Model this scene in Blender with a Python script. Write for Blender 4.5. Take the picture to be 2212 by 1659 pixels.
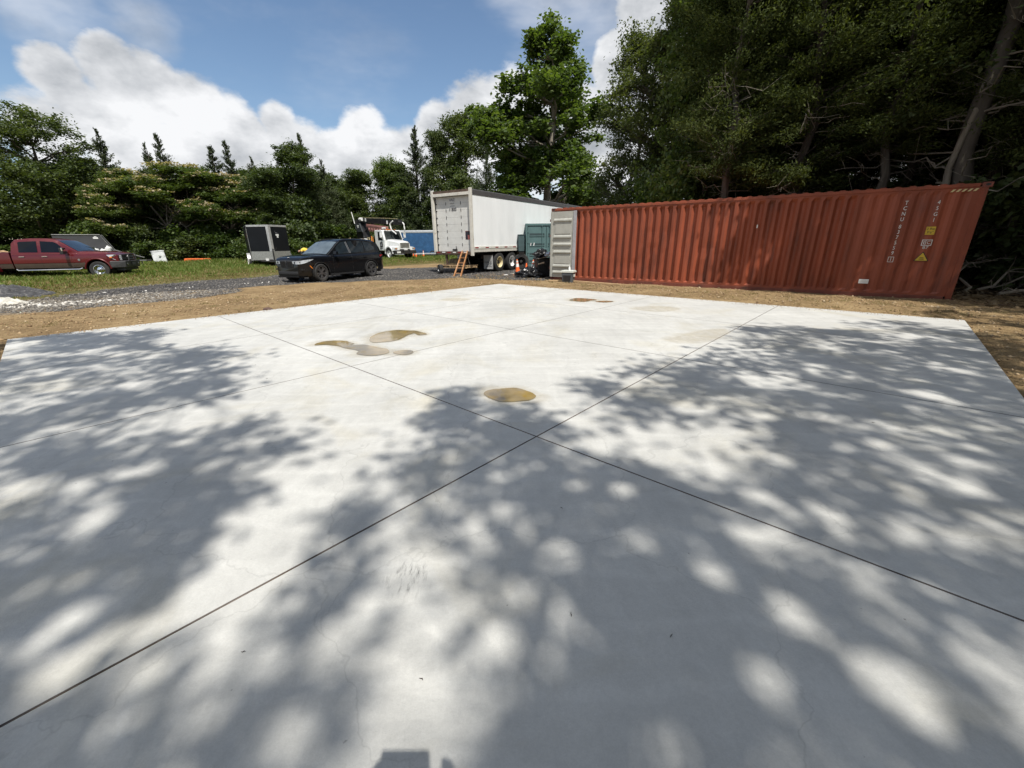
import bpy, bmesh, math, random
import numpy as np
from mathutils import Matrix, Vector

for o in list(bpy.data.objects):
    bpy.data.objects.remove(o)
scene = bpy.context.scene
COL = scene.collection
R = math.radians

# ------------------------------------------------------------------ camera
CAM_H = 1.5
cam_data = bpy.data.cameras.new('camera')
cam_data.sensor_width = 36.0
cam_data.lens = 36.0 * 879.0 / 2212.0
cam_data.clip_start = 0.02
cam_data.clip_end = 3000
cam = bpy.data.objects.new('camera', cam_data)
COL.objects.link(cam)
cam.matrix_world = Matrix(((0.99994275, 0.0107003, 0.0, 0.0),
                           (-0.00351231, 0.32822555, -0.94459285, 0.0),
                           (-0.01010742, 0.94453877, 0.32824434, CAM_H),
                           (0, 0, 0, 1)))
scene.camera = cam

# ------------------------------------------------------------------ sun and sky
SUN_EL, SUN_AZ = R(58.7), R(158.5)          # azimuth clockwise from +Y
SUN_DIR = Vector((math.cos(SUN_EL) * math.sin(SUN_AZ), math.cos(SUN_EL) * math.cos(SUN_AZ), math.sin(SUN_EL)))
sun_data = bpy.data.lights.new('sun', 'SUN')
sun_data.energy = 4.3
sun_data.angle = R(0.53)
sun_data.color = (1.0, 0.955, 0.88)
sun = bpy.data.objects.new('sun', sun_data)
COL.objects.link(sun)
sun.location = SUN_DIR * 60
sun.rotation_euler = SUN_DIR.to_track_quat('Z', 'Y').to_euler()

world = bpy.data.worlds.new('World')
scene.world = world
world.use_nodes = True


def pix_dir(px, py):
    """direction of a point of the photograph (2212 px wide) - used only to place the clouds"""
    v = Vector((px - 1106.0, -(py - 829.5), -879.0)).normalized()
    return (cam.matrix_world.to_3x3() @ v).normalized()


def build_world():
    nt = world.node_tree
    nt.nodes.clear()
    N = nt.nodes.new
    L = nt.links.new

    def math_(op, a, b=None, c=None, clamp=False):
        n = N('ShaderNodeMath'); n.operation = op; n.use_clamp = clamp
        for i, v in enumerate((a, b, c)):
            if v is None: continue
            if isinstance(v, (int, float)): n.inputs[i].default_value = v
            else: L(v, n.inputs[i])
        return n.outputs[0]

    def maprange(v, a, b, c=0.0, d=1.0):
        n = N('ShaderNodeMapRange'); n.interpolation_type = 'SMOOTHSTEP'
        L(v, n.inputs[0])
        for i, x in enumerate((a, b, c, d)): n.inputs[i + 1].default_value = x
        return n.outputs[0]
    tc = N('ShaderNodeTexCoord')
    nrm = N('ShaderNodeVectorMath'); nrm.operation = 'NORMALIZE'
    L(tc.outputs['Generated'], nrm.inputs[0])
    d = nrm.outputs[0]

    def noise(vec, scale, detail, rough=0.55, off=(0, 0, 0), stretch=(1, 1, 1.7)):
        mp = N('ShaderNodeMapping'); mp.inputs['Location'].default_value = off
        mp.inputs['Scale'].default_value = stretch
        L(vec, mp.inputs['Vector'])
        n = N('ShaderNodeTexNoise'); n.inputs['Scale'].default_value = scale
        n.inputs['Detail'].default_value = detail; n.inputs['Roughness'].default_value = rough
        L(mp.outputs[0], n.inputs['Vector'])
        return n.outputs['Fac']
    sky = N('ShaderNodeTexSky'); sky.sky_type = 'NISHITA'; sky.sun_disc = False
    sky.sun_elevation = SUN_EL; sky.sun_rotation = SUN_AZ
    sky.air_density = 1.15; sky.dust_density = 0.25; sky.ozone_density = 3.2; sky.altitude = 30
    bg1 = N('ShaderNodeBackground'); bg1.inputs[1].default_value = SKY_STRENGTH
    L(sky.outputs[0], bg1.inputs[0])
    # cumulus banks (centre, radius in px of the photograph)
    blobs = [(130, 165, 85), (240, 160, 95), (330, 200, 100), (420, 250, 105), (500, 290, 90), (250, 290, 160), (110, 300, 120),
             (410, 350, 130), (600, 255, 48), (640, 320, 75), (700, 340, 60), (560, 370, 90), (790, 300, 62), (835, 330, 55), (770, 380, 95),
             (880, 375, 80), (960, 300, 62), (1050, 290, 95), (1110, 240, 80), (1180, 300, 130), (1330, 330, 130), (1340, 150, 60), (1420, 240, 120), (1290, 420, 120), (980, 400, 110),
             (-120, 250, 160), (1560, 250, 200), (1700, 330, 220), (1430, 30, 80), (1600, 60, 150), (2100, 300, 260)]
    cur = None
    for (x, y, r) in blobs:
        c = pix_dir(x, y)
        e = pix_dir(x + r * 0.71, y + r * 0.71)
        ca = math.cos(math.acos(max(-1, min(1, c.dot(e)))))
        dp = N('ShaderNodeVectorMath'); dp.operation = 'DOT_PRODUCT'
        L(d, dp.inputs[0]); dp.inputs[1].default_value = c
        # 1 at centre, 0 at rim, negative beyond
        v = math_('MULTIPLY_ADD', dp.outputs['Value'], 1.0 / (1 - ca), -ca / (1 - ca))
        cur = v if cur is None else math_('SMOOTH_MAX', cur, v, 0.25)
    big = noise(d, 3.1, 6, 0.55, (3.1, 1.7, 0.4))
    fine = noise(d, 9.0, 6, 0.62, (7.2, 0.3, 2.0))
    warp = math_('ADD', math_('MULTIPLY_ADD', big, 2.9, -1.25), math_('MULTIPLY_ADD', fine, 2.3, -1.1))
    dens_b = math_('ADD', math_('MAXIMUM', cur, -1.6), warp)
    # rest of the sky: unseen cumulus, cover added to lighten the slab shade
    gen = noise(d, 1.7, 6, 0.56, (0.35, 5.2, 1.9))
    fwd = N('ShaderNodeVectorMath'); fwd.operation = 'DOT_PRODUCT'; L(d, fwd.inputs[0]); fwd.inputs[1].default_value = pix_dir(900, 300)
    inview = maprange(fwd.outputs['Value'], 0.55, 0.8)
    dens_g = math_('SUBTRACT', math_('MULTIPLY_ADD', gen, 9.0, -4.0), math_('MULTIPLY', inview, 3.0))
    dens = math_('MAXIMUM', dens_b, dens_g)
    alpha = maprange(dens, -0.22, 0.50)
    # thin veil high up
    veil_n = noise(d, 2.2, 5, 0.6, (1.3, 8.0, 0.2), (1.0, 2.2, 3.0))
    veil = math_('MULTIPLY', maprange(veil_n, 0.5, 0.8), 0.22)
    # soft grey sheets of thin cloud
    cur2 = None
    for (x, y, r) in ((120, 20, 190), (300, 60, 110), (1230, 40, 200), (1420, 110, 190)):
        c = pix_dir(x, y); ca = c.dot(pix_dir(x + r * 0.71, y + r * 0.71))
        dp = N('ShaderNodeVectorMath'); dp.operation = 'DOT_PRODUCT'
        L(d, dp.inputs[0]); dp.inputs[1].default_value = c
        v = math_('MULTIPLY_ADD', dp.outputs['Value'], 1.0 / (1 - ca), -ca / (1 - ca))
        cur2 = v if cur2 is None else math_('SMOOTH_MAX', cur2, v, 0.4)
    sheet = math_('MULTIPLY', maprange(math_('ADD', cur2, math_('MULTIPLY_ADD', veil_n, 5.0, -2.6)), -0.4, 1.5), 0.52)
    alpha = math_('MAXIMUM', alpha, math_('MAXIMUM', veil, sheet))
    # cloud shading: bright billowed rims, greyer thick bellies
    belly = maprange(dens, 0.3, 2.4)
    s0 = noise(d, 4.6, 6, 0.58, (3.1, 1.7, 0.40))
    s1 = noise(d, 4.6, 6, 0.58, (3.1, 1.7, 0.52))
    tone = math_('SUBTRACT', math_('MULTIPLY_ADD', math_('SUBTRACT', s0, s1), 2.3, 0.82), math_('MULTIPLY', belly, 0.34), clamp=True)
    ramp = N('ShaderNodeValToRGB')
    ramp.color_ramp.elements[0].position = 0.15; ramp.color_ramp.elements[0].color = (0.36, 0.39, 0.43, 1)
    ramp.color_ramp.elements[1].position = 0.98; ramp.color_ramp.elements[1].color = (0.93, 0.94, 0.96, 1)
    L(tone, ramp.inputs[0])
    bg2 = N('ShaderNodeBackground'); bg2.inputs[1].default_value = CLOUD_STRENGTH
    L(ramp.outputs[0], bg2.inputs[0])
    mix = N('ShaderNodeMixShader')
    L(alpha, mix.inputs[0]); L(bg1.outputs[0], mix.inputs[1]); L(bg2.outputs[0], mix.inputs[2])
    out = N('ShaderNodeOutputWorld')
    L(mix.outputs[0], out.inputs[0])


SKY_STRENGTH = 0.092
CLOUD_STRENGTH = 0.79
build_world()
world.cycles.sampling_method = 'MANUAL'
world.cycles.sample_map_resolution = 512
scene.view_settings.view_transform = 'Standard'
scene.view_settings.look = 'None'
scene.view_settings.exposure = 0.36
scene.view_settings.gamma = 1.0
scene.cycles.max_bounces = 8
scene.cycles.transparent_max_bounces = 6

# ------------------------------------------------------------------ helpers
random.seed(5)
MATS = {}


def M(name, col, rough=0.6, metal=0.0, var=0.12, scale=4.0, bump=0.0, bscale=60.0, coat=0.0, col2=None, mixlo=0.5, mixhi=0.62,
      mscale=3.0, spec=0.5, stretch=None, world_co=False):
    """procedural Principled material: broad + fine colour variation, optional second colour in patches, bump"""
    if name in MATS: return MATS[name]
    m = bpy.data.materials.new(name); m.use_nodes = True
    nt = m.node_tree; N = nt.nodes.new; L = nt.links.new
    b = nt.nodes['Principled BSDF']
    if world_co:
        vec = N('ShaderNodeNewGeometry').outputs['Position']
    else:
        vec = N('ShaderNodeTexCoord').outputs['Object']
    if stretch:
        mp = N('ShaderNodeMapping'); mp.inputs['Scale'].default_value = stretch
        L(vec, mp.inputs['Vector']); vec = mp.outputs[0]
    n1 = N('ShaderNodeTexNoise'); n1.inputs['Scale'].default_value = scale; n1.inputs['Detail'].default_value = 6
    L(vec, n1.inputs['Vector'])
    mr = N('ShaderNodeMapRange'); mr.inputs[1].default_value = 0.3; mr.inputs[2].default_value = 0.7
    mr.inputs[3].default_value = 1 - var; mr.inputs[4].default_value = 1 + var
    L(n1.outputs['Fac'], mr.inputs[0])
    base = N('ShaderNodeRGB'); base.outputs[0].default_value = (*col, 1)
    cur = base.outputs[0]
    if col2 is not None:
        n2 = N('ShaderNodeTexNoise'); n2.inputs['Scale'].default_value = mscale; n2.inputs['Detail'].default_value = 8
        n2.inputs['Roughness'].default_value = 0.65
        L(vec, n2.inputs['Vector'])
        m2 = N('ShaderNodeMapRange'); m2.inputs[1].default_value = mixlo; m2.inputs[2].default_value = mixhi
        L(n2.outputs['Fac'], m2.inputs[0])
        mx = N('ShaderNodeMix'); mx.data_type = 'RGBA'
        L(m2.outputs[0], mx.inputs[0]); L(cur, mx.inputs[6]); mx.inputs[7].default_value = (*col2, 1)
        cur = mx.outputs[2]
    mul = N('ShaderNodeMix'); mul.data_type = 'RGBA'; mul.blend_type = 'MULTIPLY'; mul.inputs[0].default_value = 1
    cb = N('ShaderNodeCombineColor')
    for i in range(3): L(mr.outputs[0], cb.inputs[i])
    L(cur, mul.inputs[6]); L(cb.outputs[0], mul.inputs[7])
    L(mul.outputs[2], b.inputs['Base Color'])
    b.inputs['Roughness'].default_value = rough
    b.inputs['Metallic'].default_value = metal
    b.inputs['Specular IOR Level'].default_value = spec
    if coat:
        b.inputs['Coat Weight'].default_value = coat; b.inputs['Coat Roughness'].default_value = 0.04
    if bump:
        n3 = N('ShaderNodeTexNoise'); n3.inputs['Scale'].default_value = bscale; n3.inputs['Detail'].default_value = 5
        L(vec, n3.inputs['Vector'])
        bp = N('ShaderNodeBump'); bp.inputs['Strength'].default_value = bump; bp.inputs['Distance'].default_value = 0.02
        L(n3.outputs['Fac'], bp.inputs['Height']); L(bp.outputs[0], b.inputs['Normal'])
    MATS[name] = m
    return m


def tag(o, label=None, cat=None, group=None, kind=None):
    if label: o['label'] = label
    if cat: o['category'] = cat
    if group: o['group'] = group
    if kind: o['kind'] = kind
    return o


def empty(name, loc=(0, 0, 0), rz=0.0, label=None, cat=None, group=None, kind=None, rot=None):
    o = bpy.data.objects.new(name, None)
    o.empty_display_size = 0.2
    COL.objects.link(o)
    o.location = loc
    o.rotation_euler = rot if rot else (0, 0, rz)
    return tag(o, label, cat, group, kind)


class MB:
    """collects boxes, tubes, lathes and polygons; build() links them as one mesh object"""

    def __init__(self):
        self.v = []; self.f = []; self.mi = []; self.cur = 0

    def add(self, vs, fs, mat=None):
        o = len(self.v)
        if mat is not None:
            vs = [tuple(mat @ Vector(p)) for p in vs]
        self.v.extend([tuple(p) for p in vs])
        for f in fs:
            self.f.append(tuple(i + o for i in f)); self.mi.append(self.cur)
        return self

    def box(self, x0, x1, y0, y1, z0, z1, mat=None):
        vs = [(x, y, z) for x in (x0, x1) for y in (y0, y1) for z in (z0, z1)]
        fs = [(0, 1, 3, 2), (4, 6, 7, 5), (0, 4, 5, 1), (2, 3, 7, 6), (0, 2, 6, 4), (1, 5, 7, 3)]
        return self.add(vs, fs, mat)

    def hexa(self, bottom, top):
        """eight corners: bottom 4 (ccw), top 4"""
        return self.add(list(bottom) + list(top), [(3, 2, 1, 0), (4, 5, 6, 7), (0, 1, 5, 4), (1, 2, 6, 5), (2, 3, 7, 6), (3, 0, 4, 7)])

    def prism(self, poly, axis, a, b):
        """polygon (two coords) extruded along axis from a to b"""
        n = len(poly)
        def P(p, t):
            if axis == 'x': return (t, p[0], p[1])
            if axis == 'y': return (p[0], t, p[1])
            return (p[0], p[1], t)
        vs = [P(p, a) for p in poly] + [P(p, b) for p in poly]
        fs = [tuple(range(n - 1, -1, -1)), tuple(range(n, 2 * n))] + [(i, (i + 1) % n, n + (i + 1) % n, n + i) for i in range(n)]
        return self.add(vs, fs)

    def tube(self, pts, rad, n=6, cap=True):
        pts = [Vector(p) for p in pts]
        rs = rad if isinstance(rad, (list, tuple)) else [rad] * len(pts)
        vs = []; fs = []
        up = Vector((0.13, 0.21, 0.97))
        prev = None
        for i, p in enumerate(pts):
            t = (pts[min(i + 1, len(pts) - 1)] - pts[max(i - 1, 0)])
            if t.length < 1e-9: t = Vector((0, 0, 1))
            t.normalize()
            u = (prev - t * prev.dot(t)) if prev is not None else (up - t * up.dot(t))
            if u.length < 1e-4: u = Vector((1, 0, 0)) - t * t.x
            u.normalize(); prev = u
            w = t.cross(u)
            for k in range(n):
                a = 2 * math.pi * k / n
                vs.append(p + (u * math.cos(a) + w * math.sin(a)) * rs[i])
        for i in range(len(pts) - 1):
            for k in range(n):
                k2 = (k + 1) % n
                fs.append((i * n + k, i * n + k2, (i + 1) * n + k2, (i + 1) * n + k))
        if cap:
            fs.append(tuple(range(n - 1, -1, -1)))
            fs.append(tuple((len(pts) - 1) * n + k for k in range(n)))
        return self.add(vs, fs)

    def lathe(self, prof, n=24, axis='y', c=(0, 0, 0), closed=False):
        """profile [(radius, offset along axis)] turned about the axis through c"""
        vs = []; m = len(prof)
        for k in range(n):
            a = 2 * math.pi * k / n
            for (r, h) in prof:
                x, z = r * math.cos(a), r * math.sin(a)
                if axis == 'y': p = (c[0] + x, c[1] + h, c[2] + z)
                elif axis == 'x': p = (c[0] + h, c[1] + x, c[2] + z)
                else: p = (c[0] + x, c[1] + z, c[2] + h)
                vs.append(p)
        fs = []
        for k in range(n):
            k2 = (k + 1) % n
            for i in range(m - 1 if not closed else m):
                j = (i + 1) % m
                fs.append((k * m + i, k * m + j, k2 * m + j, k2 * m + i))
        return self.add(vs, fs)

    def build(self, name, mat, parent=None, smooth=False, bevel=0.0, label=None, kind=None, auto=None, loc=None, rot=None):
        me = bpy.data.meshes.new(name)
        me.from_pydata([tuple(p) for p in self.v], [], self.f)
        mats = mat if isinstance(mat, (list, tuple)) else [mat]
        for m in mats: me.materials.append(m)
        if len(mats) > 1: me.polygons.foreach_set('material_index', self.mi)
        bm = bmesh.new(); bm.from_mesh(me)
        bmesh.ops.recalc_face_normals(bm, faces=bm.faces)
        bm.to_mesh(me); bm.free()
        o = bpy.data.objects.new(name, me)
        COL.objects.link(o)
        if parent: o.parent = parent
        if loc: o.location = loc
        if rot: o.rotation_euler = rot
        if smooth or auto:
            me.polygons.foreach_set('use_smooth', [True] * len(me.polygons))
            try: me.set_sharp_from_angle(angle=R(auto or 40))
            except Exception: pass
        if bevel:
            md = o.modifiers.new('bevel', 'BEVEL'); md.width = bevel; md.segments = 2; md.limit_method = 'ANGLE'; md.angle_limit = R(40)
        if label: o['label'] = label
        if kind: o['kind'] = kind
        return o


def copy_tree(o, parent=None):
    c = o.copy(); COL.objects.link(c); c.parent = parent
    for ch in list(o.children): copy_tree(ch, c)
    return c


def fast_mesh(name, verts, quads, mat, nper=4):
    verts = np.asarray(verts, dtype=np.float32); quads = np.asarray(quads, dtype=np.int32)
    me = bpy.data.meshes.new(name)
    me.vertices.add(len(verts)); me.vertices.foreach_set('co', verts.ravel())
    nf = len(quads)
    me.loops.add(nf * nper); me.loops.foreach_set('vertex_index', quads.ravel())
    me.polygons.add(nf); me.polygons.foreach_set('loop_start', np.arange(0, nf * nper, nper, dtype=np.int32))
    me.update(calc_edges=True)
    me.materials.append(mat)
    return me


def link_mesh(name, me, parent=None, kind=None, loc=None):
    o = bpy.data.objects.new(name, me); COL.objects.link(o)
    if parent: o.parent = parent
    if kind: o['kind'] = kind
    if loc is not None: o.location = loc
    return o


def text_part(name, body, size, mat, parent, loc, rot, extrude=0.002, align='CENTER', sx=1.0, spacing=1.0, line=1.0):
    cu = bpy.data.curves.new('lettering', 'FONT'); cu.body = body; cu.size = size; cu.extrude = extrude
    cu.align_x = align; cu.align_y = 'CENTER'; cu.space_character = spacing; cu.space_line = line
    cu.resolution_u = 3
    t = bpy.data.objects.new('tmp', cu); COL.objects.link(t)
    dg = bpy.context.evaluated_depsgraph_get()
    me = bpy.data.meshes.new_from_object(t.evaluated_get(dg))
    bpy.data.objects.remove(t)
    me.materials.clear(); me.materials.append(mat)
    o = bpy.data.objects.new(name, me); COL.objects.link(o); o.parent = parent
    o.location = loc; o.rotation_euler = rot; o.scale = (sx, 1, 1)
    return o


def smooth01(t):
    t = np.clip(t, 0, 1); return t * t * (3 - 2 * t)


def vnoise(x, y, s=1.0, seed=0):
    """cheap smooth value noise on arrays, about -1..1"""
    x = np.asarray(x, dtype=float) * s + 17.3 * seed; y = np.asarray(y, dtype=float) * s - 9.1 * seed
    xi = np.floor(x); yi = np.floor(y); xf = x - xi; yf = y - yi
    def h(a, b): 
        q = np.sin(a * 127.1 + b * 311.7 + seed * 7.7) * 43758.5453
        return (q - np.floor(q)) * 2 - 1
    u = xf * xf * (3 - 2 * xf); v = yf * yf * (3 - 2 * yf)
    return (h(xi, yi) * (1 - u) + h(xi + 1, yi) * u) * (1 - v) + (h(xi, yi + 1) * (1 - u) + h(xi + 1, yi + 1) * u) * v


def fbm(x, y, s=1.0, seed=0, oct=4):
    t = 0; a = 1; n = 0
    for i in range(oct):
        t = t + a * vnoise(x, y, s * 2 ** i, seed + i * 3); n += a; a *= 0.5
    return t / n


def in_poly(px, py, poly):
    px = np.asarray(px, dtype=float); py = np.asarray(py, dtype=float)
    ins = np.zeros(px.shape, bool); n = len(poly)
    for i in range(n):
        x0, y0 = poly[i]; x1, y1 = poly[(i + 1) % n]
        c = ((y0 > py) != (y1 > py))
        with np.errstate(divide='ignore', invalid='ignore'):
            xs = (x1 - x0) * (py - y0) / (y1 - y0 + 1e-12) + x0
        ins ^= c & (px < xs)
    return ins


def poly_dist(px, py, poly, closed=True):
    """signed distance: positive inside"""
    px = np.asarray(px, dtype=float); py = np.asarray(py, dtype=float)
    best = np.full(px.shape, 1e9); n = len(poly)
    for i in range(n if closed else n - 1):
        x0, y0 = poly[i]; x1, y1 = poly[(i + 1) % n]
        dx, dy = x1 - x0, y1 - y0
        t = np.clip(((px - x0) * dx + (py - y0) * dy) / (dx * dx + dy * dy + 1e-12), 0, 1)
        best = np.minimum(best, np.hypot(px - x0 - t * dx, py - y0 - t * dy))
    return np.where(in_poly(px, py, poly), best, -best) if closed else best


# ------------------------------------------------------------------ the ground
SLAB_C = (-0.42, 16.14)                       # far corner of the slab
SLAB_A = (0.67326, 0.73940); SLAB_B = (-0.73940, 0.67326)
SLAB_ROT = math.atan2(SLAB_A[1], SLAB_A[0])
SLAB_N, SLAB_P = 4, 3.1
SLAB_L = SLAB_N * SLAB_P


def slab_uv(x, y):
    dx = np.asarray(x) - SLAB_C[0]; dy = np.asarray(y) - SLAB_C[1]
    return dx * SLAB_A[0] + dy * SLAB_A[1], dx * SLAB_B[0] + dy * SLAB_B[1]


def gz(x, y):
    x = np.asarray(x, dtype=float); y = np.asarray(y, dtype=float)
    u, v = slab_uv(x, y)
    # distance outside the slab
    du = np.maximum(np.maximum(u, -SLAB_L - u), 0); dv = np.maximum(np.maximum(v, -SLAB_L - v), 0)
    dist = np.hypot(du, dv)
    inside = np.minimum(np.minimum(-u, u + SLAB_L), np.minimum(-v, v + SLAB_L))
    z = -0.055 + 0.0045 * np.maximum(0, y - 14) * smooth01((-x - 3) / 4.0)
    rough = 0.035 * fbm(x, y, 0.8, 3, 4) + 0.02 * fbm(x, y, 3.1, 8, 3)
    z = z + rough * smooth01(dist / 1.5)
    # soft lip of pushed-up earth along the far right edge, in front of the container
    lip = smooth01((x - 0.5) / 2.0) * smooth01((dist - 0.3) / 0.6) * smooth01((2.6 - dist) / 1.2) * (v > -SLAB_L) * (u > 0)
    z = z + lip * (0.05 + 0.07 * np.maximum(0, fbm(x, y, 1.3, 5, 3)))
    z = np.where(inside > 0.05, -0.22, z)
    left_dip = smooth01((v + 0.2) / 0.2) * smooth01((1.2 - v) / 0.8) * (u < 0) * (u > -SLAB_L - 1)   # the trench along the left edge
    return z - 0.0 * left_dip


def gzf(x, y):
    return float(gz(np.array([x]), np.array([y]))[0])


GRASS_EDGE = [(-16.93, 12.35), (-15.36, 12.43), (-14.8, 12.92), (-15.55, 15.81), (-14.49, 19.77), (-12.67, 21.17), (-12.51, 23.06),
              (-11.12, 25.12), (-8.68, 29.03), (-6.19, 33.0), (-3.92, 33.6), (0.63, 34.0)]
GRASS_POLY = GRASS_EDGE + [(0.63, 60), (-80, 60), (-80, 8), (-40, 9), (-25, 11)]
MILL_POLY = [(-15.3, 13.4), (-13.21, 13.36), (-12.58, 14.61), (-10.71, 15.82), (-9.31, 17.14), (-8.12, 17.83), (-5.62, 18.66), (-3.68, 19.42), (-2.26, 19.77),
             (-0.07, 18.45), (1.6, 17.9), (2.4, 19.5), (2.5, 33), (-3.4, 29.1), (-5.23, 28.38), (-7.73, 26.78), (-8.9, 27.6), (-11.12, 25.12),
             (-12.51, 23.06), (-12.67, 21.17), (-14.49, 19.77), (-15.55, 15.81)]
MIX_POLY = [(-16.5, 9.0), (-12.72, 9.15), (-12.88, 10.33), (-11.72, 10.56), (-11.14, 11.61), (-9.84, 13.07), (-9.6, 15.0), (-10.71, 15.9), (-12.58, 14.61),
            (-13.4, 14.2), (-14.8, 13.3), (-15.36, 12.43), (-22, 12.3), (-24, 9.5)]
PALE_POLY = [(-17.2, 12.2), (-15.36, 12.43), (-13.17, 12.46), (-12.05, 13.16), (-12.3, 11.9), (-13.08, 11.3), (-13.9, 11.19), (-16.2, 11.0)]


def make_ground():
    gx = np.concatenate([-48 - np.geomspace(1, 900, 22)[::-1], np.arange(-48, 26.01, 0.3), 26 + np.geomspace(1, 900, 22)])
    gy = np.concatenate([-9 - np.geomspace(1, 900, 22)[::-1], np.arange(-9, 46.01, 0.28), 46 + np.geomspace(1, 1200, 24)])
    X, Y = np.meshgrid(gx, gy)
    Z = gz(X, Y)
    # far terrain levels out
    far = smooth01((np.hypot(X, Y) - 60) / 60)
    Z = Z * (1 - far) + 0.12 * far
    nx, ny = len(gx), len(gy)
    idx = np.arange(nx * ny).reshape(ny, nx)
    q = np.stack([idx[:-1, :-1], idx[:-1, 1:], idx[1:, 1:], idx[1:, :-1]], -1).reshape(-1, 4)
    me = fast_mesh('ground', np.stack([X, Y, Z], -1).reshape(-1, 3), q, ground_material())
    me.polygons.foreach_set('use_smooth', np.ones(len(q), bool))
    x, y = X.ravel(), Y.ravel()
    jx = x + 0.5 * fbm(x, y, 0.7, 11, 3); jy = y + 0.5 * fbm(x, y, 0.7, 12, 3)

    def attr(name, val):
        a = me.attributes.new(name, 'FLOAT', 'POINT'); a.data.foreach_set('value', np.asarray(val, dtype=np.float32))
    attr('grass', smooth01(poly_dist(jx, jy, GRASS_POLY) / 1.0 + 0.5))
    attr('mill', smooth01(poly_dist(jx, jy, MILL_POLY) / 0.8 + 0.5))
    attr('mix', smooth01(poly_dist(jx, jy, MIX_POLY) / 0.9 + 0.5))
    attr('pale', smooth01(poly_dist(jx, jy, PALE_POLY) / 0.5 + 0.5))
    # woods floor: behind the container and right of the slab
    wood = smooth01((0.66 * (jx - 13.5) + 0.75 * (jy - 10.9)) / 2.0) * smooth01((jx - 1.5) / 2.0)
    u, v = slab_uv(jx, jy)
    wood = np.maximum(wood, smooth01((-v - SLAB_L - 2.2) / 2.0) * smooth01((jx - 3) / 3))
    wood = np.maximum(wood, smooth01((jy - 40) / 4))
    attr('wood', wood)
    o = link_mesh('ground', me, kind='structure')
    o['label'] = 'bare tan earth with dark millings, pale gravel and grass around the slab'
    return o


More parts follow.
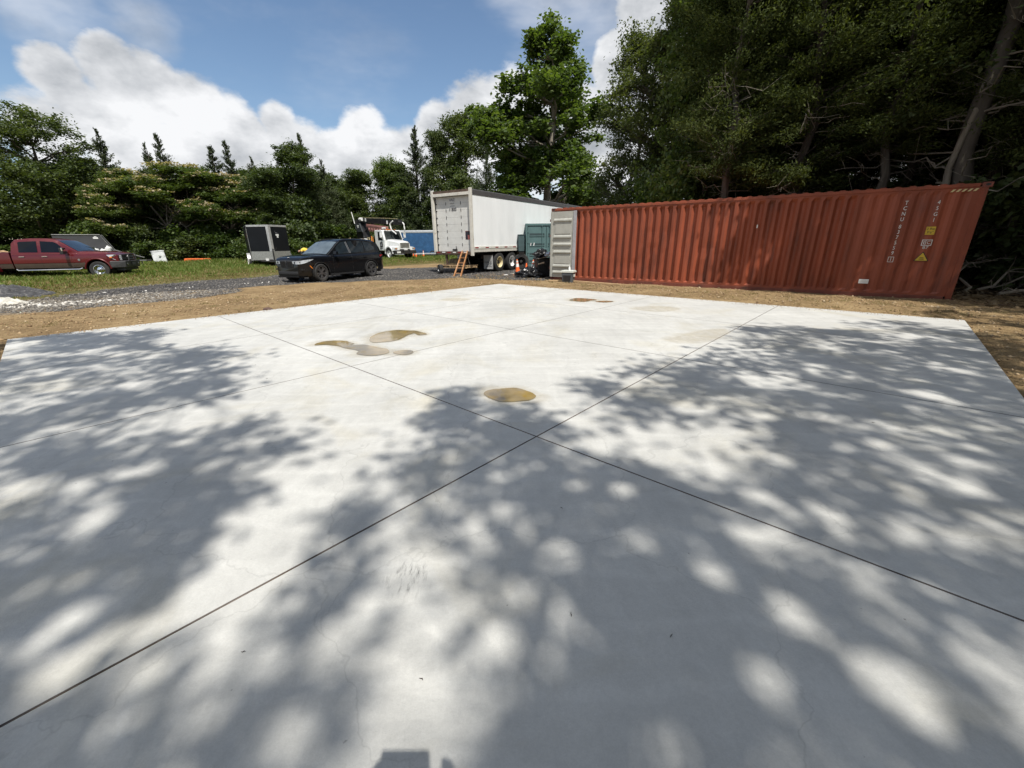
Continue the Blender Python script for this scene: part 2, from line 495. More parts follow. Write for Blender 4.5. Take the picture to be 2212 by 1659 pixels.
def ground_material():
    m = bpy.data.materials.new('ground_soil'); m.use_nodes = True
    nt = m.node_tree; N = nt.nodes.new; L = nt.links.new
    b = nt.nodes['Principled BSDF']
    pos = N('ShaderNodeNewGeometry').outputs['Position']

    def noise(scale, detail=6, rough=0.6, kind='noise'):
        n = N('ShaderNodeTexNoise'); n.inputs['Scale'].default_value = scale; n.inputs['Detail'].default_value = detail
        n.inputs['Roughness'].default_value = rough; L(pos, n.inputs['Vector'])
        return n.outputs['Fac']

    def vor(scale):
        n = N('ShaderNodeTexVoronoi'); n.inputs['Scale'].default_value = scale; L(pos, n.inputs['Vector'])
        return n

    def ramp(fac, stops):
        r = N('ShaderNodeValToRGB'); e = r.color_ramp.elements
        while len(e) < len(stops): e.new(0.5)
        for i, (p, c) in enumerate(stops): e[i].position = p; e[i].color = (*c, 1)
        L(fac, r.inputs[0]); return r.outputs[0]

    def mix(f, a, c):
        x = N('ShaderNodeMix'); x.data_type = 'RGBA'; L(f, x.inputs[0]); L(a, x.inputs[6]); L(c, x.inputs[7]); return x.outputs[2]

    def mth(op, a, c):
        x = N('ShaderNodeMath'); x.operation = op
        for i, v in enumerate((a, c)):
            if isinstance(v, (int, float)): x.inputs[i].default_value = v
            else: L(v, x.inputs[i])
        return x.outputs[0]

    def mask(name, amp=0.9, sc=2.2):
        a = N('ShaderNodeAttribute'); a.attribute_name = name
        n = noise(sc, 8, 0.7)
        s = mth('ADD', a.outputs['Fac'], mth('MULTIPLY', mth('SUBTRACT', n, 0.5), amp))
        r = N('ShaderNodeMapRange'); r.interpolation_type = 'SMOOTHSTEP'; r.inputs[1].default_value = 0.35; r.inputs[2].default_value = 0.65
        L(s, r.inputs[0]); return r.outputs[0]
    n_mid, n_fine = noise(1.6, 8, 0.65), noise(14, 8, 0.7)
    sandfac = mth('ADD', mth('ADD', mth('MULTIPLY', noise(0.7, 4, 0.6), 0.35), mth('MULTIPLY', noise(4.5, 8, 0.72), 0.35)), mth('MULTIPLY', n_fine, 0.30))
    sand = ramp(sandfac, [(0.32, (0.09, 0.058, 0.03)), (0.45, (0.215, 0.145, 0.072)), (0.56, (0.33, 0.235, 0.122)), (0.70, (0.44, 0.335, 0.195))])
    # stones
    v1 = vor(26)
    stone_r = N('ShaderNodeSeparateColor'); L(v1.outputs['Color'], stone_r.inputs[0])
    greys = ramp(stone_r.outputs[0], [(0.0, (0.05, 0.047, 0.044)), (0.5, (0.14, 0.128, 0.112)), (0.8, (0.26, 0.235, 0.20)), (1.0, (0.46, 0.42, 0.36))])
    mixg = mix(mth('MULTIPLY', noise(2.3, 6, 0.7), 0.85), greys, sand)
    v2 = vor(38)
    mr = N('ShaderNodeSeparateColor'); L(v2.outputs['Color'], mr.inputs[0])
    mill = ramp(mr.outputs[1], [(0.0, (0.03, 0.03, 0.031)), (0.6, (0.072, 0.070, 0.069)), (0.93, (0.14, 0.13, 0.122)), (1.0, (0.25, 0.23, 0.20))])
    pale = ramp(n_fine, [(0.3, (0.20, 0.18, 0.15)), (0.7, (0.42, 0.39, 0.33))])
    grass = ramp(mth('ADD', mth('MULTIPLY', noise(0.9, 5, 0.6), 0.6), mth('MULTIPLY', n_fine, 0.4)),
                 [(0.32, (0.06, 0.075, 0.02)), (0.48, (0.12, 0.11, 0.04)), (0.62, (0.20, 0.15, 0.07)), (0.78, (0.29, 0.215, 0.11))])
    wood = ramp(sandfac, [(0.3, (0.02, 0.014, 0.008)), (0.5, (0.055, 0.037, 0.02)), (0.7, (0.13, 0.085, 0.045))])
    c = mix(mask('mix'), sand, mixg)
    c = mix(mask('mill', 0.7, 3.0), c, mill)
    c = mix(mask('pale', 0.9, 4.0), c, pale)
    c = mix(mask('grass', 1.0, 1.4), c, grass)
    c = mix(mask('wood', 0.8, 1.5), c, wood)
    L(c, b.inputs['Base Color'])
    b.inputs['Roughness'].default_value = 0.95
    b.inputs['Specular IOR Level'].default_value = 0.2
    h = mth('ADD', mth('MULTIPLY', noise(9, 8, 0.7), 1.0), mth('MULTIPLY', v1.outputs['Distance'], -0.5))
    bp = N('ShaderNodeBump'); bp.inputs['Strength'].default_value = 0.9; bp.inputs['Distance'].default_value = 0.06
    L(h, bp.inputs['Height']); L(bp.outputs[0], b.inputs['Normal'])
    return m


make_ground()


# ------------------------------------------------------------------ the concrete slab
def concrete_material():
    m = bpy.data.materials.new('concrete'); m.use_nodes = True
    nt = m.node_tree; N = nt.nodes.new; L = nt.links.new
    b = nt.nodes['Principled BSDF']
    pos = N('ShaderNodeNewGeometry').outputs['Position']

    def noise(scale, detail=6, rough=0.55, stretch=None, dist=0.0):
        v = pos
        if stretch:
            mp = N('ShaderNodeMapping'); mp.inputs['Scale'].default_value = stretch; mp.inputs['Rotation'].default_value = (0, 0, 0.8)
            L(pos, mp.inputs['Vector']); v = mp.outputs[0]
        n = N('ShaderNodeTexNoise'); n.inputs['Scale'].default_value = scale; n.inputs['Detail'].default_value = detail
        n.inputs['Roughness'].default_value = rough; n.inputs['Distortion'].default_value = dist
        L(v, n.inputs['Vector']); return n.outputs['Fac']

    def mr(f, a, c, lo, hi):
        r = N('ShaderNodeMapRange'); L(f, r.inputs[0])
        for i, x in enumerate((a, c, lo, hi)): r.inputs[i + 1].default_value = x
        return r.outputs[0]

    def mul(a, c):
        x = N('ShaderNodeMath'); x.operation = 'MULTIPLY'; L(a, x.inputs[0])
        if isinstance(c, (int, float)): x.inputs[1].default_value = c
        else: L(c, x.inputs[1])
        return x.outputs[0]
    v = mul(mr(noise(0.55, 5, 0.6, None, 0.6), 0.3, 0.7, 0.87, 1.08), mr(noise(3.2, 8, 0.68, (1, 0.28, 1), 1.2), 0.3, 0.7, 0.91, 1.06))
    v = mul(v, mr(noise(11, 8, 0.72, None, 0.8), 0.3, 0.7, 0.94, 1.05))
    v = mul(v, mr(noise(60, 5, 0.7), 0.25, 0.75, 0.93, 1.05))
    v = mul(v, mr(noise(170, 3, 0.6), 0.3, 0.7, 0.95, 1.04))
    v = mul(v, mr(noise(1.4, 5, 0.6, (0.35, 2.2, 1), 0.7), 0.45, 0.75, 1.0, 0.92))
    # thin trowel arcs, paler
    w = N('ShaderNodeTexWave'); w.wave_type = 'RINGS'; w.inputs['Scale'].default_value = 1.1; w.inputs['Distortion'].default_value = 9
    w.inputs['Detail'].default_value = 4; w.inputs['Detail Scale'].default_value = 0.6
    L(pos, w.inputs['Vector'])
    v = mul(v, mr(w.outputs['Fac'], 0.86, 1.0, 1.0, 1.05))
    # small dark pits and scuffs
    v = mul(v, mr(noise(23, 3, 0.5), 0.735, 0.78, 1.0, 0.55))
    v = mul(v, mr(noise(7, 6, 0.75, (6, 0.7, 1)), 0.70, 0.80, 1.0, 0.82))
    # rubbed black scuffs left of the middle joint crossing
    dv = N('ShaderNodeVectorMath'); dv.operation = 'DISTANCE'; L(pos, dv.inputs[0]); dv.inputs[1].default_value = (-0.50, 1.53, 0.0)
    near = mr(dv.outputs['Value'], 0.05, 0.15, 1.0, 0.0)
    sc = mr(noise(17, 5, 0.7, (2.4, 0.5, 1)), 0.52, 0.66, 0.0, 0.62)
    inv = N('ShaderNodeMath'); inv.operation = 'SUBTRACT'; inv.inputs[0].default_value = 1.0; L(mul(near, sc), inv.inputs[1])
    v = mul(v, inv.outputs[0])
    # hairline curing cracks
    vo = N('ShaderNodeTexVoronoi'); vo.feature = 'DISTANCE_TO_EDGE'; vo.inputs['Scale'].default_value = 0.8
    wv = N('ShaderNodeVectorMath'); wv.operation = 'MULTIPLY_ADD'; nz = N('ShaderNodeTexNoise'); nz.inputs['Scale'].default_value = 2.5; nz.inputs['Detail'].default_value = 5
    L(pos, nz.inputs['Vector']); L(nz.outputs['Color'], wv.inputs[0]); wv.inputs[1].default_value = (0.7, 0.7, 0); L(pos, wv.inputs[2]); L(wv.outputs[0], vo.inputs['Vector'])
    crack = mr(vo.outputs['Distance'], 0.0, 0.006, 0.86, 1.0)
    v = mul(v, crack)
    base = N('ShaderNodeMix'); base.data_type = 'RGBA'
    base.inputs[6].default_value = (0.535, 0.532, 0.505, 1); base.inputs[7].default_value = (0.50, 0.475, 0.40, 1)
    L(mr(noise(0.8, 7, 0.6, None, 1.0), 0.52, 0.72, 0.0, 0.85), base.inputs[0])
    fin = N('ShaderNodeMix'); fin.data_type = 'RGBA'; fin.blend_type = 'MULTIPLY'; fin.inputs[0].default_value = 1
    cb = N('ShaderNodeCombineColor')
    for i in range(3): L(v, cb.inputs[i])
    L(base.outputs[2], fin.inputs[6]); L(cb.outputs[0], fin.inputs[7])
    L(fin.outputs[2], b.inputs['Base Color'])
    L(mr(noise(2.0, 6), 0.3, 0.7, 0.55, 0.8), b.inputs['Roughness'])
    b.inputs['Specular IOR Level'].default_value = 0.3
    bp = N('ShaderNodeBump'); bp.inputs['Strength'].default_value = 0.3; bp.inputs['Distance'].default_value = 0.01
    L(noise(55, 7, 0.75), bp.inputs['Height']); L(bp.outputs[0], b.inputs['Normal'])
    return m


CONC = concrete_material()
CONC_DARK = M('joint_concrete', (0.10, 0.09, 0.08), 0.95, var=0.3, scale=8)
CONC_EDGE = M('formed_edge', (0.27, 0.225, 0.20), 0.9, var=0.3, scale=5, bump=0.4, bscale=30, col2=(0.16, 0.11, 0.08), mixlo=0.45, mixhi=0.6)
slab = empty('concrete_slab', (SLAB_C[0], SLAB_C[1], 0), SLAB_ROT, kind='structure')
slab['label'] = 'new pale concrete slab cut into sixteen square panels'
for i in range(SLAB_N):
    for j in range(SLAB_N):
        g = 0.0034; c = 0.0032; zt = 0.0; zb = -0.16
        x0, x1 = -(i + 1) * SLAB_P, -i * SLAB_P
        y0, y1 = -(j + 1) * SLAB_P, -j * SLAB_P
        ex0 = g if i < SLAB_N - 1 else 0; ex1 = g if i > 0 else 0
        ey0 = g if j < SLAB_N - 1 else 0; ey1 = g if j > 0 else 0
        mb = MB()
        a = [(x0 + ex0, y0 + ey0), (x1 - ex1, y0 + ey0), (x1 - ex1, y1 - ey1), (x0 + ex0, y1 - ey1)]
        t = [(x0 + ex0 + c, y0 + ey0 + c), (x1 - ex1 - c, y0 + ey0 + c), (x1 - ex1 - c, y1 - ey1 - c), (x0 + ex0 + c, y1 - ey1 - c)]
        vs = [(p[0], p[1], zb) for p in a] + [(p[0], p[1], zt - c * 0.8) for p in a] + [(p[0], p[1], zt) for p in t]
        mb.add(vs, [(8, 9, 10, 11)])
        for k in range(4):
            outer = (j == 3, i == 0, j == 0, i == 3)[k]
            mb.f.append((4 + k, 4 + (k + 1) % 4, 8 + (k + 1) % 4, 8 + k)); mb.mi.append(0 if outer else 2)
        for k in range(4):
            mb.f.append((k, (k + 1) % 4, 4 + (k + 1) % 4, 4 + k)); mb.mi.append(1)
        mb.build('panel', [CONC, CONC_EDGE, CONC_DARK], slab)
mb = MB(); mb.box(-SLAB_L + 0.03, -0.03, -SLAB_L + 0.03, -0.03, -0.2, -0.035); mb.build('joint_bed', CONC_DARK, slab)

# puddles of muddy water with a tan tide mark
MUD = M('muddy_water', (0.265, 0.205, 0.115), 0.04, var=0.2, scale=5, col2=(0.28, 0.185, 0.04), mixlo=0.52, mixhi=0.68, mscale=3.5, spec=0.5, world_co=True)


def stain_material():
    m = bpy.data.materials.new('mud_tidemark'); m.use_nodes = True
    nt = m.node_tree; N = nt.nodes.new; L = nt.links.new
    b = nt.nodes['Principled BSDF']
    b.inputs['Base Color'].default_value = (0.47, 0.38, 0.22, 1); b.inputs['Roughness'].default_value = 0.9
    a = N('ShaderNodeAttribute'); a.attribute_name = 'edge'
    n = N('ShaderNodeTexNoise'); n.inputs['Scale'].default_value = 9; n.inputs['Detail'].default_value = 7
    L(N('ShaderNodeNewGeometry').outputs['Position'], n.inputs['Vector'])
    mu = N('ShaderNodeMath'); mu.operation = 'MULTIPLY'; L(a.outputs['Fac'], mu.inputs[0]); L(n.outputs['Fac'], mu.inputs[1])
    r = N('ShaderNodeMapRange'); r.inputs[1].default_value = 0.05; r.inputs[2].default_value = 0.6; r.inputs[3].default_value = 0.0; r.inputs[4].default_value = 0.24
    L(mu.outputs[0], r.inputs[0]); L(r.outputs[0], b.inputs['Alpha'])
    return m


STAIN = stain_material()


def smooth_poly(poly, n=4):
    out = []; m = len(poly)
    for i in range(m):
        p0, p1, p2, p3 = [Vector(poly[(i + k - 1) % m]) for k in range(4)]
        for k in range(n):
            t = k / n
            out.append(0.5 * ((2 * p1) + (p2 - p0) * t + (2 * p0 - 5 * p1 + 4 * p2 - p3) * t * t + (3 * p1 - p0 - 3 * p2 + p3) * t ** 3))
    return [(p.x, p.y) for p in out]


def puddle(poly, label, water=True):
    pts = smooth_poly(poly, 6)
    pts = [(p[0] + 0.028 * float(fbm(p[0], p[1], 7, 3, 3)), p[1] + 0.028 * float(fbm(p[0], p[1], 7, 9, 3))) for p in pts]
    cx = sum(p[0] for p in pts) / len(pts); cy = sum(p[1] for p in pts) / len(pts)
    o = None
    if water:
        me = bpy.data.meshes.new('puddle')
        bm = bmesh.new()
        vs = [bm.verts.new((p[0] - cx, p[1] - cy, 0)) for p in pts]
        f = bm.faces.new(vs); f.normal_update()
        if f.normal.z < 0: bmesh.ops.reverse_faces(bm, faces=[f])
        bmesh.ops.triangulate(bm, faces=bm.faces)
        bm.to_mesh(me); bm.free(); me.materials.append(MUD)
        o = link_mesh('puddle', me, kind='structure', loc=(cx, cy, 0.007)); o['label'] = label
    # tide mark ring
    area = sum(pts[i - 1][0] * pts[i][1] - pts[i][0] * pts[i - 1][1] for i in range(len(pts)))
    n = len(pts); v = []; f = []; e = []
    for i, p in enumerate(pts):
        q0, q1 = pts[i - 1], pts[(i + 1) % n]
        t = Vector((q1[0] - q0[0], q1[1] - q0[1])).normalized(); nn = Vector((t.y, -t.x))
        if area < 0: nn = -nn
        w = 0.15 + 0.04 * math.sin(i * 0.45) + 0.04 * math.sin(i * 0.21 + 1)
        v += [(p[0] - cx, p[1] - cy, 0), (p[0] - cx + nn.x * w * 0.35, p[1] - cy + nn.y * w * 0.35, 0), (p[0] - cx + nn.x * w, p[1] - cy + nn.y * w, 0)]
        e += [1.0, 0.75, 0.0]
    for i in range(n):
        a, c = 3 * i, 3 * ((i + 1) % n)
        f += [(a, c, c + 1, a + 1), (a + 1, c + 1, c + 2, a + 2)]
    if not water:
        v.append((0, 0, 0)); e.append(0.8)
        f += [(3 * i, 3 * ((i + 1) % n), len(v) - 1) for i in range(n)]
    me = bpy.data.meshes.new('tide_mark'); me.from_pydata(v, [], f); me.materials.append(STAIN)
    at = me.attributes.new('edge', 'FLOAT', 'POINT'); at.data.foreach_set('value', e)
    if water: link_mesh('tide_mark', me, o, loc=(0, 0, -0.0035))
    else:
        s = link_mesh('mud_stain', me, kind='structure', loc=(cx, cy, 0.0035)); s['label'] = label


puddle([(-0.29, 3.99), (-0.22, 4.13), (-0.03, 4.17), (0.12, 4.12), (0.22, 4.01), (0.25, 3.9), (0.16, 3.8), (-0.01, 3.75), (-0.17, 3.81)], 'round ochre puddle lying alone beside a joint crossing')
puddle([(-3.11, 6.28), (-3.07, 6.53), (-2.77, 6.55), (-2.52, 6.37), (-2.55, 6.25), (-2.3, 6.27), (-2.01, 6.05), (-1.82, 5.9), (-1.83, 5.66), (-2.01, 5.59), (-2.24, 5.7), (-2.29, 5.87), (-2.55, 6.07), (-2.84, 6.26)],
       'long wavy muddy puddle with a pointed end')
puddle([(-2.33, 6.53), (-2.39, 7.06), (-2.16, 7.37), (-1.77, 7.31), (-1.48, 7.02), (-1.60, 6.93), (-1.74, 7.08), (-1.82, 6.74), (-1.93, 6.51), (-2.16, 6.42)], 'hooked muddy puddle with a bay cut into its side')
puddle([(-1.73, 5.79), (-1.62, 5.89), (-1.46, 5.83), (-1.42, 5.72), (-1.52, 5.62), (-1.67, 5.68)], 'tiny oval muddy puddle at the end of the wavy one')
puddle([(1.58, 11.18), (1.84, 11.6), (2.15, 11.45), (2.34, 11.21), (2.12, 11.04), (1.92, 10.85)], 'brown puddle near the slab edge facing the container')
puddle([(2.21, 10.86), (2.49, 11.0), (2.71, 10.91), (2.47, 10.7)], 'thin brown sliver of puddle near the container side of the slab')
puddle([(2.55, 6.36), (2.92, 6.72), (3.59, 7.15), (3.73, 7.02), (3.39, 6.56), (2.89, 6.28)], 'dried tan mud stain on the slab', water=False)
puddle([(-1.9, 11.6), (-1.5, 11.8), (-1.2, 11.6), (-1.5, 11.3)], 'faint dried mud stain far out on the slab', water=False)
puddle([(2.9, 9.6), (3.6, 9.9), (3.9, 9.5), (3.3, 9.2)], 'pale dried mud stain close to the container edge of the slab', water=False)


# ------------------------------------------------------------------ shared object materials
BLACK_RUBBER = M('tyre_rubber', (0.022, 0.022, 0.022), 0.85, var=0.25, scale=12, bump=0.3, bscale=40, col2=(0.06, 0.055, 0.048), mixlo=0.5, mixhi=0.75)
STEEL = M('bare_steel', (0.38, 0.38, 0.38), 0.4, 0.9, var=0.2, scale=9)
CHROME = M('chrome', (0.75, 0.75, 0.76), 0.12, 1.0, var=0.03)
DARK_STEEL = M('dark_steel', (0.035, 0.033, 0.032), 0.6, 0.3, var=0.3, scale=8, col2=(0.10, 0.055, 0.03), mixlo=0.58, mixhi=0.72)
BLACK_PLASTIC = M('black_plastic', (0.018, 0.018, 0.019), 0.5, var=0.2, scale=10)
GLASS_DARK = M('tinted_glass', (0.012, 0.015, 0.018), 0.05, var=0.1, spec=0.8)
WHITE_INK = M('white_paint_marks', (0.72, 0.72, 0.70), 0.6, var=0.12, scale=14)
BLACK_INK = M('black_paint_marks', (0.02, 0.02, 0.03), 0.6, var=0.2, scale=14)
RED_LENS = M('red_lens', (0.30, 0.01, 0.01), 0.2, var=0.1, coat=0.5)
AMBER = M('amber_lens', (0.75, 0.22, 0.03), 0.25, var=0.1, coat=0.5)
WOOD = M('raw_timber', (0.42, 0.29, 0.16), 0.8, var=0.25, scale=3, stretch=(1, 8, 8), bump=0.3, bscale=20)
WOOD_ORANGE = M('ladder_timber', (0.42, 0.19, 0.07), 0.7, var=0.25, scale=5, bump=0.2, bscale=30, col2=(0.5, 0.33, 0.2), mixlo=0.5, mixhi=0.7)
ORANGE = M('cone_orange', (0.85, 0.14, 0.02), 0.6, var=0.12, scale=8, col2=(0.6, 0.16, 0.06), mixlo=0.5, mixhi=0.75)
CONE_WHITE = M('cone_collar_white', (0.72, 0.70, 0.66), 0.6, var=0.15, scale=10, col2=(0.5, 0.42, 0.34), mixlo=0.5, mixhi=0.75)


def wheel(parent, c, r, w, rim_r, side, rim_mat, kind='alloy', name='wheel', tyre=BLACK_RUBBER, n=32, steer=0.0, dual=False):
    """wheel turned about local y; side=+1 outer face to +y. wheel > tyre, rim"""
    e = bpy.data.objects.new(name, None); COL.objects.link(e); e.parent = parent; e.location = c
    e.rotation_euler = (0, 0, steer)
    e.empty_display_size = 0.1
    s = side; h = w / 2
    mb = MB()
    prof = [(rim_r, -h * 0.8), (rim_r * 1.04, -h * 0.95), (r * 0.90, -h), (r * 0.975, -h * 0.82), (r, -h * 0.55), (r, -h * 0.18), (r * 0.985, -h * 0.14),
            (r * 0.985, h * 0.14), (r, h * 0.18), (r, h * 0.55), (r * 0.975, h * 0.82), (r * 0.90, h), (rim_r * 1.04, h * 0.95), (rim_r, h * 0.8)]
    mb.lathe(prof, n, 'y')
    mb.build('tyre', tyre, e, auto=35)
    mb = MB()
    if kind == 'alloy':
        mb.lathe([(rim_r, s * h * 0.8), (rim_r * 0.93, s * h * 0.82), (rim_r * 0.90, s * h * 0.6), (rim_r * 0.88, -s * h * 0.6)], n, 'y')
        for k in range(10):
            a = 2 * math.pi * k / 10 + (0.12 if k % 2 else -0.12)
            ca, sa = math.cos(a), math.sin(a)
            p = Vector((ca, 0, sa)); t = Vector((-sa, 0, ca))
            def P(rr, tt, yy): 
                q = p * rr + t * tt; return (q.x, yy, q.z)
            r0, r1 = rim_r * 0.16, rim_r * 0.93
            mb.hexa([P(r0, -.018, s * h * .45), P(r1, -.03, s * h * .5), P(r1, .03, s * h * .5), P(r0, .018, s * h * .45)],
                    [P(r0, -.014, s * h * .72), P(r1, -.022, s * h * .8), P(r1, .022, s * h * .8), P(r0, .014, s * h * .72)])
        mb.lathe([(0.0, s * h * .76), (rim_r * .2, s * h * .74), (rim_r * .22, s * h * .4)], 16, 'y')
        mb.build('rim', rim_mat, e, auto=30)
        mb = MB(); mb.lathe([(0, -s * h * .1), (rim_r * .86, -s * h * .1)], 20, 'y'); mb.build('brake_disc', DARK_STEEL, e)
    elif kind == 'steel':       # dished truck wheel, hub standing out
        mb.lathe([(rim_r * 1.05, s * h * .97), (rim_r, s * h * .98), (rim_r * .93, s * h * .8), (rim_r * .90, s * h * .25), (rim_r * .80, s * h * .15), (rim_r * .55, s * h * .42),
                  (rim_r * .36, s * h * .45), (rim_r * .34, s * h * .95), (rim_r * .22, s * h * 1.05), (0, s * h * 1.05)], n, 'y')
        mb.build('rim', rim_mat, e, auto=30)
        mb = MB()
        for k in range(8):
            a = 2 * math.pi * k / 8
            x, z = math.cos(a) * rim_r * .68, math.sin(a) * rim_r * .68
            mb.lathe([(0, s * h * .36), (rim_r * .1, s * h * .36), (rim_r * .1, s * h * .30)], 10, 'y', (x, 0, z))
        mb.build('hand_hole', BLACK_PLASTIC, e)
    else:                       # deep empty dish of a dual: hub far inside
        mb.lathe([(rim_r * 1.05, s * h * .97), (rim_r, s * h * .99), (rim_r * .95, s * h * .85), (rim_r * .90, s * h * .3), (rim_r * .88, -s * h * .75), (rim_r * .5, -s * h * .9)], n, 'y')
        mb.build('rim', rim_mat, e, auto=30)
        mb = MB()
        mb.lathe([(rim_r * .6, -s * h * .88), (rim_r * .42, -s * h * .5), (rim_r * .36, -s * h * .1), (rim_r * .3, s * h * .35), (rim_r * .2, s * h * .4), (0, s * h * .4)], 20, 'y')
        mb.build('hub', DARK_STEEL, e, auto=30)
    return e


# ------------------------------------------------------------------ the long rust-red container
RUST_RED = M('container_rust_red', (0.245, 0.056, 0.024), 0.62, var=0.22, scale=1.6, bump=0.25, bscale=7, col2=(0.125, 0.036, 0.022), mixlo=0.52, mixhi=0.70, mscale=3.0, stretch=(1, 1, 0.22))
RUST_DARK = M('container_frame_red', (0.18, 0.05, 0.032), 0.7, var=0.2, scale=4, col2=(0.08, 0.035, 0.025), mixlo=0.5, mixhi=0.7)
DOOR_GREY = M('container_door_grey', (0.37, 0.37, 0.335), 0.6, var=0.12, scale=2.5, col2=(0.30, 0.29, 0.25), mixlo=0.52, mixhi=0.72, mscale=2.2)
GASKET = M('rubber_gasket', (0.33, 0.33, 0.35), 0.6, var=0.15, scale=6)
YELLOW_DECAL = M('yellow_decal', (0.62, 0.42, 0.04), 0.5, var=0.12, scale=9)


def corrugated(length, z0, z1, pitch, depth, flat_from=None, flat_depth=0.012, margin=0.10, taper=0.10):
    """trapezoidal sheet in the x-z plane, ridges at y=0, troughs at y=+depth, ends of troughs sloping out at top and bottom"""
    xs = []; ds = []
    x = margin
    xs.append(0.0); ds.append(0.0)
    while x + pitch < length - margin:
        dd = depth if (flat_from is None or x < flat_from) else flat_depth
        for f, d in ((0.0, 0), (0.25, 0), (0.50, 1), (0.74, 1), (0.99, 0)):
            xs.append(x + f * pitch); ds.append(d * dd)
        x += pitch
    xs.append(length); ds.append(0.0)
    mid = list(np.linspace(z0 + taper, z1 - taper * 1.4, 14))
    zs = [z0, z0 + taper * 0.4] + mid + [z1 - taper * 0.4, z1]
    ks = [0, 0] + [1] * 14 + [0, 0]
    mb = MB(); n = len(xs)
    vs = []
    for z, k in zip(zs, ks):
        dent = np.maximum(0, fbm(np.array(xs), np.full(n, z), 1.7, 13, 3) - .12) * .055 * smooth01((z - z0) / .2) * smooth01((z1 - z) / .3)      # knocks and dents
        vs += [(xs[i], ds[i] * k + float(dent[i]), z) for i in range(n)]
    fs = [(r * n + i, r * n + i + 1, (r + 1) * n + i + 1, (r + 1) * n + i) for r in range(len(zs) - 1) for i in range(n - 1)]
    mb.add(vs, fs)
    return mb


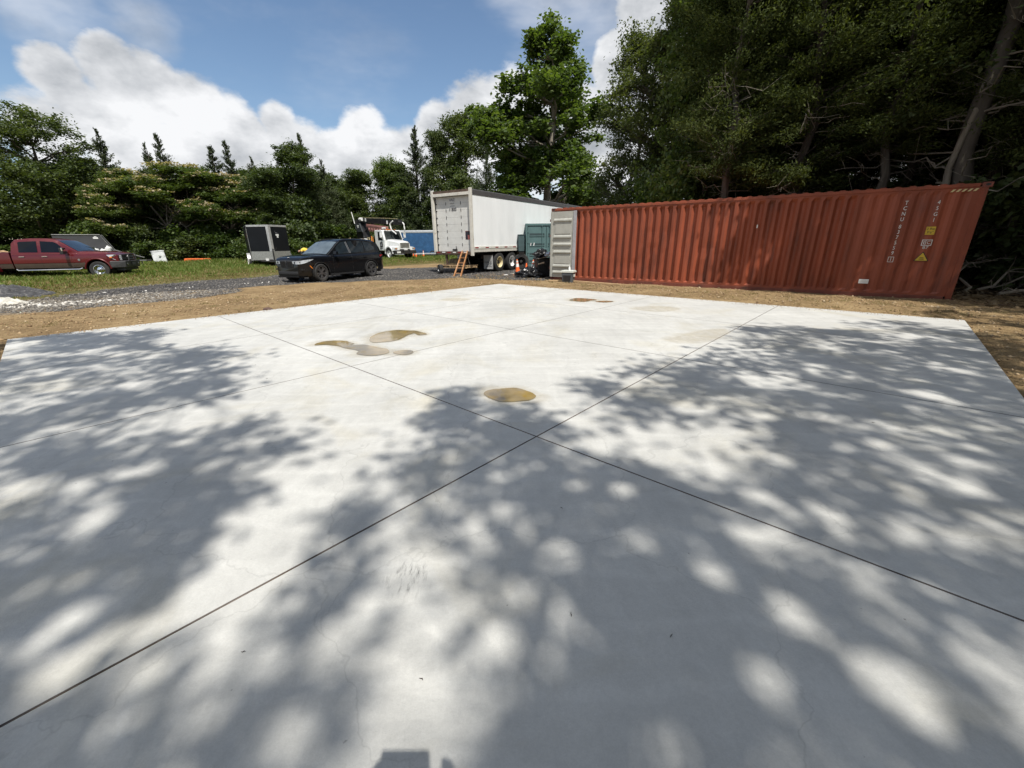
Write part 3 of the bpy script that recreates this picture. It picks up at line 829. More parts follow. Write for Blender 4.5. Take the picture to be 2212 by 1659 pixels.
def red_container():
    a = Vector((1.72, 18.35, -0.10)); b = Vector((11.62, 10.85, -0.14))
    d = (b - a); L = d.length
    rz = math.atan2(d.y, d.x)
    root = empty('shipping_container', a, rot=(0, -math.asin(d.z / L), rz), label='long rust-red corrugated shipping container with one grey door folded open', cat='container')
    H, W = 2.92, 2.44
    # local x along, y away from the slab, outward face at y = 0
    mb = corrugated(L - 0.24, 0.17, H - 0.10, 0.278, 0.085, flat_from=L - 2.6, flat_depth=0.03)
    o = mb.build('side_wall', RUST_RED, root); o.location = (0.12, 0.02, 0)
    mb = corrugated(L - 0.24, 0.17, H - 0.10, 0.278, 0.040)
    o = mb.build('side_wall', RUST_RED, root); o.location = (0.12, W - 0.02, 0)
    mb = MB(); mb.box(0.16, L - 0.16, 0, 0.06, H - 0.10, H - 0.02); mb.build('top_rail', RUST_RED, root, bevel=0.006)
    mb = MB(); mb.box(0.16, L - 0.16, W - 0.06, W, H - 0.10, H - 0.02); mb.build('top_rail', RUST_RED, root)
    mb = MB(); mb.box(0.16, L - 0.16, 0, 0.05, 0.02, 0.17); mb.build('bottom_rail', RUST_DARK, root, bevel=0.005)
    mb = MB(); mb.box(0.16, L - 0.16, W - 0.05, W, 0.02, 0.17); mb.build('bottom_rail', RUST_DARK, root)
    for x in (0.0, L - 0.12):
        for y in (0.0, W - 0.12):
            mb = MB(); mb.box(x, x + 0.12, y + 0.002, y + 0.118, 0.12, H - 0.12); mb.build('corner_post', RUST_DARK if x == 0 else RUST_RED, root, bevel=0.006)
            for z in (0.0, H - 0.12):
                mb = MB(); mb.box(x - 0.004, x + 0.174, y - 0.004, y + 0.158, z, z + 0.118)
                c = mb.build('corner_casting', RUST_DARK, root, bevel=0.006)
                mb = MB(); mb.prism([(x + 0.09 + 0.045 * math.cos(t), z + 0.06 + 0.028 * math.sin(t)) for t in np.linspace(0, 2 * math.pi, 14)[:-1]], 'y', y - 0.006, y + 0.01)
                mb.build('casting_hole', BLACK_PLASTIC, c)
    mb = MB(); mb.box(0.02, 0.10, 0.16, W - 0.16, H - 0.12, H - 0.02); mb.build('door_header', RUST_DARK, root, bevel=0.005)
    mb = MB(); mb.box(0.0, 0.10, 0.16, W - 0.16, 0.0, 0.16); mb.build('door_sill', RUST_DARK, root)
    # roof sheet: cross corrugations whose ends show as a row of bumps over the top rail
    n = int((L - 0.3) / 0.29)
    for k in range(n):
        x = 0.2 + k * 0.29
        mb = MB(); mb.prism([(x, H - 0.03), (x + 0.05, H + 0.004), (x + 0.15, H + 0.004), (x + 0.20, H - 0.03)], 'y', 0.02, W - 0.02)
        mb.build('roof_rib', RUST_RED, root)
    mb = MB(); mb.box(0.12, L - 0.12, 0.04, W - 0.04, H - 0.06, H - 0.028); mb.build('roof_panel', RUST_RED, root)
    mb = corrugated(W - 0.24, 0.17, H - 0.10, 0.25, 0.04)
    o = mb.build('end_wall', RUST_RED, root); o.location = (L - 0.02, 0.12, 0); o.rotation_euler = (0, 0, R(90))
    mb = MB(); mb.box(0.12, L - 0.12, 0.06, W - 0.06, 0.12, 0.16); mb.build('floor', DARK_STEEL, root)
    # closed far door leaf
    mb = MB(); mb.box(0.03, 0.08, W / 2, W - 0.13, 0.17, H - 0.13); mb.build('door', DOOR_GREY, root)
    # near door leaf folded back flat against the side: its inner face with pressed ribs shows
    dr = MB(); dr.box(0.05, 1.20, -0.075, -0.045, 0.19, H - 0.14)
    door = dr.build('door', DOOR_GREY, root, label='grey inner face of the opened door with pressed ribs')
    for z in (0.40, 0.66, 1.22, 1.52, 1.82, 2.46):
        mb = MB(); mb.prism([(-0.075, z - 0.07), (-0.078, z - 0.07), (-0.125, z - 0.045), (-0.125, z), (-0.078, z + 0.055), (-0.075, z + 0.055)], 'x', 0.19, 1.02)
        mb.build('pressed_rib', DOOR_GREY, door)
    for (x0, x1, z0, z1) in ((0.24, 0.96, 1.92, 2.34), (0.24, 0.96, 0.74, 1.12)):
        mb = MB(); mb.box(x0, x1, -0.088, -0.0752, z0, z1); mb.build('recess_panel', DOOR_GREY, door, bevel=0.01)
    for (x0, x1) in ((0.03, 0.13), (1.09, 1.22)):
        mb = MB(); mb.box(x0, x1, -0.10, -0.04, 0.185, H - 0.135); mb.build('gasket', GASKET if x0 > 1 else DOOR_GREY, door, bevel=0.01)
    for z in (0.5, 1.1, 1.8, 2.4):
        mb = MB(); mb.box(-0.03, 0.06, -0.06, 0.02, z, z + 0.1); mb.build('hinge', RUST_DARK, door)
    # markings (facing -y)
    rot = (R(90), 0, 0)
    xt = L - 1.42
    mk = [('T', 2.52), ('C', 2.385), ('N', 2.25), ('U', 2.115), ('8', 1.93), ('3', 1.795), ('7', 1.66), ('5', 1.525), ('5', 1.39), ('9', 1.255), ('1', 1.09)]
    for ch, z in mk:
        text_part('letter', ch, 0.135, WHITE_INK, root, (xt, 0.012, z), rot, sx=0.8)
    mb = MB()
    for (x0, x1, z0, z1) in ((-.06, -.05, 1.02, 1.16), (.05, .06, 1.02, 1.16), (-.05, .05, 1.02, 1.03), (-.05, .05, 1.15, 1.16)):
        mb.box(xt + x0, xt + x1, 0.008, 0.012, z0, z1)
    mb.build('check_digit_frame', WHITE_INK, root)
    xt2 = L - 0.80
    for ch, z in (('4', 2.50), ('5', 2.36), ('G', 2.22), ('1', 2.08)):
        text_part('letter', ch, 0.135, WHITE_INK, root, (xt2, 0.012, z), rot, sx=0.8)
    mb = MB(); mb.box(xt2 - .09, xt2 + .09, 0.006, 0.012, 1.72, 1.92); d1 = mb.build('height_decal', YELLOW_DECAL, root)
    text_part('decal_text', '2.9m\n9\'6"', 0.085, BLACK_INK, d1, (xt2, 0.004, 1.82), rot, extrude=0.001)
    mb = MB()
    for (x0, x1, z0, z1) in ((-.10, .10, 1.585, 1.60), (-.10, .10, 1.45, 1.465), (-.10, -.085, 1.465, 1.585), (.085, .10, 1.465, 1.585), (-.03, -.018, 1.465, 1.585), (-.065, -.05, 1.48, 1.57)):
        mb.box(xt2 + x0, xt2 + x1, 0.008, 0.012, z0, z1)
    mb.build('ic_frame', WHITE_INK, root)
    text_part('letter', 'C', 0.11, WHITE_INK, root, (xt2 + .035, 0.010, 1.525), rot)
    text_part('letter', '87', 0.10, WHITE_INK, root, (xt2, 0.010, 1.40), rot, sx=1.2)
    mb = MB(); mb.prism([(xt2 - .16, 1.06), (xt2 + .14, 1.06), (xt2 - .01, 1.30)], 'y', 0.006, 0.012); d2 = mb.build('warning_decal', BLACK_INK, root)
    mb = MB(); mb.prism([(xt2 - .135, 1.072), (xt2 + .115, 1.072), (xt2 - .01, 1.272)], 'y', 0.003, 0.007); mb.build('warning_face', YELLOW_DECAL, d2)
    mb = MB(); mb.box(xt2 - .06, xt2 + .04, 0.001, 0.004, 1.10, 1.115); mb.box(xt2 - .05, xt2 + .03, 0.001, 0.004, 1.135, 1.15); mb.build('warning_print', BLACK_INK, d2)
    mb = MB(); mb.box(L - 1.98, L - 1.76, 0.006, 0.012, 0.42, 0.54); mb.build('data_plate', WHITE_INK, root)
    for k in range(5):
        x = L - 0.66 + k * 0.10
        mb = MB(); mb.prism([(x, H - 0.195), (x + .05, H - 0.195), (x + .10, H - 0.135), (x + .05, H - 0.135)], 'y', 0.004, 0.012); mb.build('hazard_stripe', M('stripe_cream', (0.6, 0.48, 0.25), 0.6), root)
    mb = MB(); mb.box(7.6, 7.63, 0.012, 0.018, 1.98, 2.08); mb.build('paper_scrap', WHITE_INK, root)
    return root


red_container()

# ------------------------------------------------------------------ teal container behind it
TEAL = M('container_teal', (0.085, 0.155, 0.155), 0.6, var=0.13, scale=2.5, col2=(0.13, 0.20, 0.20), mixlo=0.55, mixhi=0.8)
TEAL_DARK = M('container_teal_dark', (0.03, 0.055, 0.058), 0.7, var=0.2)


def teal_container():
    root = empty('shipping_container', (0.92, 25.7, gzf(0.92, 25.7)), R(2), label='teal shipping container with closed ribbed doors and lock rods beside white trailer', cat='container')
    W, H, L = 2.44, 2.60, 6.0
    for x in (0.0, W - 0.1):
        mb = MB(); mb.box(x, x + 0.1, 0, 0.12, 0.12, H - 0.12); mb.build('corner_post', TEAL, root, bevel=0.008)
        for z in (0, H - 0.12):
            mb = MB(); mb.box(x - 0.03, x + 0.13, -0.004, 0.16, z, z + 0.118); mb.build('corner_casting', TEAL, root, bevel=0.006)
    mb = MB(); mb.box(0.13, W - 0.13, 0.0, 0.1, H - 0.12, H - 0.01); mb.build('door_header', TEAL, root)
    mb = MB(); mb.box(0.13, W - 0.13, 0.0, 0.1, 0.0, 0.15); mb.build('door_sill', TEAL, root)
    for side, (x0, x1) in (('l', (0.12, W / 2 - 0.012)), ('r', (W / 2 + 0.012, W - 0.12))):
        mb = MB(); mb.box(x0, x1, 0.04, 0.08, 0.16, H - 0.13); dr = mb.build('door', TEAL, root)
        for z in (0.42, 0.82, 1.36, 1.92):
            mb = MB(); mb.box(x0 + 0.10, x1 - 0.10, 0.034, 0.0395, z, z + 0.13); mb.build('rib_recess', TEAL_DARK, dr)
            mb = MB(); mb.box(x0 + 0.10, x1 - 0.10, 0.012, 0.0395, z - 0.05, z - 0.002); mb.build('pressed_rib', TEAL, dr, bevel=0.006)
        for xr in ((x1 - 0.24,) if side == 'l' else (x0 + 0.24,)) + ((x0 + 0.2,) if side == 'r' else ()):
            mb = MB(); mb.tube([(xr, 0.0, 0.1), (xr, 0.0, H - 0.06)], 0.022, 8); rod = mb.build('lock_rod', TEAL, dr, smooth=True)
            for z in (0.12, H - 0.14):
                mb = MB(); mb.box(xr - 0.05, xr + 0.05, -0.03, 0.03, z, z + 0.08); mb.build('rod_keeper', TEAL, rod)
        for z in (0.4, 0.95, 1.5, 2.1):
            xh = 0.06 if side == 'l' else W - 0.12
            mb = MB(); mb.box(xh, xh + 0.1, -0.012, 0.04, z, z + 0.09); mb.build('hinge', TEAL, dr)
    mb = MB(); mb.box(W / 2 - 0.16, W / 2 + 0.05, -0.04, 0.02, 1.10, 1.20); mb.box(W / 2 - 0.14, W / 2 - 0.10, -0.05, 0.0, 0.95, 1.1); mb.build('lock_box', TEAL, root, bevel=0.01)
    mb = MB(); mb.prism([(0.26, 1.30), (0.30, 1.32), (0.33, 1.52), (0.28, 1.5)], 'y', 0.030, 0.0345); mb.prism([(0.44, 1.36), (0.50, 1.33), (0.52, 1.52), (0.48, 1.53)], 'y', 0.030, 0.0345)
    mb.build('torn_sticker', WHITE_INK, root)
    mb = MB(); mb.box(W - 0.55, W - 0.38, 0.030, 0.0345, 1.62, 1.74); mb.build('yellow_sticker', YELLOW_DECAL, root)
    for y in (0.02,):
        for x in (0.02, W - 0.02):
            mb = corrugated(L - 0.3, 0.15, H - 0.10, 0.28, 0.035)
            o = mb.build('side_wall', TEAL, root); o.location = (x, 0.15, 0); o.rotation_euler = (0, 0, R(90))
    mb = MB(); mb.box(0.0, W, 0.12, L, H - 0.06, H - 0.02); mb.build('roof_panel', TEAL, root)
    mb = MB(); mb.box(0.02, W - 0.02, L - 0.05, L, 0.0, H - 0.06); mb.build('end_wall', TEAL, root)
    return root


teal_container()

# a lower dark green steel locker on a wheel squeezed between trailer and teal container
def steel_locker():
    root = empty('steel_locker', (0.60, 25.35, gzf(0.6, 25.4)), R(5), label='dark green steel locker on a tyred axle between white trailer and teal container', cat='locker')
    mb = MB(); mb.box(-0.12, 0.22, 0.05, 1.6, 1.05, 1.95); mb.build('cabinet', M('locker_green', (0.05, 0.085, 0.09), 0.6, var=0.2), root, bevel=0.01)
    mb = MB(); mb.box(-0.14, 0.24, 0.03, 1.62, 1.95, 1.99); mb.build('lid', M('locker_green', (0.05, 0.085, 0.09)), root)
    mb = MB(); mb.box(-0.10, 0.22, 0.1, 1.5, 0.92, 1.05); mb.box(-0.02, 0.14, 0.5, 0.6, 0.42, 0.92); mb.build('chassis', DARK_STEEL, root)
    wheel(root, (0.05, 0.25, 0.46), 0.46, 0.25, 0.27, -1, DARK_STEEL, 'dish')
    return root


steel_locker()

# ------------------------------------------------------------------ white semi trailer
TR_WHITE = M('trailer_white_sheet', (0.90, 0.92, 0.92), 0.45, var=0.05, scale=1.5, bump=0.05, bscale=3, col2=(0.78, 0.81, 0.81), mixlo=0.5, mixhi=0.8, mscale=1.2, stretch=(1, 1, 0.3))
TR_CREAM = M('trailer_frame_cream', (0.58, 0.56, 0.50), 0.6, var=0.12, scale=4, col2=(0.22, 0.12, 0.06), mixlo=0.62, mixhi=0.72, mscale=5)
TR_DOOR = M('trailer_rolldoor', (0.62, 0.62, 0.59), 0.6, var=0.06, scale=2.5, col2=(0.54, 0.53, 0.50), mixlo=0.5, mixhi=0.75)
TR_RAIL = M('trailer_top_rail', (0.10, 0.095, 0.095), 0.5, 0.3, var=0.2, scale=6)
RUSTY = M('rusty_beam', (0.085, 0.055, 0.04), 0.85, var=0.35, scale=7, bump=0.3, bscale=30)
RED_TAPE = M('red_reflective_tape', (0.26, 0.012, 0.018), 0.4, var=0.15, scale=20)
RIM_CREAM = M('rim_cream', (0.66, 0.56, 0.33), 0.5, var=0.2, scale=7, col2=(0.3, 0.18, 0.08), mixlo=0.58, mixhi=0.72)
RIM_WHITE = M('rim_white', (0.76, 0.76, 0.74), 0.5, var=0.1, scale=7)
FLAP = M('mudflap_white', (0.50, 0.50, 0.49), 0.7, var=0.15, scale=4)


def semi_trailer():
    az = R(32.5)
    root = empty('semi_trailer', (-1.96, 22.0, -0.05), math.pi / 2 - az, label='white box semi trailer with rolling rear door raised on dual wheels', cat='trailer')
    # local x forward, y left; rear right corner at origin
    L, W, zt, zb = 14.5, 2.59, 4.10, 1.12
    mb = MB(); mb.box(0.12, L, 0.0, 0.03, zb + 0.22, zt - 0.20); mb.build('side_wall', TR_WHITE, root)
    mb = MB(); mb.box(0.12, L, W - 0.03, W, zb + 0.22, zt - 0.20); mb.build('side_wall', TR_WHITE, root)
    mb = MB(); mb.box(L - 0.03, L - 0.0005, 0.03, W - 0.03, zb, zt - 0.06); mb.build('front_wall', TR_WHITE, root)
    for y0, y1 in ((-0.025, 0.035), (W - 0.035, W + 0.025)):
        mb = MB(); mb.prism([(y0, zt - 0.26), (y1, zt - 0.26), (y1, zt - 0.02), (y0 + 0.02, zt - 0.02), (y0, zt - 0.06)], 'x', 0.12, L); mb.build('top_rail', TR_RAIL, root)
        mb = MB(); mb.box(0.12, L, y0, y1, zb + 0.13, zb + 0.26); mb.build('bottom_rail', TR_CREAM, root, bevel=0.006)
        mb = MB(); mb.box(0.12, L, y0 + 0.012, y1 - 0.012, zb - 0.02, zb + 0.122); mb.build('side_sill', TR_CREAM, root)
    mb = MB(); mb.box(0.1, L, 0.03, W - 0.03, zt - 0.05, zt - 0.02); mb.build('roof', TR_RAIL, root)
    x = 0.22; k = 0
    while x < 9:
        mb = MB(); mb.box(x, x + 0.29, -0.029, -0.0255, zb + 0.17, zb + 0.225); mb.build('red_tape', RED_TAPE, root)
        mb = MB(); mb.box(x + 0.31, x + 0.48, -0.029, -0.0255, zb + 0.17, zb + 0.225); mb.build('white_tape', WHITE_INK, root)
        x += 0.92
    # rear frame
    for y0, y1 in ((-0.03, 0.12), (W - 0.12, W + 0.03)):
        mb = MB(); mb.box(0.0, 0.13, y0, y1, zb - 0.20 if y0 < 0 else zb - 0.05, zt + 0.03); mb.build('rear_post', TR_CREAM, root, bevel=0.012)
    mb = MB(); mb.box(-0.015, 0.11, 0.12, W - 0.12, zt - 0.28, zt - 0.14); mb.build('rear_header', TR_CREAM, root, bevel=0.01)
    mb = MB(); mb.box(0.03, 0.12, 0.12, W - 0.12, zt - 0.14, zt - 0.01); mb.build('header_box', RUSTY, root)
    # rolling door of panels
    dx0 = 0.19
    z0d, z1d = zb + 0.02, zt - 0.28
    n = 8; hp = (z1d - z0d) / n
    for k in range(n):
        mb = MB(); mb.box(dx0, dx0 + 0.03, 0.13, W - 0.13, z0d + k * hp + 0.002, z0d + (k + 1) * hp - 0.002); p = mb.build('door_panel', TR_DOOR, root, bevel=0.004)
        if k > 0:
            for y in (0.78, W - 0.82):
                mb = MB(); mb.box(dx0 - 0.014, dx0 - 0.001, y - 0.014, y + 0.014, z0d + k * hp - 0.075, z0d + k * hp + 0.075); mb.build('panel_hinge', DARK_STEEL, p)
            mb = MB(); mb.box(dx0 - 0.02, dx0 - 0.001, W - 0.20, W - 0.14, z0d + k * hp - 0.025, z0d + k * hp + 0.03); mb.build('roller_bracket', DARK_STEEL, p)
    mb = MB(); mb.box(dx0 + 0.03, dx0 + 0.05, 0.05, W - 0.05, z0d, z1d); mb.build('door_backing', DARK_STEEL, root)
    rr = (R(90), 0, R(-90))
    zc = zt - 0.45
    BLUE_INK = M('navy_print', (0.015, 0.012, 0.06), 0.6)
    mb = MB(); mb.box(dx0 - 0.003, dx0 - 0.0008, W / 2 - 0.19 + .05, W / 2 + 0.19 + .05, zc - 0.42, zc + 0.09); dec = mb.build('dealer_decal', TR_DOOR, root)
    text_part('decal_text', 'HALE', 0.20, BLUE_INK, dec, (dx0 - 0.006, W / 2 + .05, zc), rr, sx=0.82, spacing=0.9)
    text_part('decal_text', 'TRAILER', 0.085, M('grey_print', (0.12, 0.12, 0.12), 0.6), dec, (dx0 - 0.006, W / 2 + .05, zc - 0.17), rr, sx=1.0)
    mb = MB(); mb.box(dx0 - 0.006, dx0 - 0.003, W / 2 - 0.12, W / 2 + 0.2, zc - 0.30, zc - 0.275); mb.build('decal_print', M('grey_print', (0.12, 0.12, 0.12), 0.6), dec)
    text_part('trailer_number', '11800', 0.24, BLACK_INK, root, (dx0 - 0.012, W / 2 + .03, zc - 0.46), rr, sx=0.85)
    mb = MB(); mb.box(dx0 - 0.004, dx0 - 0.001, 0.14, 0.56, zb + 0.60, zb + 1.02); st = mb.build('warning_sticker', M('sticker_pink', (0.42, 0.13, 0.11), 0.6, var=0.3, scale=9), root)
    mb = MB(); mb.box(dx0 - 0.007, dx0 - 0.004, 0.40, 0.55, zb + 0.61, zb + 1.01); mb.prism([(0.14, zb + 1.01), (0.40, zb + 1.01), (0.40, zb + 0.84), (0.30, zb + 0.80)], 'x', dx0 - 0.007, dx0 - 0.004); mb.build('sticker_print', BLACK_INK, st)
    mb = MB(); mb.box(dx0 - 0.05, dx0 - 0.002, W / 2 - 0.16, W / 2 + 0.14, zb + 0.06, zb + 0.14); mb.box(dx0 - 0.07, dx0 - 0.04, W / 2 - 0.14, W / 2 - 0.11, zb + 0.1, zb + 0.28); mb.build('door_latch', DARK_STEEL, root)
    # sill, bumper and under-frame
    mb = MB(); mb.box(-0.06, 0.22, 0.12, W - 0.12, zb - 0.14, zb + 0.015); mb.build('rear_sill', RUSTY, root, bevel=0.01)
    for k in range(6):
        y = 0.3 + k * 0.37
        mb = MB(); mb.box(-0.064, -0.061, y, y + 0.22, zb - 0.05, zb); mb.build('sill_tape', RED_TAPE if k % 2 else WHITE_INK, root)
    for y in (0.75, W - 0.85):
        mb = MB(); mb.box(0.02, 0.10, y, y + 0.10, 0.42, zb - 0.14); mb.build('bumper_post', RUSTY, root)
    for k in range(12):
        mb = MB(); mb.box(0.5 + k * 1.1, 0.6 + k * 1.1, 0.04, W - 0.04, zb - 0.02, zb + 0.08); mb.build('cross_member', DARK_STEEL, root)
    for y in (0.75, W - 0.85):
        mb = MB(); mb.box(0.3, 13.5, y, y + 0.1, zb - 0.18, zb - 0.021); mb.build('chassis_rail', DARK_STEEL, root)
    # bogie
    for k, (xw, rm) in enumerate(((2.55, RIM_CREAM), (3.87, RIM_WHITE))):
        r = 0.52
        wheel(root, (xw, 0.16, r), r, 0.27, 0.29, -1, rm, 'dish')
        wheel(root, (xw, 0.50, r), r, 0.27, 0.29, -1, DARK_STEEL, 'dish')
        wheel(root, (xw, W - 0.16, r), r, 0.27, 0.29, 1, rm, 'dish')
        wheel(root, (xw, W - 0.50, r), r, 0.27, 0.29, 1, DARK_STEEL, 'dish')
        mb = MB(); mb.tube([(xw, 0.1, r), (xw, W - 0.1, r)], 0.07, 10); mb.build('axle', DARK_STEEL, root)
    mb = MB(); mb.box(1.9, 4.6, 0.72, 0.86, 0.70, 0.95); mb.box(1.9, 4.6, W - .86, W - .72, 0.70, 0.95); mb.build('bogie_frame', DARK_STEEL, root)
    # mud flap
    for y0 in (0.04, W - 0.66):
        mb = MB(); mb.box(1.86, 1.87, y0, y0 + 0.62, 0.16, 0.90); fl = mb.build('mud_flap', FLAP, root)
        mb = MB(); mb.box(1.84, 1.90, y0, y0 + 0.62, 0.90, 0.95); mb.box(1.84, 1.9, y0 + 0.3, y0 + 0.34, .95, 1.14); mb.build('flap_hanger', DARK_STEEL, fl)
        if y0 < 1:
            text_part('flap_text', 'HALE', 0.20, BLACK_INK, fl, (1.857, y0 + 0.31, 0.52), rr, sx=0.95)
            text_part('flap_text', 'EAST', 0.12, BLACK_INK, fl, (1.857, y0 + 0.24, 0.38), rr)
            mb = MB(); mb.box(1.857, 1.8595, y0 + 0.08, y0 + 0.46, 0.27, 0.30); mb.build('flap_print', BLACK_INK, fl)
    # landing gear under the nose
    for y in (0.5, W - 0.6):
        mb = MB(); mb.box(11.4, 11.52, y, y + 0.12, 0.06, zb - 0.02); mb.box(11.3, 11.62, y - 0.05, y + 0.17, 0.0, 0.06); mb.build('landing_leg', DARK_STEEL, root)
    return root


semi = semi_trailer()


def world_of(root, p):
    bpy.context.view_layer.update()
    return root.matrix_world @ Vector(p)


# timber pallet slung under the trailer's tail
def slung_pallet():
    p = world_of(semi, (0.30, 1.35, 0.42))
    root = empty('timber_pallet', p, semi.rotation_euler.z, label='weathered timber pallet slung under the trailer tail', cat='pallet')
    for y in (-1.0, 0.0, 0.98):
        mb = MB(); mb.box(-0.5, 0.5, y - 0.02, y + 0.02, -0.10, -0.001); mb.build('stringer', WOOD, root)
    for k in range(6):
        x = -0.5 + k * 0.185
        mb = MB(); mb.box(x, x + 0.09, -1.05, 1.05, 0.0, 0.022); mb.build('deck_board', WOOD, root)
    for k in range(3):
        x = -0.5 + k * 0.44
        mb = MB(); mb.box(x, x + 0.09, -1.05, 1.05, -0.122, -0.101); mb.build('deck_board', WOOD, root)
    for y in (-0.9, -0.55, 0.55, 0.9):
        mb = MB(); mb.tube([(0.05, y, 0.0), (0.0, y * 0.8, 0.62)], 0.014, 6); mb.build('sling_strap', M('webbing_pale', (0.5, 0.45, 0.38), 0.9), root)
    return root


slung_pallet()

MATT_TREAD = M('tread_mat_tan', (0.30, 0.24, 0.16), 0.9, var=0.3, scale=9, col2=(0.10, 0.08, 0.06), mixlo=0.5, mixhi=0.6, mscale=8)


def track_mat():
    p = world_of(semi, (0.62, 1.55, 0.46))
    root = empty('rope_coil', p, semi.rotation_euler.z + R(12), label='coiled tan rope heaped on the slung pallet', cat='rope')
    for k in range(5):
        mb = MB()
        mb.tube([(0.20 * math.cos(t) + 0.02 * k, (0.62 - 0.05 * k) * math.sin(t), 0.05 + 0.05 * k + 0.012 * math.sin(3 * t)) for t in np.linspace(0, 2 * math.pi, 28)], 0.035, 7)
        mb.build('rope_turn', MATT_TREAD, root, smooth=True)


track_mat()


def ladder():
    a = Vector((-2.62, 20.55, 0)); a.z = gzf(a.x, a.y)
    top = world_of(semi, (-0.085, 0.42, 1.16))
    root = empty('wooden_ladder', a, label='short orange wooden ladder leaning on the trailer sill', cat='ladder')
    side = Vector((1, -0.35, 0)).normalized()
    d = top - a
    for s in (-0.16, 0.16):
        mb = MB()
        off = side * s; nrm = d.cross(side).normalized()
        b0 = off * 1.15; t0 = d + off * 0.9 + nrm * 0.0
        w = side * 0.02; h = nrm * 0.04
        mb.hexa([b0 - w - h, b0 + w - h, b0 + w + h, b0 - w + h], [t0 - w - h, t0 + w - h, t0 + w + h, t0 - w + h])
        mb.build('rail', WOOD_ORANGE, root)
    for k in range(5):
        t = 0.12 + k * 0.2
        c = d * t
        mb = MB(); mb.tube([c - side * (0.165 - .02 * t), c + side * (0.165 - .02 * t)], 0.017, 7); mb.build('rung', WOOD_ORANGE, root, smooth=True)


ladder()

# small wheel of a dolly lying half under the trailer tail
def dolly_wheel():
    root = empty('dolly_wheel', (-3.75, 22.55, gzf(-3.75, 22.55)), R(-60), label='small black dolly wheel on the gravel in the trailer shadow', cat='wheel')
    wheel(root, (0, 0, 0.24), 0.24, 0.2, 0.13, -1, STEEL, 'dish', name='hub_wheel')


dolly_wheel()


# ------------------------------------------------------------------ traffic cones
def cone_proto(h, r, base=0.36, dirty=False, bands=True):
    e = empty('traffic_cone')
    mb = MB(); b = base / 2
    mb.prism([(-b, -b + .05), (-b + .05, -b), (b - .05, -b), (b, -b + .05), (b, b - .05), (b - .05, b), (-b + .05, b), (-b, b - .05)], 'z', 0.0, 0.035); mb.build('base', ORANGE if not dirty else BLACK_PLASTIC, e)
    def rad(z): return r * (1 - z / h) + 0.025 * (z / h)
    mb = MB(); prof = [(rad(0) + .012, 0.034), (rad(0.06), 0.07)] + [(rad(z), z) for z in np.linspace(0.1, h - 0.02, 6)] + [(0.018, h), (0.0, h)]
    mb.lathe(prof, 20, 'z'); body = mb.build('cone_body', ORANGE, e, auto=40)
    if bands:
        for (a, c) in ((0.52, 0.74), (0.80, 0.92)):
            mb = MB(); mb.lathe([(rad(a * h) + .004, a * h), (rad(c * h) + .004, c * h)], 20, 'z'); mb.build('reflective_collar', CONE_WHITE, body, smooth=True)
    return e


def place_cone(proto, x, y, rz, label, z=None, tilt=0.0, group='traffic cones', first=False):
    c = proto if first else copy_tree(proto)
    c.location = (x, y, gzf(x, y) if z is None else z); c.rotation_euler = (tilt, tilt * 0.6, rz)
    tag(c, label, 'traffic cone', group)
    return c


cA = cone_proto(0.76, 0.14)
cB = cone_proto(0.58, 0.115, 0.3, bands=False)
place_cone(cA, 1.30, 20.35, 0.3, 'tall orange cone with two white collars right against the rubbish bin', first=True, tilt=0.03)
place_cone(cA, 0.35, 20.9, 0.9, 'dirty banded cone standing next to the trailer wheels', tilt=-0.04)
place_cone(cB, 0.78, 21.0, 0.2, 'small plain pinkish orange cone without collars', first=True)
place_cone(cA, 1.00, 20.55, 0.5, 'leaning grubby cone rising out of the black bags', tilt=0.14)
GC = 'cones beside the blue trailer'
place_cone(cA, -9.65, 43.6, 0.1, 'tall banded cone with the short cone close behind it by blue trailer', group=GC)
place_cone(cA, -8.85, 43.4, 0.7, 'tall banded cone standing alone before the blue trailer', group=GC)
place_cone(cB, -10.0, 44.0, 0.7, 'short orange cone partly behind a tall one by blue trailer', group=GC)


# ------------------------------------------------------------------ rubbish by the container
BIN_BLACK = M('bin_black', (0.016, 0.017, 0.018), 0.55, var=0.2, scale=6)
BAG_BLACK = M('bag_black', (0.012, 0.012, 0.013), 0.28, var=0.3, scale=5, bump=0.9, bscale=9)
CARD = M('cardboard', (0.36, 0.25, 0.16), 0.85, var=0.15, scale=4)


def rubbish_bin():
    x, y = 1.66, 19.95
    root = empty('rubbish_bin', (x, y, gzf(x, y)), R(8), label='overfilled black ribbed rubbish bin against the open container door', cat='bin')
    mb = MB(); mb.hexa([(-.42, -.34, .04), (.42, -.34, .04), (.42, .34, .04), (-.42, .34, .04)], [(-.52, -.42, .84), (.52, -.42, .84), (.52, .42, .84), (-.52, .42, .84)])
    body = mb.build('body', BIN_BLACK, root, bevel=0.03)
    for k in range(9):
        f = -0.40 + k * 0.10
        mb = MB(); mb.hexa([(f * .82 - .012, -.352, .08), (f * .82 + .012, -.352, .08), (f * .82 + .012, -.335, .08), (f * .82 - .012, -.335, .08)],
                           [(f - .012, -.424, .78), (f + .012, -.424, .78), (f + .012, -.405, .78), (f - .012, -.405, .78)]); mb.build('stiffening_rib', BIN_BLACK, body)
    mb = MB(); mb.box(-.55, .55, -.45, .45, .82, .87); mb.build('rim', BIN_BLACK, root, bevel=0.02)
    return root


rubbish_bin()


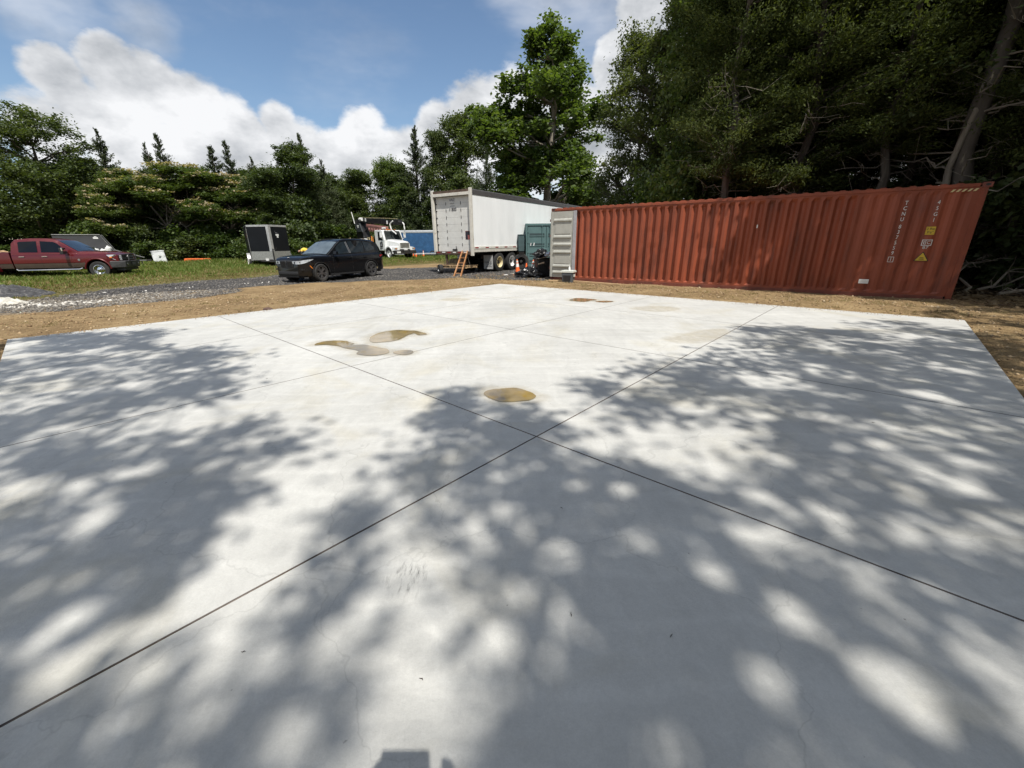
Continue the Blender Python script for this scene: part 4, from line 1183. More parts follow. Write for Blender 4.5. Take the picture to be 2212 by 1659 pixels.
def lump(name, mat, loc, r, seed, label, cat, group=None, flat=0.7, rough=0.35, n=3):
    bm = bmesh.new(); bmesh.ops.create_icosphere(bm, subdivisions=n, radius=1.0)
    rnd = random.Random(seed); offs = [Vector((rnd.uniform(-9, 9), rnd.uniform(-9, 9), rnd.uniform(-9, 9))) for _ in range(2)]
    from mathutils import noise as mn
    for v in bm.verts:
        d = 1 + rough * mn.noise(v.co * 1.7 + offs[0]) + rough * 0.6 * mn.noise(v.co * 4.1 + offs[1])
        v.co = Vector((v.co.x * r[0] * d, v.co.y * r[1] * d, max(v.co.z, -0.55) * r[2] * d))
    zmin = min(v.co.z for v in bm.verts)
    for v in bm.verts: v.co.z -= zmin
    me = bpy.data.meshes.new(name); bm.to_mesh(me); bm.free(); me.materials.append(mat)
    o = link_mesh(name, me, loc=loc); tag(o, label, cat, group)
    return o


zb_ = gzf(0.9, 20.0)
lump('rubbish_bag', BAG_BLACK, (0.98, 19.75, zb_ - .02), (0.42, 0.34, 0.26), 3, 'largest crumpled black bag on the ground before the cones', 'bag', 'black rubbish bags', rough=0.6, n=4)
lump('rubbish_bag', BAG_BLACK, (0.52, 19.9, zb_ - .02), (0.30, 0.28, 0.17), 8, 'flat torn black bag nearest the trailer wheels', 'bag', 'black rubbish bags', rough=0.7, n=4)
lump('rubbish_bag', BAG_BLACK, (1.32, 19.65, zb_ - .02), (0.26, 0.24, 0.16), 5, 'small black bag touching the foot of the bin', 'bag', 'black rubbish bags', rough=0.6, n=4)
lump('rubbish_bag', BAG_BLACK, (1.45, 19.95, zb_ + .84), (0.34, 0.28, 0.22), 11, 'shiny black bag heaped on top of the bin', 'bag', 'black rubbish bags', rough=0.6, n=4)
lump('crumpled_tarp', M('tarp_pale_blue', (0.42, 0.50, 0.62), 0.5, var=0.25, scale=7, col2=(0.75, 0.77, 0.8), mixlo=0.45, mixhi=0.6), (1.78, 19.82, zb_ + .92), (0.26, 0.22, 0.11), 21, 'crumpled pale blue plastic sheet on top of the bin', 'tarp', rough=0.7)
mb = MB(); mb.hexa([(-.36, -.05, 0), (.30, -.20, .03), (.42, .16, .06), (-.2, .22, .02)], [(-.36, -.05, .012), (.30, -.20, .042), (.42, .16, .072), (-.2, .22, .032)])
tag(mb.build('cardboard_sheet', CARD, loc=(1.62, 19.52, zb_ + .885), rot=(R(-6), R(-8), 0.1)), 'brown cardboard sheet hanging over the bin edge', 'cardboard')
mb = MB(); mb.hexa([(-.14, -.03, 0), (.14, -.06, .09), (.16, .05, .10), (-.12, .06, .01)], [(-.14, -.03, .01), (.14, -.06, .10), (.16, .05, .11), (-.12, .06, .02)])
tag(mb.build('cardboard_flap', CARD, loc=(1.38, 19.40, zb_ + .60), rot=(R(25), 0, 0.1)), 'torn strip of cardboard stuck to the front of the bin', 'cardboard')


# ------------------------------------------------------------------ cool box, timber offcuts
def cool_box():
    x, y = 2.30, 16.75
    root = empty('cool_box', (x, y, gzf(x, y) - 0.01), R(-28), label='grey cool box with cream lid standing before the open container door', cat='cooler')
    G1 = M('cooler_grey', (0.085, 0.10, 0.115), 0.5, var=0.15, scale=5); W1 = M('cooler_lid', (0.60, 0.62, 0.57), 0.5, var=0.08, scale=5)
    mb = MB(); mb.hexa([(-.20, -.15, .0), (.20, -.15, .0), (.20, .15, .0), (-.20, .15, .0)], [(-.24, -.19, .40), (.24, -.19, .40), (.24, .19, .40), (-.24, .19, .40)]); b = mb.build('body', G1, root, bevel=0.03)
    mb = MB(); mb.hexa([(-.15, -.165, .06), (.13, -.165, .06), (.13, -.150, .06), (-.15, -.150, .06)], [(-.17, -.186, .30), (.16, -.186, .30), (.16, -.17, .30), (-.17, -.17, .30)]); mb.build('front_panel', BLACK_PLASTIC, b, bevel=0.01)
    mb = MB(); mb.box(-.26, .26, -.21, .21, .40, .445); mb.build('lid_rim', W1, root, bevel=0.012)
    mb = MB(); mb.box(-.25, .25, -.20, .20, .446, .485); mb.build('lid', W1, root, bevel=0.015)
    for sx in (-1, 1):
        mb = MB(); mb.box(sx * .245 - .012, sx * .245 + .012, -.07, .07, .24, .33); mb.build('handle', W1, b)
    root2 = empty('drink_bottle', (x + .03, y - .01, gzf(x, y) + .476), 0, label='small white bottle standing on the cool box lid', cat='bottle')
    mb = MB(); mb.lathe([(0, 0), (.038, 0), (.04, .02), (.04, .09), (.02, .125), (.016, .13)], 16, 'z'); mb.build('body', WHITE_INK, root2, smooth=True)
    mb = MB(); mb.lathe([(.018, .13), (.018, .165), (0, .165)], 12, 'z'); mb.build('cap', WHITE_INK, root2)


cool_box()


def plank(x0, y0, x1, y1, w, t, label, mat=WOOD, dz=0.0):
    za, zb2 = gzf(x0, y0) + dz, gzf(x1, y1) + dz
    L = math.hypot(x1 - x0, y1 - y0)
    mb = MB(); mb.box(0, L, -w / 2, w / 2, 0, t)
    o = mb.build('timber_plank', mat, bevel=0.006, loc=(x0, y0, za), rot=(0, -math.atan2(zb2 - za, L), math.atan2(y1 - y0, x1 - x0)))
    tag(o, label, 'plank'); return o


plank(2.52, 16.7, 4.05, 15.35, 0.12, 0.07, 'long pale timber lying on the sand along the container', dz=0.02)
plank(1.55, 17.1, 2.15, 16.95, 0.14, 0.05, 'short pale board sticking out beside the cool box', dz=0.02)
plank(0.05, 21.6, 1.0, 22.6, 0.25, 0.04, 'flat grey board lying next to the dual wheels', M('board_grey', (0.36, 0.32, 0.27), 0.85, var=0.2), dz=0.01)
lump('paper_litter', WHITE_INK, (-0.25, 21.3, gzf(-.25, 21.3)), (0.11, 0.07, 0.02), 31, 'white scrap of paper on gravel by the dual wheels', 'litter')
lump('brick', M('brick_dark', (0.10, 0.06, 0.05), 0.9), (-6.15, 10.35, gzf(-6.15, 10.35)), (0.12, 0.06, 0.045), 33, 'dark brick lying on sand at the slab edge', 'brick', rough=0.15)


# ------------------------------------------------------------------ heaps of loose material
def heap(name, x, y, rx, ry, h, mat, label, seed, rough=0.18):
    n = 110; g = np.linspace(-1.25, 1.25, n); X, Y = np.meshgrid(g, g)
    r = np.hypot(X, Y) * (1 + 0.18 * fbm(X, Y, 1.6, seed, 3))
    Z = h * np.maximum(0, 1 - r) ** 0.9 * (1 + rough * fbm(X * rx, Y * ry, 2.5, seed + 3, 3)) + 0.05 * np.maximum(0, 1 - r) ** 0.4 * fbm(X * rx, Y * ry, 7, seed + 5, 3) + 0.06 * (r < 1) * fbm(X * rx, Y * ry, 9, seed + 8, 2)
    wx, wy = x + X * rx, y + Y * ry
    Zw = gz(wx, wy) + Z - np.where(r >= 1, 0.06, 0.0)
    i = np.arange(n * n).reshape(n, n); q = np.stack([i[:-1, :-1], i[:-1, 1:], i[1:, 1:], i[1:, :-1]], -1).reshape(-1, 4)
    me = fast_mesh(name, np.stack([wx - x, wy - y, Zw], -1).reshape(-1, 3), q, mat)
    me.polygons.foreach_set('use_smooth', np.ones(len(q), bool))
    o = link_mesh(name, me, loc=(x, y, 0)); tag(o, label, 'heap'); return o


heap('millings_heap', -20.0, 14.6, 3.9, 1.6, 0.55, M('heap_millings', (0.05, 0.05, 0.052), 0.95, var=0.6, scale=5, bump=1.0, bscale=9, col2=(0.13, 0.125, 0.12), mixlo=0.55, mixhi=0.6, mscale=12), 'low heap of dark asphalt millings at the grass edge', 4)
heap('rubble_heap', -16.0, 12.2, 1.7, 0.65, 0.30, M('heap_rubble', (0.50, 0.48, 0.42), 0.95, var=0.35, scale=8, bump=1.0, bscale=16), 'small heap of white crushed rubble before the dark millings', 9, 0.5)


# ------------------------------------------------------------------ vehicles
def loft(stations, close_ends=True):
    """stations: list of equal-length point rings (open, left to right over the top)"""
    mb = MB(); n = len(stations[0])
    vs = [p for s in stations for p in s]
    fs = [(i * n + k, i * n + k + 1, (i + 1) * n + k + 1, (i + 1) * n + k) for i in range(len(stations) - 1) for k in range(n - 1)]
    if close_ends:
        fs.append(tuple(range(n))); fs.append(tuple((len(stations) - 1) * n + k for k in range(n - 1, -1, -1)))
    mb.add(vs, fs)
    return mb


def arch_bottom(x, z0, axles, zc, ra):
    z = z0
    for xa in axles:
        d = abs(x - xa)
        if d < ra: z = max(z, zc + math.sqrt(ra * ra - d * d))
    return z


def body_stations(x0, x1, axles, zc, ra, zbot, ztop, half, prof, n_extra=46, crown=0.03):
    xs = set(np.linspace(x0, x1, n_extra).tolist())
    for xa in axles:
        xs |= set((xa + ra * np.cos(np.linspace(0, math.pi, 17))).tolist())
        xs |= {xa - ra - 0.004, xa + ra + 0.004}
    xs = sorted(x for x in xs if x0 <= x <= x1)
    st = []
    for x in xs:
        zb = arch_bottom(x, zbot(x), axles, zc, ra); zt = ztop(x); w = half(x)
        ring = []
        zs = [zb + (zt - zb) * t for t in (0, 0.12, 0.3, 0.5, 0.68, 0.82, 0.93, 0.985)]
        side = [(w * prof(z if zt - z > 0.0 else zt), z) for z in zs]
        wt = side[-1][0]
        top = [(wt * 0.93, zt + 0.004), (wt * 0.6, zt + crown * 0.7), (0.0, zt + crown)]
        half_ring = side + top
        ring = [(x, y, z) for (y, z) in half_ring] + [(x, -y, z) for (y, z) in reversed(half_ring[:-1])]
        st.append(ring)
    return st


def I(xs, ys):
    return lambda x: float(np.interp(x, xs, ys))


def quad_panel(mb, pts, off):
    """thin panel: polygon pts lifted along its normal by off (both faces)"""
    P = [Vector(p) for p in pts]
    n = (P[1] - P[0]).cross(P[-1] - P[0]).normalized()
    a = [p + n * off for p in P]; b = [p - n * abs(off) for p in P]
    k = len(P)
    mb.add(a + b, [tuple(range(k)), tuple(range(2 * k - 1, k - 1, -1))] + [(i, (i + 1) % k, k + (i + 1) % k, k + i) for i in range(k)])


def suv():
    PAINT = M('suv_black_paint', (0.0045, 0.005, 0.0065), 0.2, 0.0, var=0.1, scale=3, coat=0.25, spec=0.35)
    RIM = M('suv_alloy', (0.32, 0.32, 0.33), 0.3, 0.9, var=0.1)
    TRIM = M('suv_window_trim', (0.45, 0.45, 0.46), 0.3, 0.9)
    cx, cy = -8.42, 20.05
    hd = Vector((-0.44, -0.90)).normalized()
    root = empty('parked_suv', (cx, cy, gzf(cx, cy) + 0.005), math.atan2(hd.y, hd.x), label='black suv parked on the dark gravel with its nose toward the slab', cat='car')
    ax = (1.49, -1.485)
    zbot = I([-2.56, -2.3, 2.0, 2.36], [0.42, 0.30, 0.27, 0.27])
    ztop = I([-2.56, -2.48, -2.0, -1.0, 0.6, 0.98, 1.5, 2.0, 2.22, 2.33, 2.36], [1.0, 1.12, 1.15, 1.12, 1.10, 1.10, 1.09, 1.05, 1.0, 0.91, 0.80])
    half = I([-2.56, -2.45, -2.2, -1.7, 0.0, 1.5, 1.9, 2.15, 2.3, 2.36], [0.74, 0.86, 0.96, 1.0, 0.985, 1.0, 0.955, 0.86, 0.74, 0.66])
    prof = I([0.27, 0.36, 0.5, 0.62, 0.78, 0.92, 1.03, 1.1, 1.17], [0.93, 0.975, 0.985, 0.975, 1.0, 0.995, 0.965, 0.91, 0.87])
    loft(body_stations(-2.56, 2.36, ax, 0.38, 0.435, zbot, ztop, half, prof, 60)).build('body', PAINT, root, auto=32)
    # greenhouse
    zr = I([-2.50, -2.42, -2.30, -2.1, -1.6, -0.9, -0.3, 0.05, 0.3, 0.98], [1.14, 1.40, 1.60, 1.69, 1.745, 1.775, 1.76, 1.70, 1.57, 1.10])
    belt = lambda x: ztop(x) - 0.02
    wb = I([-2.5, -2.3, -1.8, 0.6, 1.0], [0.74, 0.82, 0.87, 0.885, 0.81])
    wr = I([-2.5, -1.8, -0.8, 0.1, 1.0], [0.62, 0.67, 0.69, 0.66, 0.68])

    def side_pt(x, t, s=1):
        zt = zr(x) - 0.05; z = belt(x) + (zt - belt(x)) * t
        f = (z - belt(x)) / (1.70 - belt(x))
        return (x, s * (wb(x) + (wr(x) - wb(x)) * f), z)
    st = []
    for x in sorted(set(np.linspace(-2.50, 0.98, 36).tolist() + [-2.42, -2.30, -2.1])):
        zt = max(zr(x), belt(x) + 0.012)
        f = max(0.0, (zt - 0.05 - belt(x)) / (1.70 - belt(x)))
        w0 = wb(x); w1 = wb(x) + (wr(x) - wb(x)) * f
        hr = [(w0, belt(x) - 0.02), (w0 + (w1 - w0) * .5, belt(x) + max(0, zt - .05 - belt(x)) * .5), (w1, max(belt(x), zt - 0.05)), (w1 * 0.92, zt - 0.012), (w1 * .5, zt + 0.006), (0, zt + 0.012)]
        st.append([(x, y, z) for y, z in hr] + [(x, -y, z) for y, z in reversed(hr[:-1])])
    loft(st).build('cabin', PAINT, root, auto=35)
    # glass
    GL = M('suv_windscreen_glass', (0.10, 0.125, 0.14), 0.06, var=0.25, scale=3, spec=1.0)
    mb = MB()
    rows = [(0.93, 0.0), (0.75, 0), (0.55, 0), (0.35, 0), (0.16, 0)]
    vs = []
    for x, _ in rows:
        z = zr(x) + 0.018
        f = max(0, (zr(x) - .05 - belt(x)) / (1.70 - belt(x))); w = (wb(x) + (wr(x) - wb(x)) * f) * 0.93
        vs += [(x + .012, w, z - .02), (x + .018, w * .5, z + .004), (x + .02, 0, z + .008), (x + .018, -w * .5, z + .004), (x + .012, -w, z - .02)]
    mb.add(vs, [(r * 5 + k, r * 5 + k + 1, (r + 1) * 5 + k + 1, (r + 1) * 5 + k) for r in range(4) for k in range(4)])
    mb.build('windscreen', GL, root, smooth=True)
    mb = MB(); vs = []
    for x in (-2.40, -2.30, -2.18):
        z = zr(x); w = 0.60
        vs += [(x - .03, w, z - .01), (x - .035, 0, z + .005), (x - .03, -w, z - .01)]
    mb.add(vs, [(r * 3 + k, r * 3 + k + 1, (r + 1) * 3 + k + 1, (r + 1) * 3 + k) for r in range(2) for k in range(2)]); mb.build('rear_window', GLASS_DARK, root)
    for s in (1, -1):
        for (pts, nm) in (([(0.72, .10), (0.30, .10), (-0.30, .10), (-0.30, .93), (0.02, .93), (0.3, .86)], 'front'),
                          ([(-0.38, .10), (-1.22, .12), (-1.30, .60), (-1.24, .93), (-0.38, .93)], 'rear'),
                          ([(-1.34, .14), (-1.95, .30), (-2.02, .46), (-1.75, .88), (-1.34, .92)], 'quarter')):
            mb = MB(); P = [Vector(side_pt(x, t, s)) + Vector((0, s * 0.006, 0.002)) for x, t in pts]
            mb.add(P, [tuple(range(len(P)))]); g = mb.build('window', M('suv_side_glass', (0.014, 0.020, 0.026), 0.05, var=0.3, scale=4, spec=0.45), root)
            if nm == 'front' and s == 1:
                for xx in (-0.34, -0.40):
                    mb = MB(); mb.tube([Vector(side_pt(xx + .03, .1, s)) + Vector((0, s * .012, 0)), Vector(side_pt(xx + .10, .9, s)) + Vector((0, s * .012, 0))], 0.012, 6); mb.build('pillar_trim', TRIM, g)
        mb = MB(); mb.tube([Vector(side_pt(x, 1.0, s)) + Vector((0, -s * .03, .055)) for x in np.linspace(0.0, -2.0, 9)], 0.018, 6); mb.build('roof_rail', BLACK_PLASTIC, root, smooth=True)
        # door mirror
        mb = MB(); c = Vector(side_pt(0.66, 0.12, s)); mb.tube([c + Vector((0, 0, 0)), c + Vector((0.02, s * 0.12, 0.03))], 0.03, 6)
        mb.hexa([c + Vector((-.06, s * .10, .0)), c + Vector((.09, s * .11, .01)), c + Vector((.07, s * .29, .02)), c + Vector((-.05, s * .30, .02))],
                [c + Vector((-.06, s * .10, .14)), c + Vector((.07, s * .11, .14)), c + Vector((.05, s * .28, .15)), c + Vector((-.05, s * .28, .15))])
        mb.build('door_mirror', PAINT, root, bevel=0.02)
        for xd in (-0.20, -1.15):
            mb = MB(); w = half(xd) * prof(.95); mb.box(xd - .11, xd + .11, s * w - .012 if s > 0 else s * w - .028, s * w + .028 if s > 0 else s * w + .012, .935, .965); mb.build('door_handle', PAINT, root, bevel=0.008)
        for xd in (0.78, -0.34, -1.28):       # door shut lines
            mb = MB(); pts = [(xd - (0.10 if xd < -1 else 0) * (1 - t), s * (half(xd) * prof(0.33 + .74 * t) + .0015), 0.33 + .74 * t) for t in np.linspace(0, 1, 8)]
            mb.tube(pts, 0.004, 4); mb.build('shut_line', BLACK_PLASTIC, root)
        # sill
        mb = MB(); mb.box(-1.0, 1.02, s * 0.93 - .03, s * 0.93 + .03, .24, .31); mb.build('sill', BLACK_PLASTIC, root, bevel=0.01)
        # headlight
        hx = [2.378, 2.372, 2.335, 2.27, 2.17, 2.05, 1.93, 1.80]
        hy = [s * .40, s * .62] + [s * (half(x) * prof(.8) + .014) for x in hx[2:]]
        zu = [.885, .89, .895, .905, .925, .94, .95, .955]; zl = [.785, .765, .765, .775, .80, .84, .89, .945]
        mb = MB(); mb.add([(x + .004, y, z) for x, y, z in zip(hx, hy, zu)] + [(x + .004, y, z) for x, y, z in zip(hx, hy, zl)], [(k, k + 1, 9 + k, 8 + k) for k in range(7)])
        hl = mb.build('headlight', M('headlamp_lens', (0.42, 0.46, 0.50), 0.12, 0.0, var=0.35, scale=9, spec=1.0), root)
        for (xx, yy) in ((2.382, .52), (2.30, .72)):
            mb = MB(); mb.lathe([(0.0, .012), (.036, .010), (.042, 0)], 12, 'x', (xx, s * yy, .835)); mb.build('lamp_projector', GLASS_DARK, hl)
        mb = MB(); mb.box(2.02, 2.30, s * .80 - .06, s * .80 + .02, .52, .58); mb.build('air_intake', BLACK_PLASTIC, root)
        mb = MB(); mb.tube([(1.98, s * (half(1.98) * .99), .70), (1.90, s * (half(1.9) * .995), .58)], .016, 5); mb.build('side_marker', AMBER, root)
        # tail lamp
        mb = MB(); P = [(-2.50, s * .62, 1.02), (-2.40, s * .90, 1.03), (-2.12, s * (half(-2.12) * prof(1.0) + .012), 1.02), (-2.15, s * (half(-2.15) * prof(.92) + .012), .93), (-2.42, s * .905, .90), (-2.535, s * .62, .90)]
        mb.add([Vector(p) + Vector((-.015, s * .008, 0)) for p in P], [tuple(range(6))]); mb.build('tail_light', RED_LENS, root)
        # wheel arch lip and liner
        for xa in ax:
            mb = MB(); pts = [(xa + .437 * math.cos(t), s * (half(xa) * .985 + .004), .38 + .437 * math.sin(t)) for t in np.linspace(0.0, math.pi, 18)]
            mb.tube(pts, 0.020, 5); mb.build('arch_lip', BLACK_PLASTIC, root, smooth=True)
            mb = MB(); mb.lathe([(.43, -.16), (.43, .16)], 24, 'y', (xa, s * .74, .38)); mb.build('wheel_liner', BLACK_PLASTIC, root)
            wheel(root, (xa, s * 0.865, .378), .378, .285, .262, s, RIM, 'alloy', steer=0.06 if xa > 0 else 0)
    # nose: kidney grille, lower intake, badge, plate
    for s in (1, -1):
        mb = MB(); mb.prism([(s * .03, .58), (s * .36, .62), (s * .40, .76), (s * .34, .89), (s * .06, .90), (s * .03, .84)], 'x', 2.335, 2.385); k = mb.build('grille', BLACK_PLASTIC, root, bevel=0.015)
        mb = MB()
        for j in range(6): mb.box(2.382, 2.394, s * (.08 + j * .05) - .006, s * (.08 + j * .05) + .006, .63, .87)
        mb.build('grille_bar', PAINT, k)
    mb = MB(); mb.box(2.25, 2.385, -.62, .62, .33, .47); mb.build('lower_intake', BLACK_PLASTIC, root, bevel=0.03)
    mb = MB(); mb.hexa([(2.1, -.8, .22), (2.37, -.64, .22), (2.37, .64, .22), (2.1, .8, .22)], [(2.1, -.86, .28), (2.40, -.66, .27), (2.40, .66, .27), (2.1, .86, .28)]); mb.build('front_splitter', PAINT, root)
    mb = MB(); mb.lathe([(0, .0), (.04, .0), (.042, -.01)], 14, 'z', (2.235, 0, 1.035)); mb.build('bonnet_badge', WHITE_INK, root)
    mb = MB(); mb.box(-2.3, 2.1, -.80, .80, .22, .34); mb.build('underbody', BLACK_PLASTIC, root)
    mb = MB(); mb.box(0.60, 0.80, .1, .62, 1.13, 1.15); mb.build('dash_paper', WHITE_INK, root)
    mb = MB(); mb.box(-2.60, -2.5, -.26, .26, .72, .84); mb.build('number_plate', WHITE_INK, root)
    return root


suv()


def pickup():
    RED = M('pickup_red_paint', (0.105, 0.007, 0.010), 0.3, 0.2, var=0.08, scale=2, coat=0.6)
    TAUPE = M('pickup_lower_taupe', (0.085, 0.06, 0.05), 0.4, 0.3, var=0.15, scale=3, coat=0.5)
    CLAD = M('pickup_bumper_grey', (0.05, 0.05, 0.052), 0.55, var=0.15, scale=6)
    fx, fy = -21.35, 22.05           # front right wheel contact
    hd = Vector((0.951, 0.309)).normalized(); rt = Vector((hd.y, -hd.x))
    c = Vector((fx, fy)) - hd * 2.25 - rt * 0.86
    root = empty('pickup_truck', (c.x, c.y, gzf(fx, fy) - 0.02), math.atan2(hd.y, hd.x), label='dark red crew cab pickup with dual rear wheels parked on the grass', cat='pickup')
    ax = (2.25, -2.15)
    r = 0.42
    zbot = I([-3.35, -2.8, -2.7, 2.6, 3.1], [0.72, 0.66, 0.58, 0.56, 0.62])
    # front half with bonnet and doors
    ztop = I([-1.02, 1.35, 1.55, 2.2, 2.75, 3.0, 3.12], [1.29, 1.30, 1.34, 1.32, 1.27, 1.22, 1.12])
    half = I([-1.02, 1.2, 2.2, 2.7, 2.95, 3.12], [0.985, 0.99, 1.0, 0.96, 0.90, 0.84])
    prof = I([0.55, 0.66, 0.80, 1.0, 1.15, 1.25, 1.32], [0.955, 0.985, 0.99, 1.0, 0.985, 0.955, 0.90])

    def two_tone(mb):
        mb.mi = [1 if sum(mb.v[i][2] for i in f) / len(f) < 0.80 else 0 for f in mb.f]
        return mb
    two_tone(loft(body_stations(-1.02, 3.12, (ax[0],), r + .02, 0.53, zbot, ztop, half, prof, 60))).build('body', [RED, TAUPE], root, auto=32)
    # bed
    bt = I([-3.35, -1.08], [1.36, 1.34]); bh = I([-3.35, -3.2, -1.08], [0.97, 0.985, 0.985]); bp = I([0.55, 0.7, 1.0, 1.3, 1.4], [0.96, 0.99, 1.0, 0.985, 0.97])
    two_tone(loft(body_stations(-3.35, -1.08, (ax[1],), r + .02, 0.53, zbot, bt, bh, bp, 40, crown=-0.03))).build('cargo_bed', [RED, TAUPE], root, auto=32)
    mb = MB(); mb.box(-3.25, -1.15, -0.80, 0.80, 1.315, 1.335); mb.build('bed_load', M('bed_debris', (0.26, 0.19, 0.13), 0.9, var=0.5, scale=9, bump=1.0, bscale=8), root)
    for s in (1, -1):      # dually flares
        mb = MB()
        outer = [(ax[1] + .60 * math.cos(t), .44 + .60 * math.sin(t)) for t in np.linspace(0, math.pi, 16)]
        inner = [(ax[1] + .50 * math.cos(t), .44 + .50 * math.sin(t)) for t in np.linspace(math.pi, 0, 16)]
        mb.prism(outer + inner, 'y', s * .96, s * 1.18); mb.build('rear_fender', RED, root, auto=35)
        mb = MB(); mb.lathe([(.52, -.2), (.52, .2)], 24, 'y', (ax[0], s * .74, r + .02)); mb.build('wheel_liner', BLACK_PLASTIC, root)
        mb = MB(); pts = [(ax[0] + .535 * math.cos(t), s * (1.0), r + .02 + .535 * math.sin(t)) for t in np.linspace(0.05, math.pi - .05, 18)]; mb.tube(pts, .035, 6); mb.build('arch_flare', RED, root, smooth=True)
    # cab
    zr = I([-1.02, -0.98, -0.85, -0.3, 0.4, 0.78, 1.05, 1.62], [1.40, 1.78, 1.93, 1.985, 1.975, 1.91, 1.74, 1.31])
    wb = I([-1.1, 1.6], [0.93, 0.93]); wr = I([-1.1, -.3, .8, 1.6], [0.70, 0.73, 0.73, 0.80])
    belt = lambda x: 1.28

    def side_pt(x, t, s=1):
        zt = zr(x) - 0.06; z = belt(x) + (zt - belt(x)) * t; f = (z - belt(x)) / (1.92 - belt(x))
        return (x, s * (wb(x) + (wr(x) - wb(x)) * f), z)
    st = []
    for x in sorted(set(np.linspace(-1.02, 1.62, 34).tolist() + [-1.0, -.98, -.85])):
        zt = max(zr(x), belt(x) + .015); f = max(0, (zt - .06 - belt(x)) / (1.92 - belt(x)))
        w0 = wb(x); w1 = w0 + (wr(x) - w0) * f
        hr = [(w0, belt(x) - .03), (w0 + (w1 - w0) * .5, belt(x) + max(0, zt - .06 - belt(x)) * .5), (w1, max(belt(x), zt - .06)), (w1 * .93, zt - .014), (w1 * .5, zt + .006), (0, zt + .012)]
        st.append([(x, y, z) for y, z in hr] + [(x, -y, z) for y, z in reversed(hr[:-1])])
    loft(st).build('cab', RED, root, auto=35)
    GLS = M('pickup_glass', (0.004, 0.006, 0.010), 0.04, var=0.2, scale=2, spec=0.3)
    mb = MB(); vs = []
    for x in (1.56, 1.4, 1.2, 1.0, 0.86):
        z = zr(x) + .016; f = max(0, (zr(x) - .06 - belt(x)) / (1.92 - belt(x))); w = (wb(x) + (wr(x) - wb(x)) * f) * .92
        vs += [(x + .012, w, z - .02), (x + .02, w * .5, z + .002), (x + .022, 0, z + .006), (x + .02, -w * .5, z + .002), (x + .012, -w, z - .02)]
    mb.add(vs, [(q * 5 + k, q * 5 + k + 1, (q + 1) * 5 + k + 1, (q + 1) * 5 + k) for q in range(4) for k in range(4)]); mb.build('windscreen', M('pickup_windscreen', (0.02, 0.032, 0.05), 0.05, var=0.2, spec=0.6), root, smooth=True)
    mb = MB(); mb.box(-1.03, -1.005, -.55, .55, 1.42, 1.74); mb.build('rear_window', GLS, root)
    for s in (1, -1):
        for pts in ([(1.18, .09), (0.14, .07), (0.14, .88), (0.66, .88), (0.80, .80)], [(0.0, .07), (-0.72, .08), (-0.72, .84), (-0.66, .88), (0.0, .88)]):
            P = [Vector(side_pt(x, t, s)) + Vector((0, s * .007, .002)) for x, t in pts]
            mb = MB(); mb.add(P, [tuple(range(len(P)))]); mb.build('window', GLS, root)
        mb = MB(); w = .985
        mb.tube([(-1.0, s * (w + .012), 1.275), (1.25, s * (w + .012), 1.275)], .008, 5); mb.build('belt_moulding', RED, root)
        mb = MB(); mb.tube([(-3.3, s * (bh(-2) * bp(.8) + .008), .815), (-1.1, s * (bh(-2) * bp(.8) + .008), .815)], .010, 5); mb.build('body_moulding', RED, root)
        mb = MB(); mb.tube([(-1.0, s * (half(0) * prof(.8) + .008), .815), (1.62, s * (half(1.2) * prof(.8) + .008), .815)], .010, 5); mb.build('body_moulding', RED, root)
        for xd in (0.07, 1.28):
            mb = MB(); mb.tube([(xd + (0 if z > .8 else (.8 - z) * .1), s * (half(xd) * prof(z) + .001), z) for z in np.linspace(.60, 1.28, 8)], .004, 4); mb.build('shut_line', BLACK_PLASTIC, root)
        for xd in (0.26, -.62):
            mb = MB(); w = half(xd) * prof(1.12); mb.box(xd - .12, xd + .10, s * (w + .012) - .02, s * (w + .012) + .02, 1.10, 1.135); mb.build('door_handle', CHROME, root, bevel=.008)
        # tow mirror
        cc = Vector(side_pt(1.12, .1, s))
        mb = MB(); mb.tube([cc + Vector((.02, 0, .02)), cc + Vector((.0, s * .22, .04))], .03, 6); mb.box(cc.x - .05, cc.x + .09, min(cc.y + s * .16, cc.y + s * .42), max(cc.y + s * .16, cc.y + s * .42), cc.z - .10, cc.z + .20); mi = mb.build('door_mirror', BLACK_PLASTIC, root, bevel=.025)
        mb = MB(); mb.box(cc.x + .035, cc.x + .105, min(cc.y + s * .155, cc.y + s * .425), max(cc.y + s * .155, cc.y + s * .425), cc.z + .04, cc.z + .21); mb.build('mirror_cap', CHROME, mi, bevel=.02)
        # running board
        mb = MB(); mb.tube([(-.98, s * .98, .52), (-.9, s * 1.02, .47), (1.5, s * 1.02, .47), (1.6, s * .98, .52)], .045, 8); mb.build('step_bar', CHROME, root, smooth=True)
        # headlight
        P = [(3.135, s * .55, 1.13), (3.02, s * .88, 1.16), (2.70, s * .965, 1.15), (2.80, s * .955, 1.02), (2.98, s * .90, .90), (3.15, s * .60, .88)]
        mb = MB(); mb.add([Vector(p) + Vector((.022, s * .014, .0)) for p in P], [tuple(range(6))]); hl = mb.build('headlight', M('pickup_headlamp', (0.62, 0.64, 0.66), 0.08, 0.4, var=0.15, spec=1.0), root)
        mb = MB(); mb.box(2.83, 2.93, s * .965 - .02, s * .965 + .012, 1.0, 1.06); mb.build('turn_lamp', AMBER, hl)
        mb = MB(); w = half(1.75) * prof(.98); mb.lathe([(0, s * .012), (.05, s * .012), (.055, 0)], 14, 'y', (1.56, s * (w + .002), .93)); mb.build('fender_badge', STEEL, root)
        # wheels
        wheel(root, (ax[0], s * .86, r), r, .27, .235, s, CHROME, 'steel')
        wheel(root, (ax[1], s * 1.03, r), r, .235, .235, s, CHROME, 'dish')
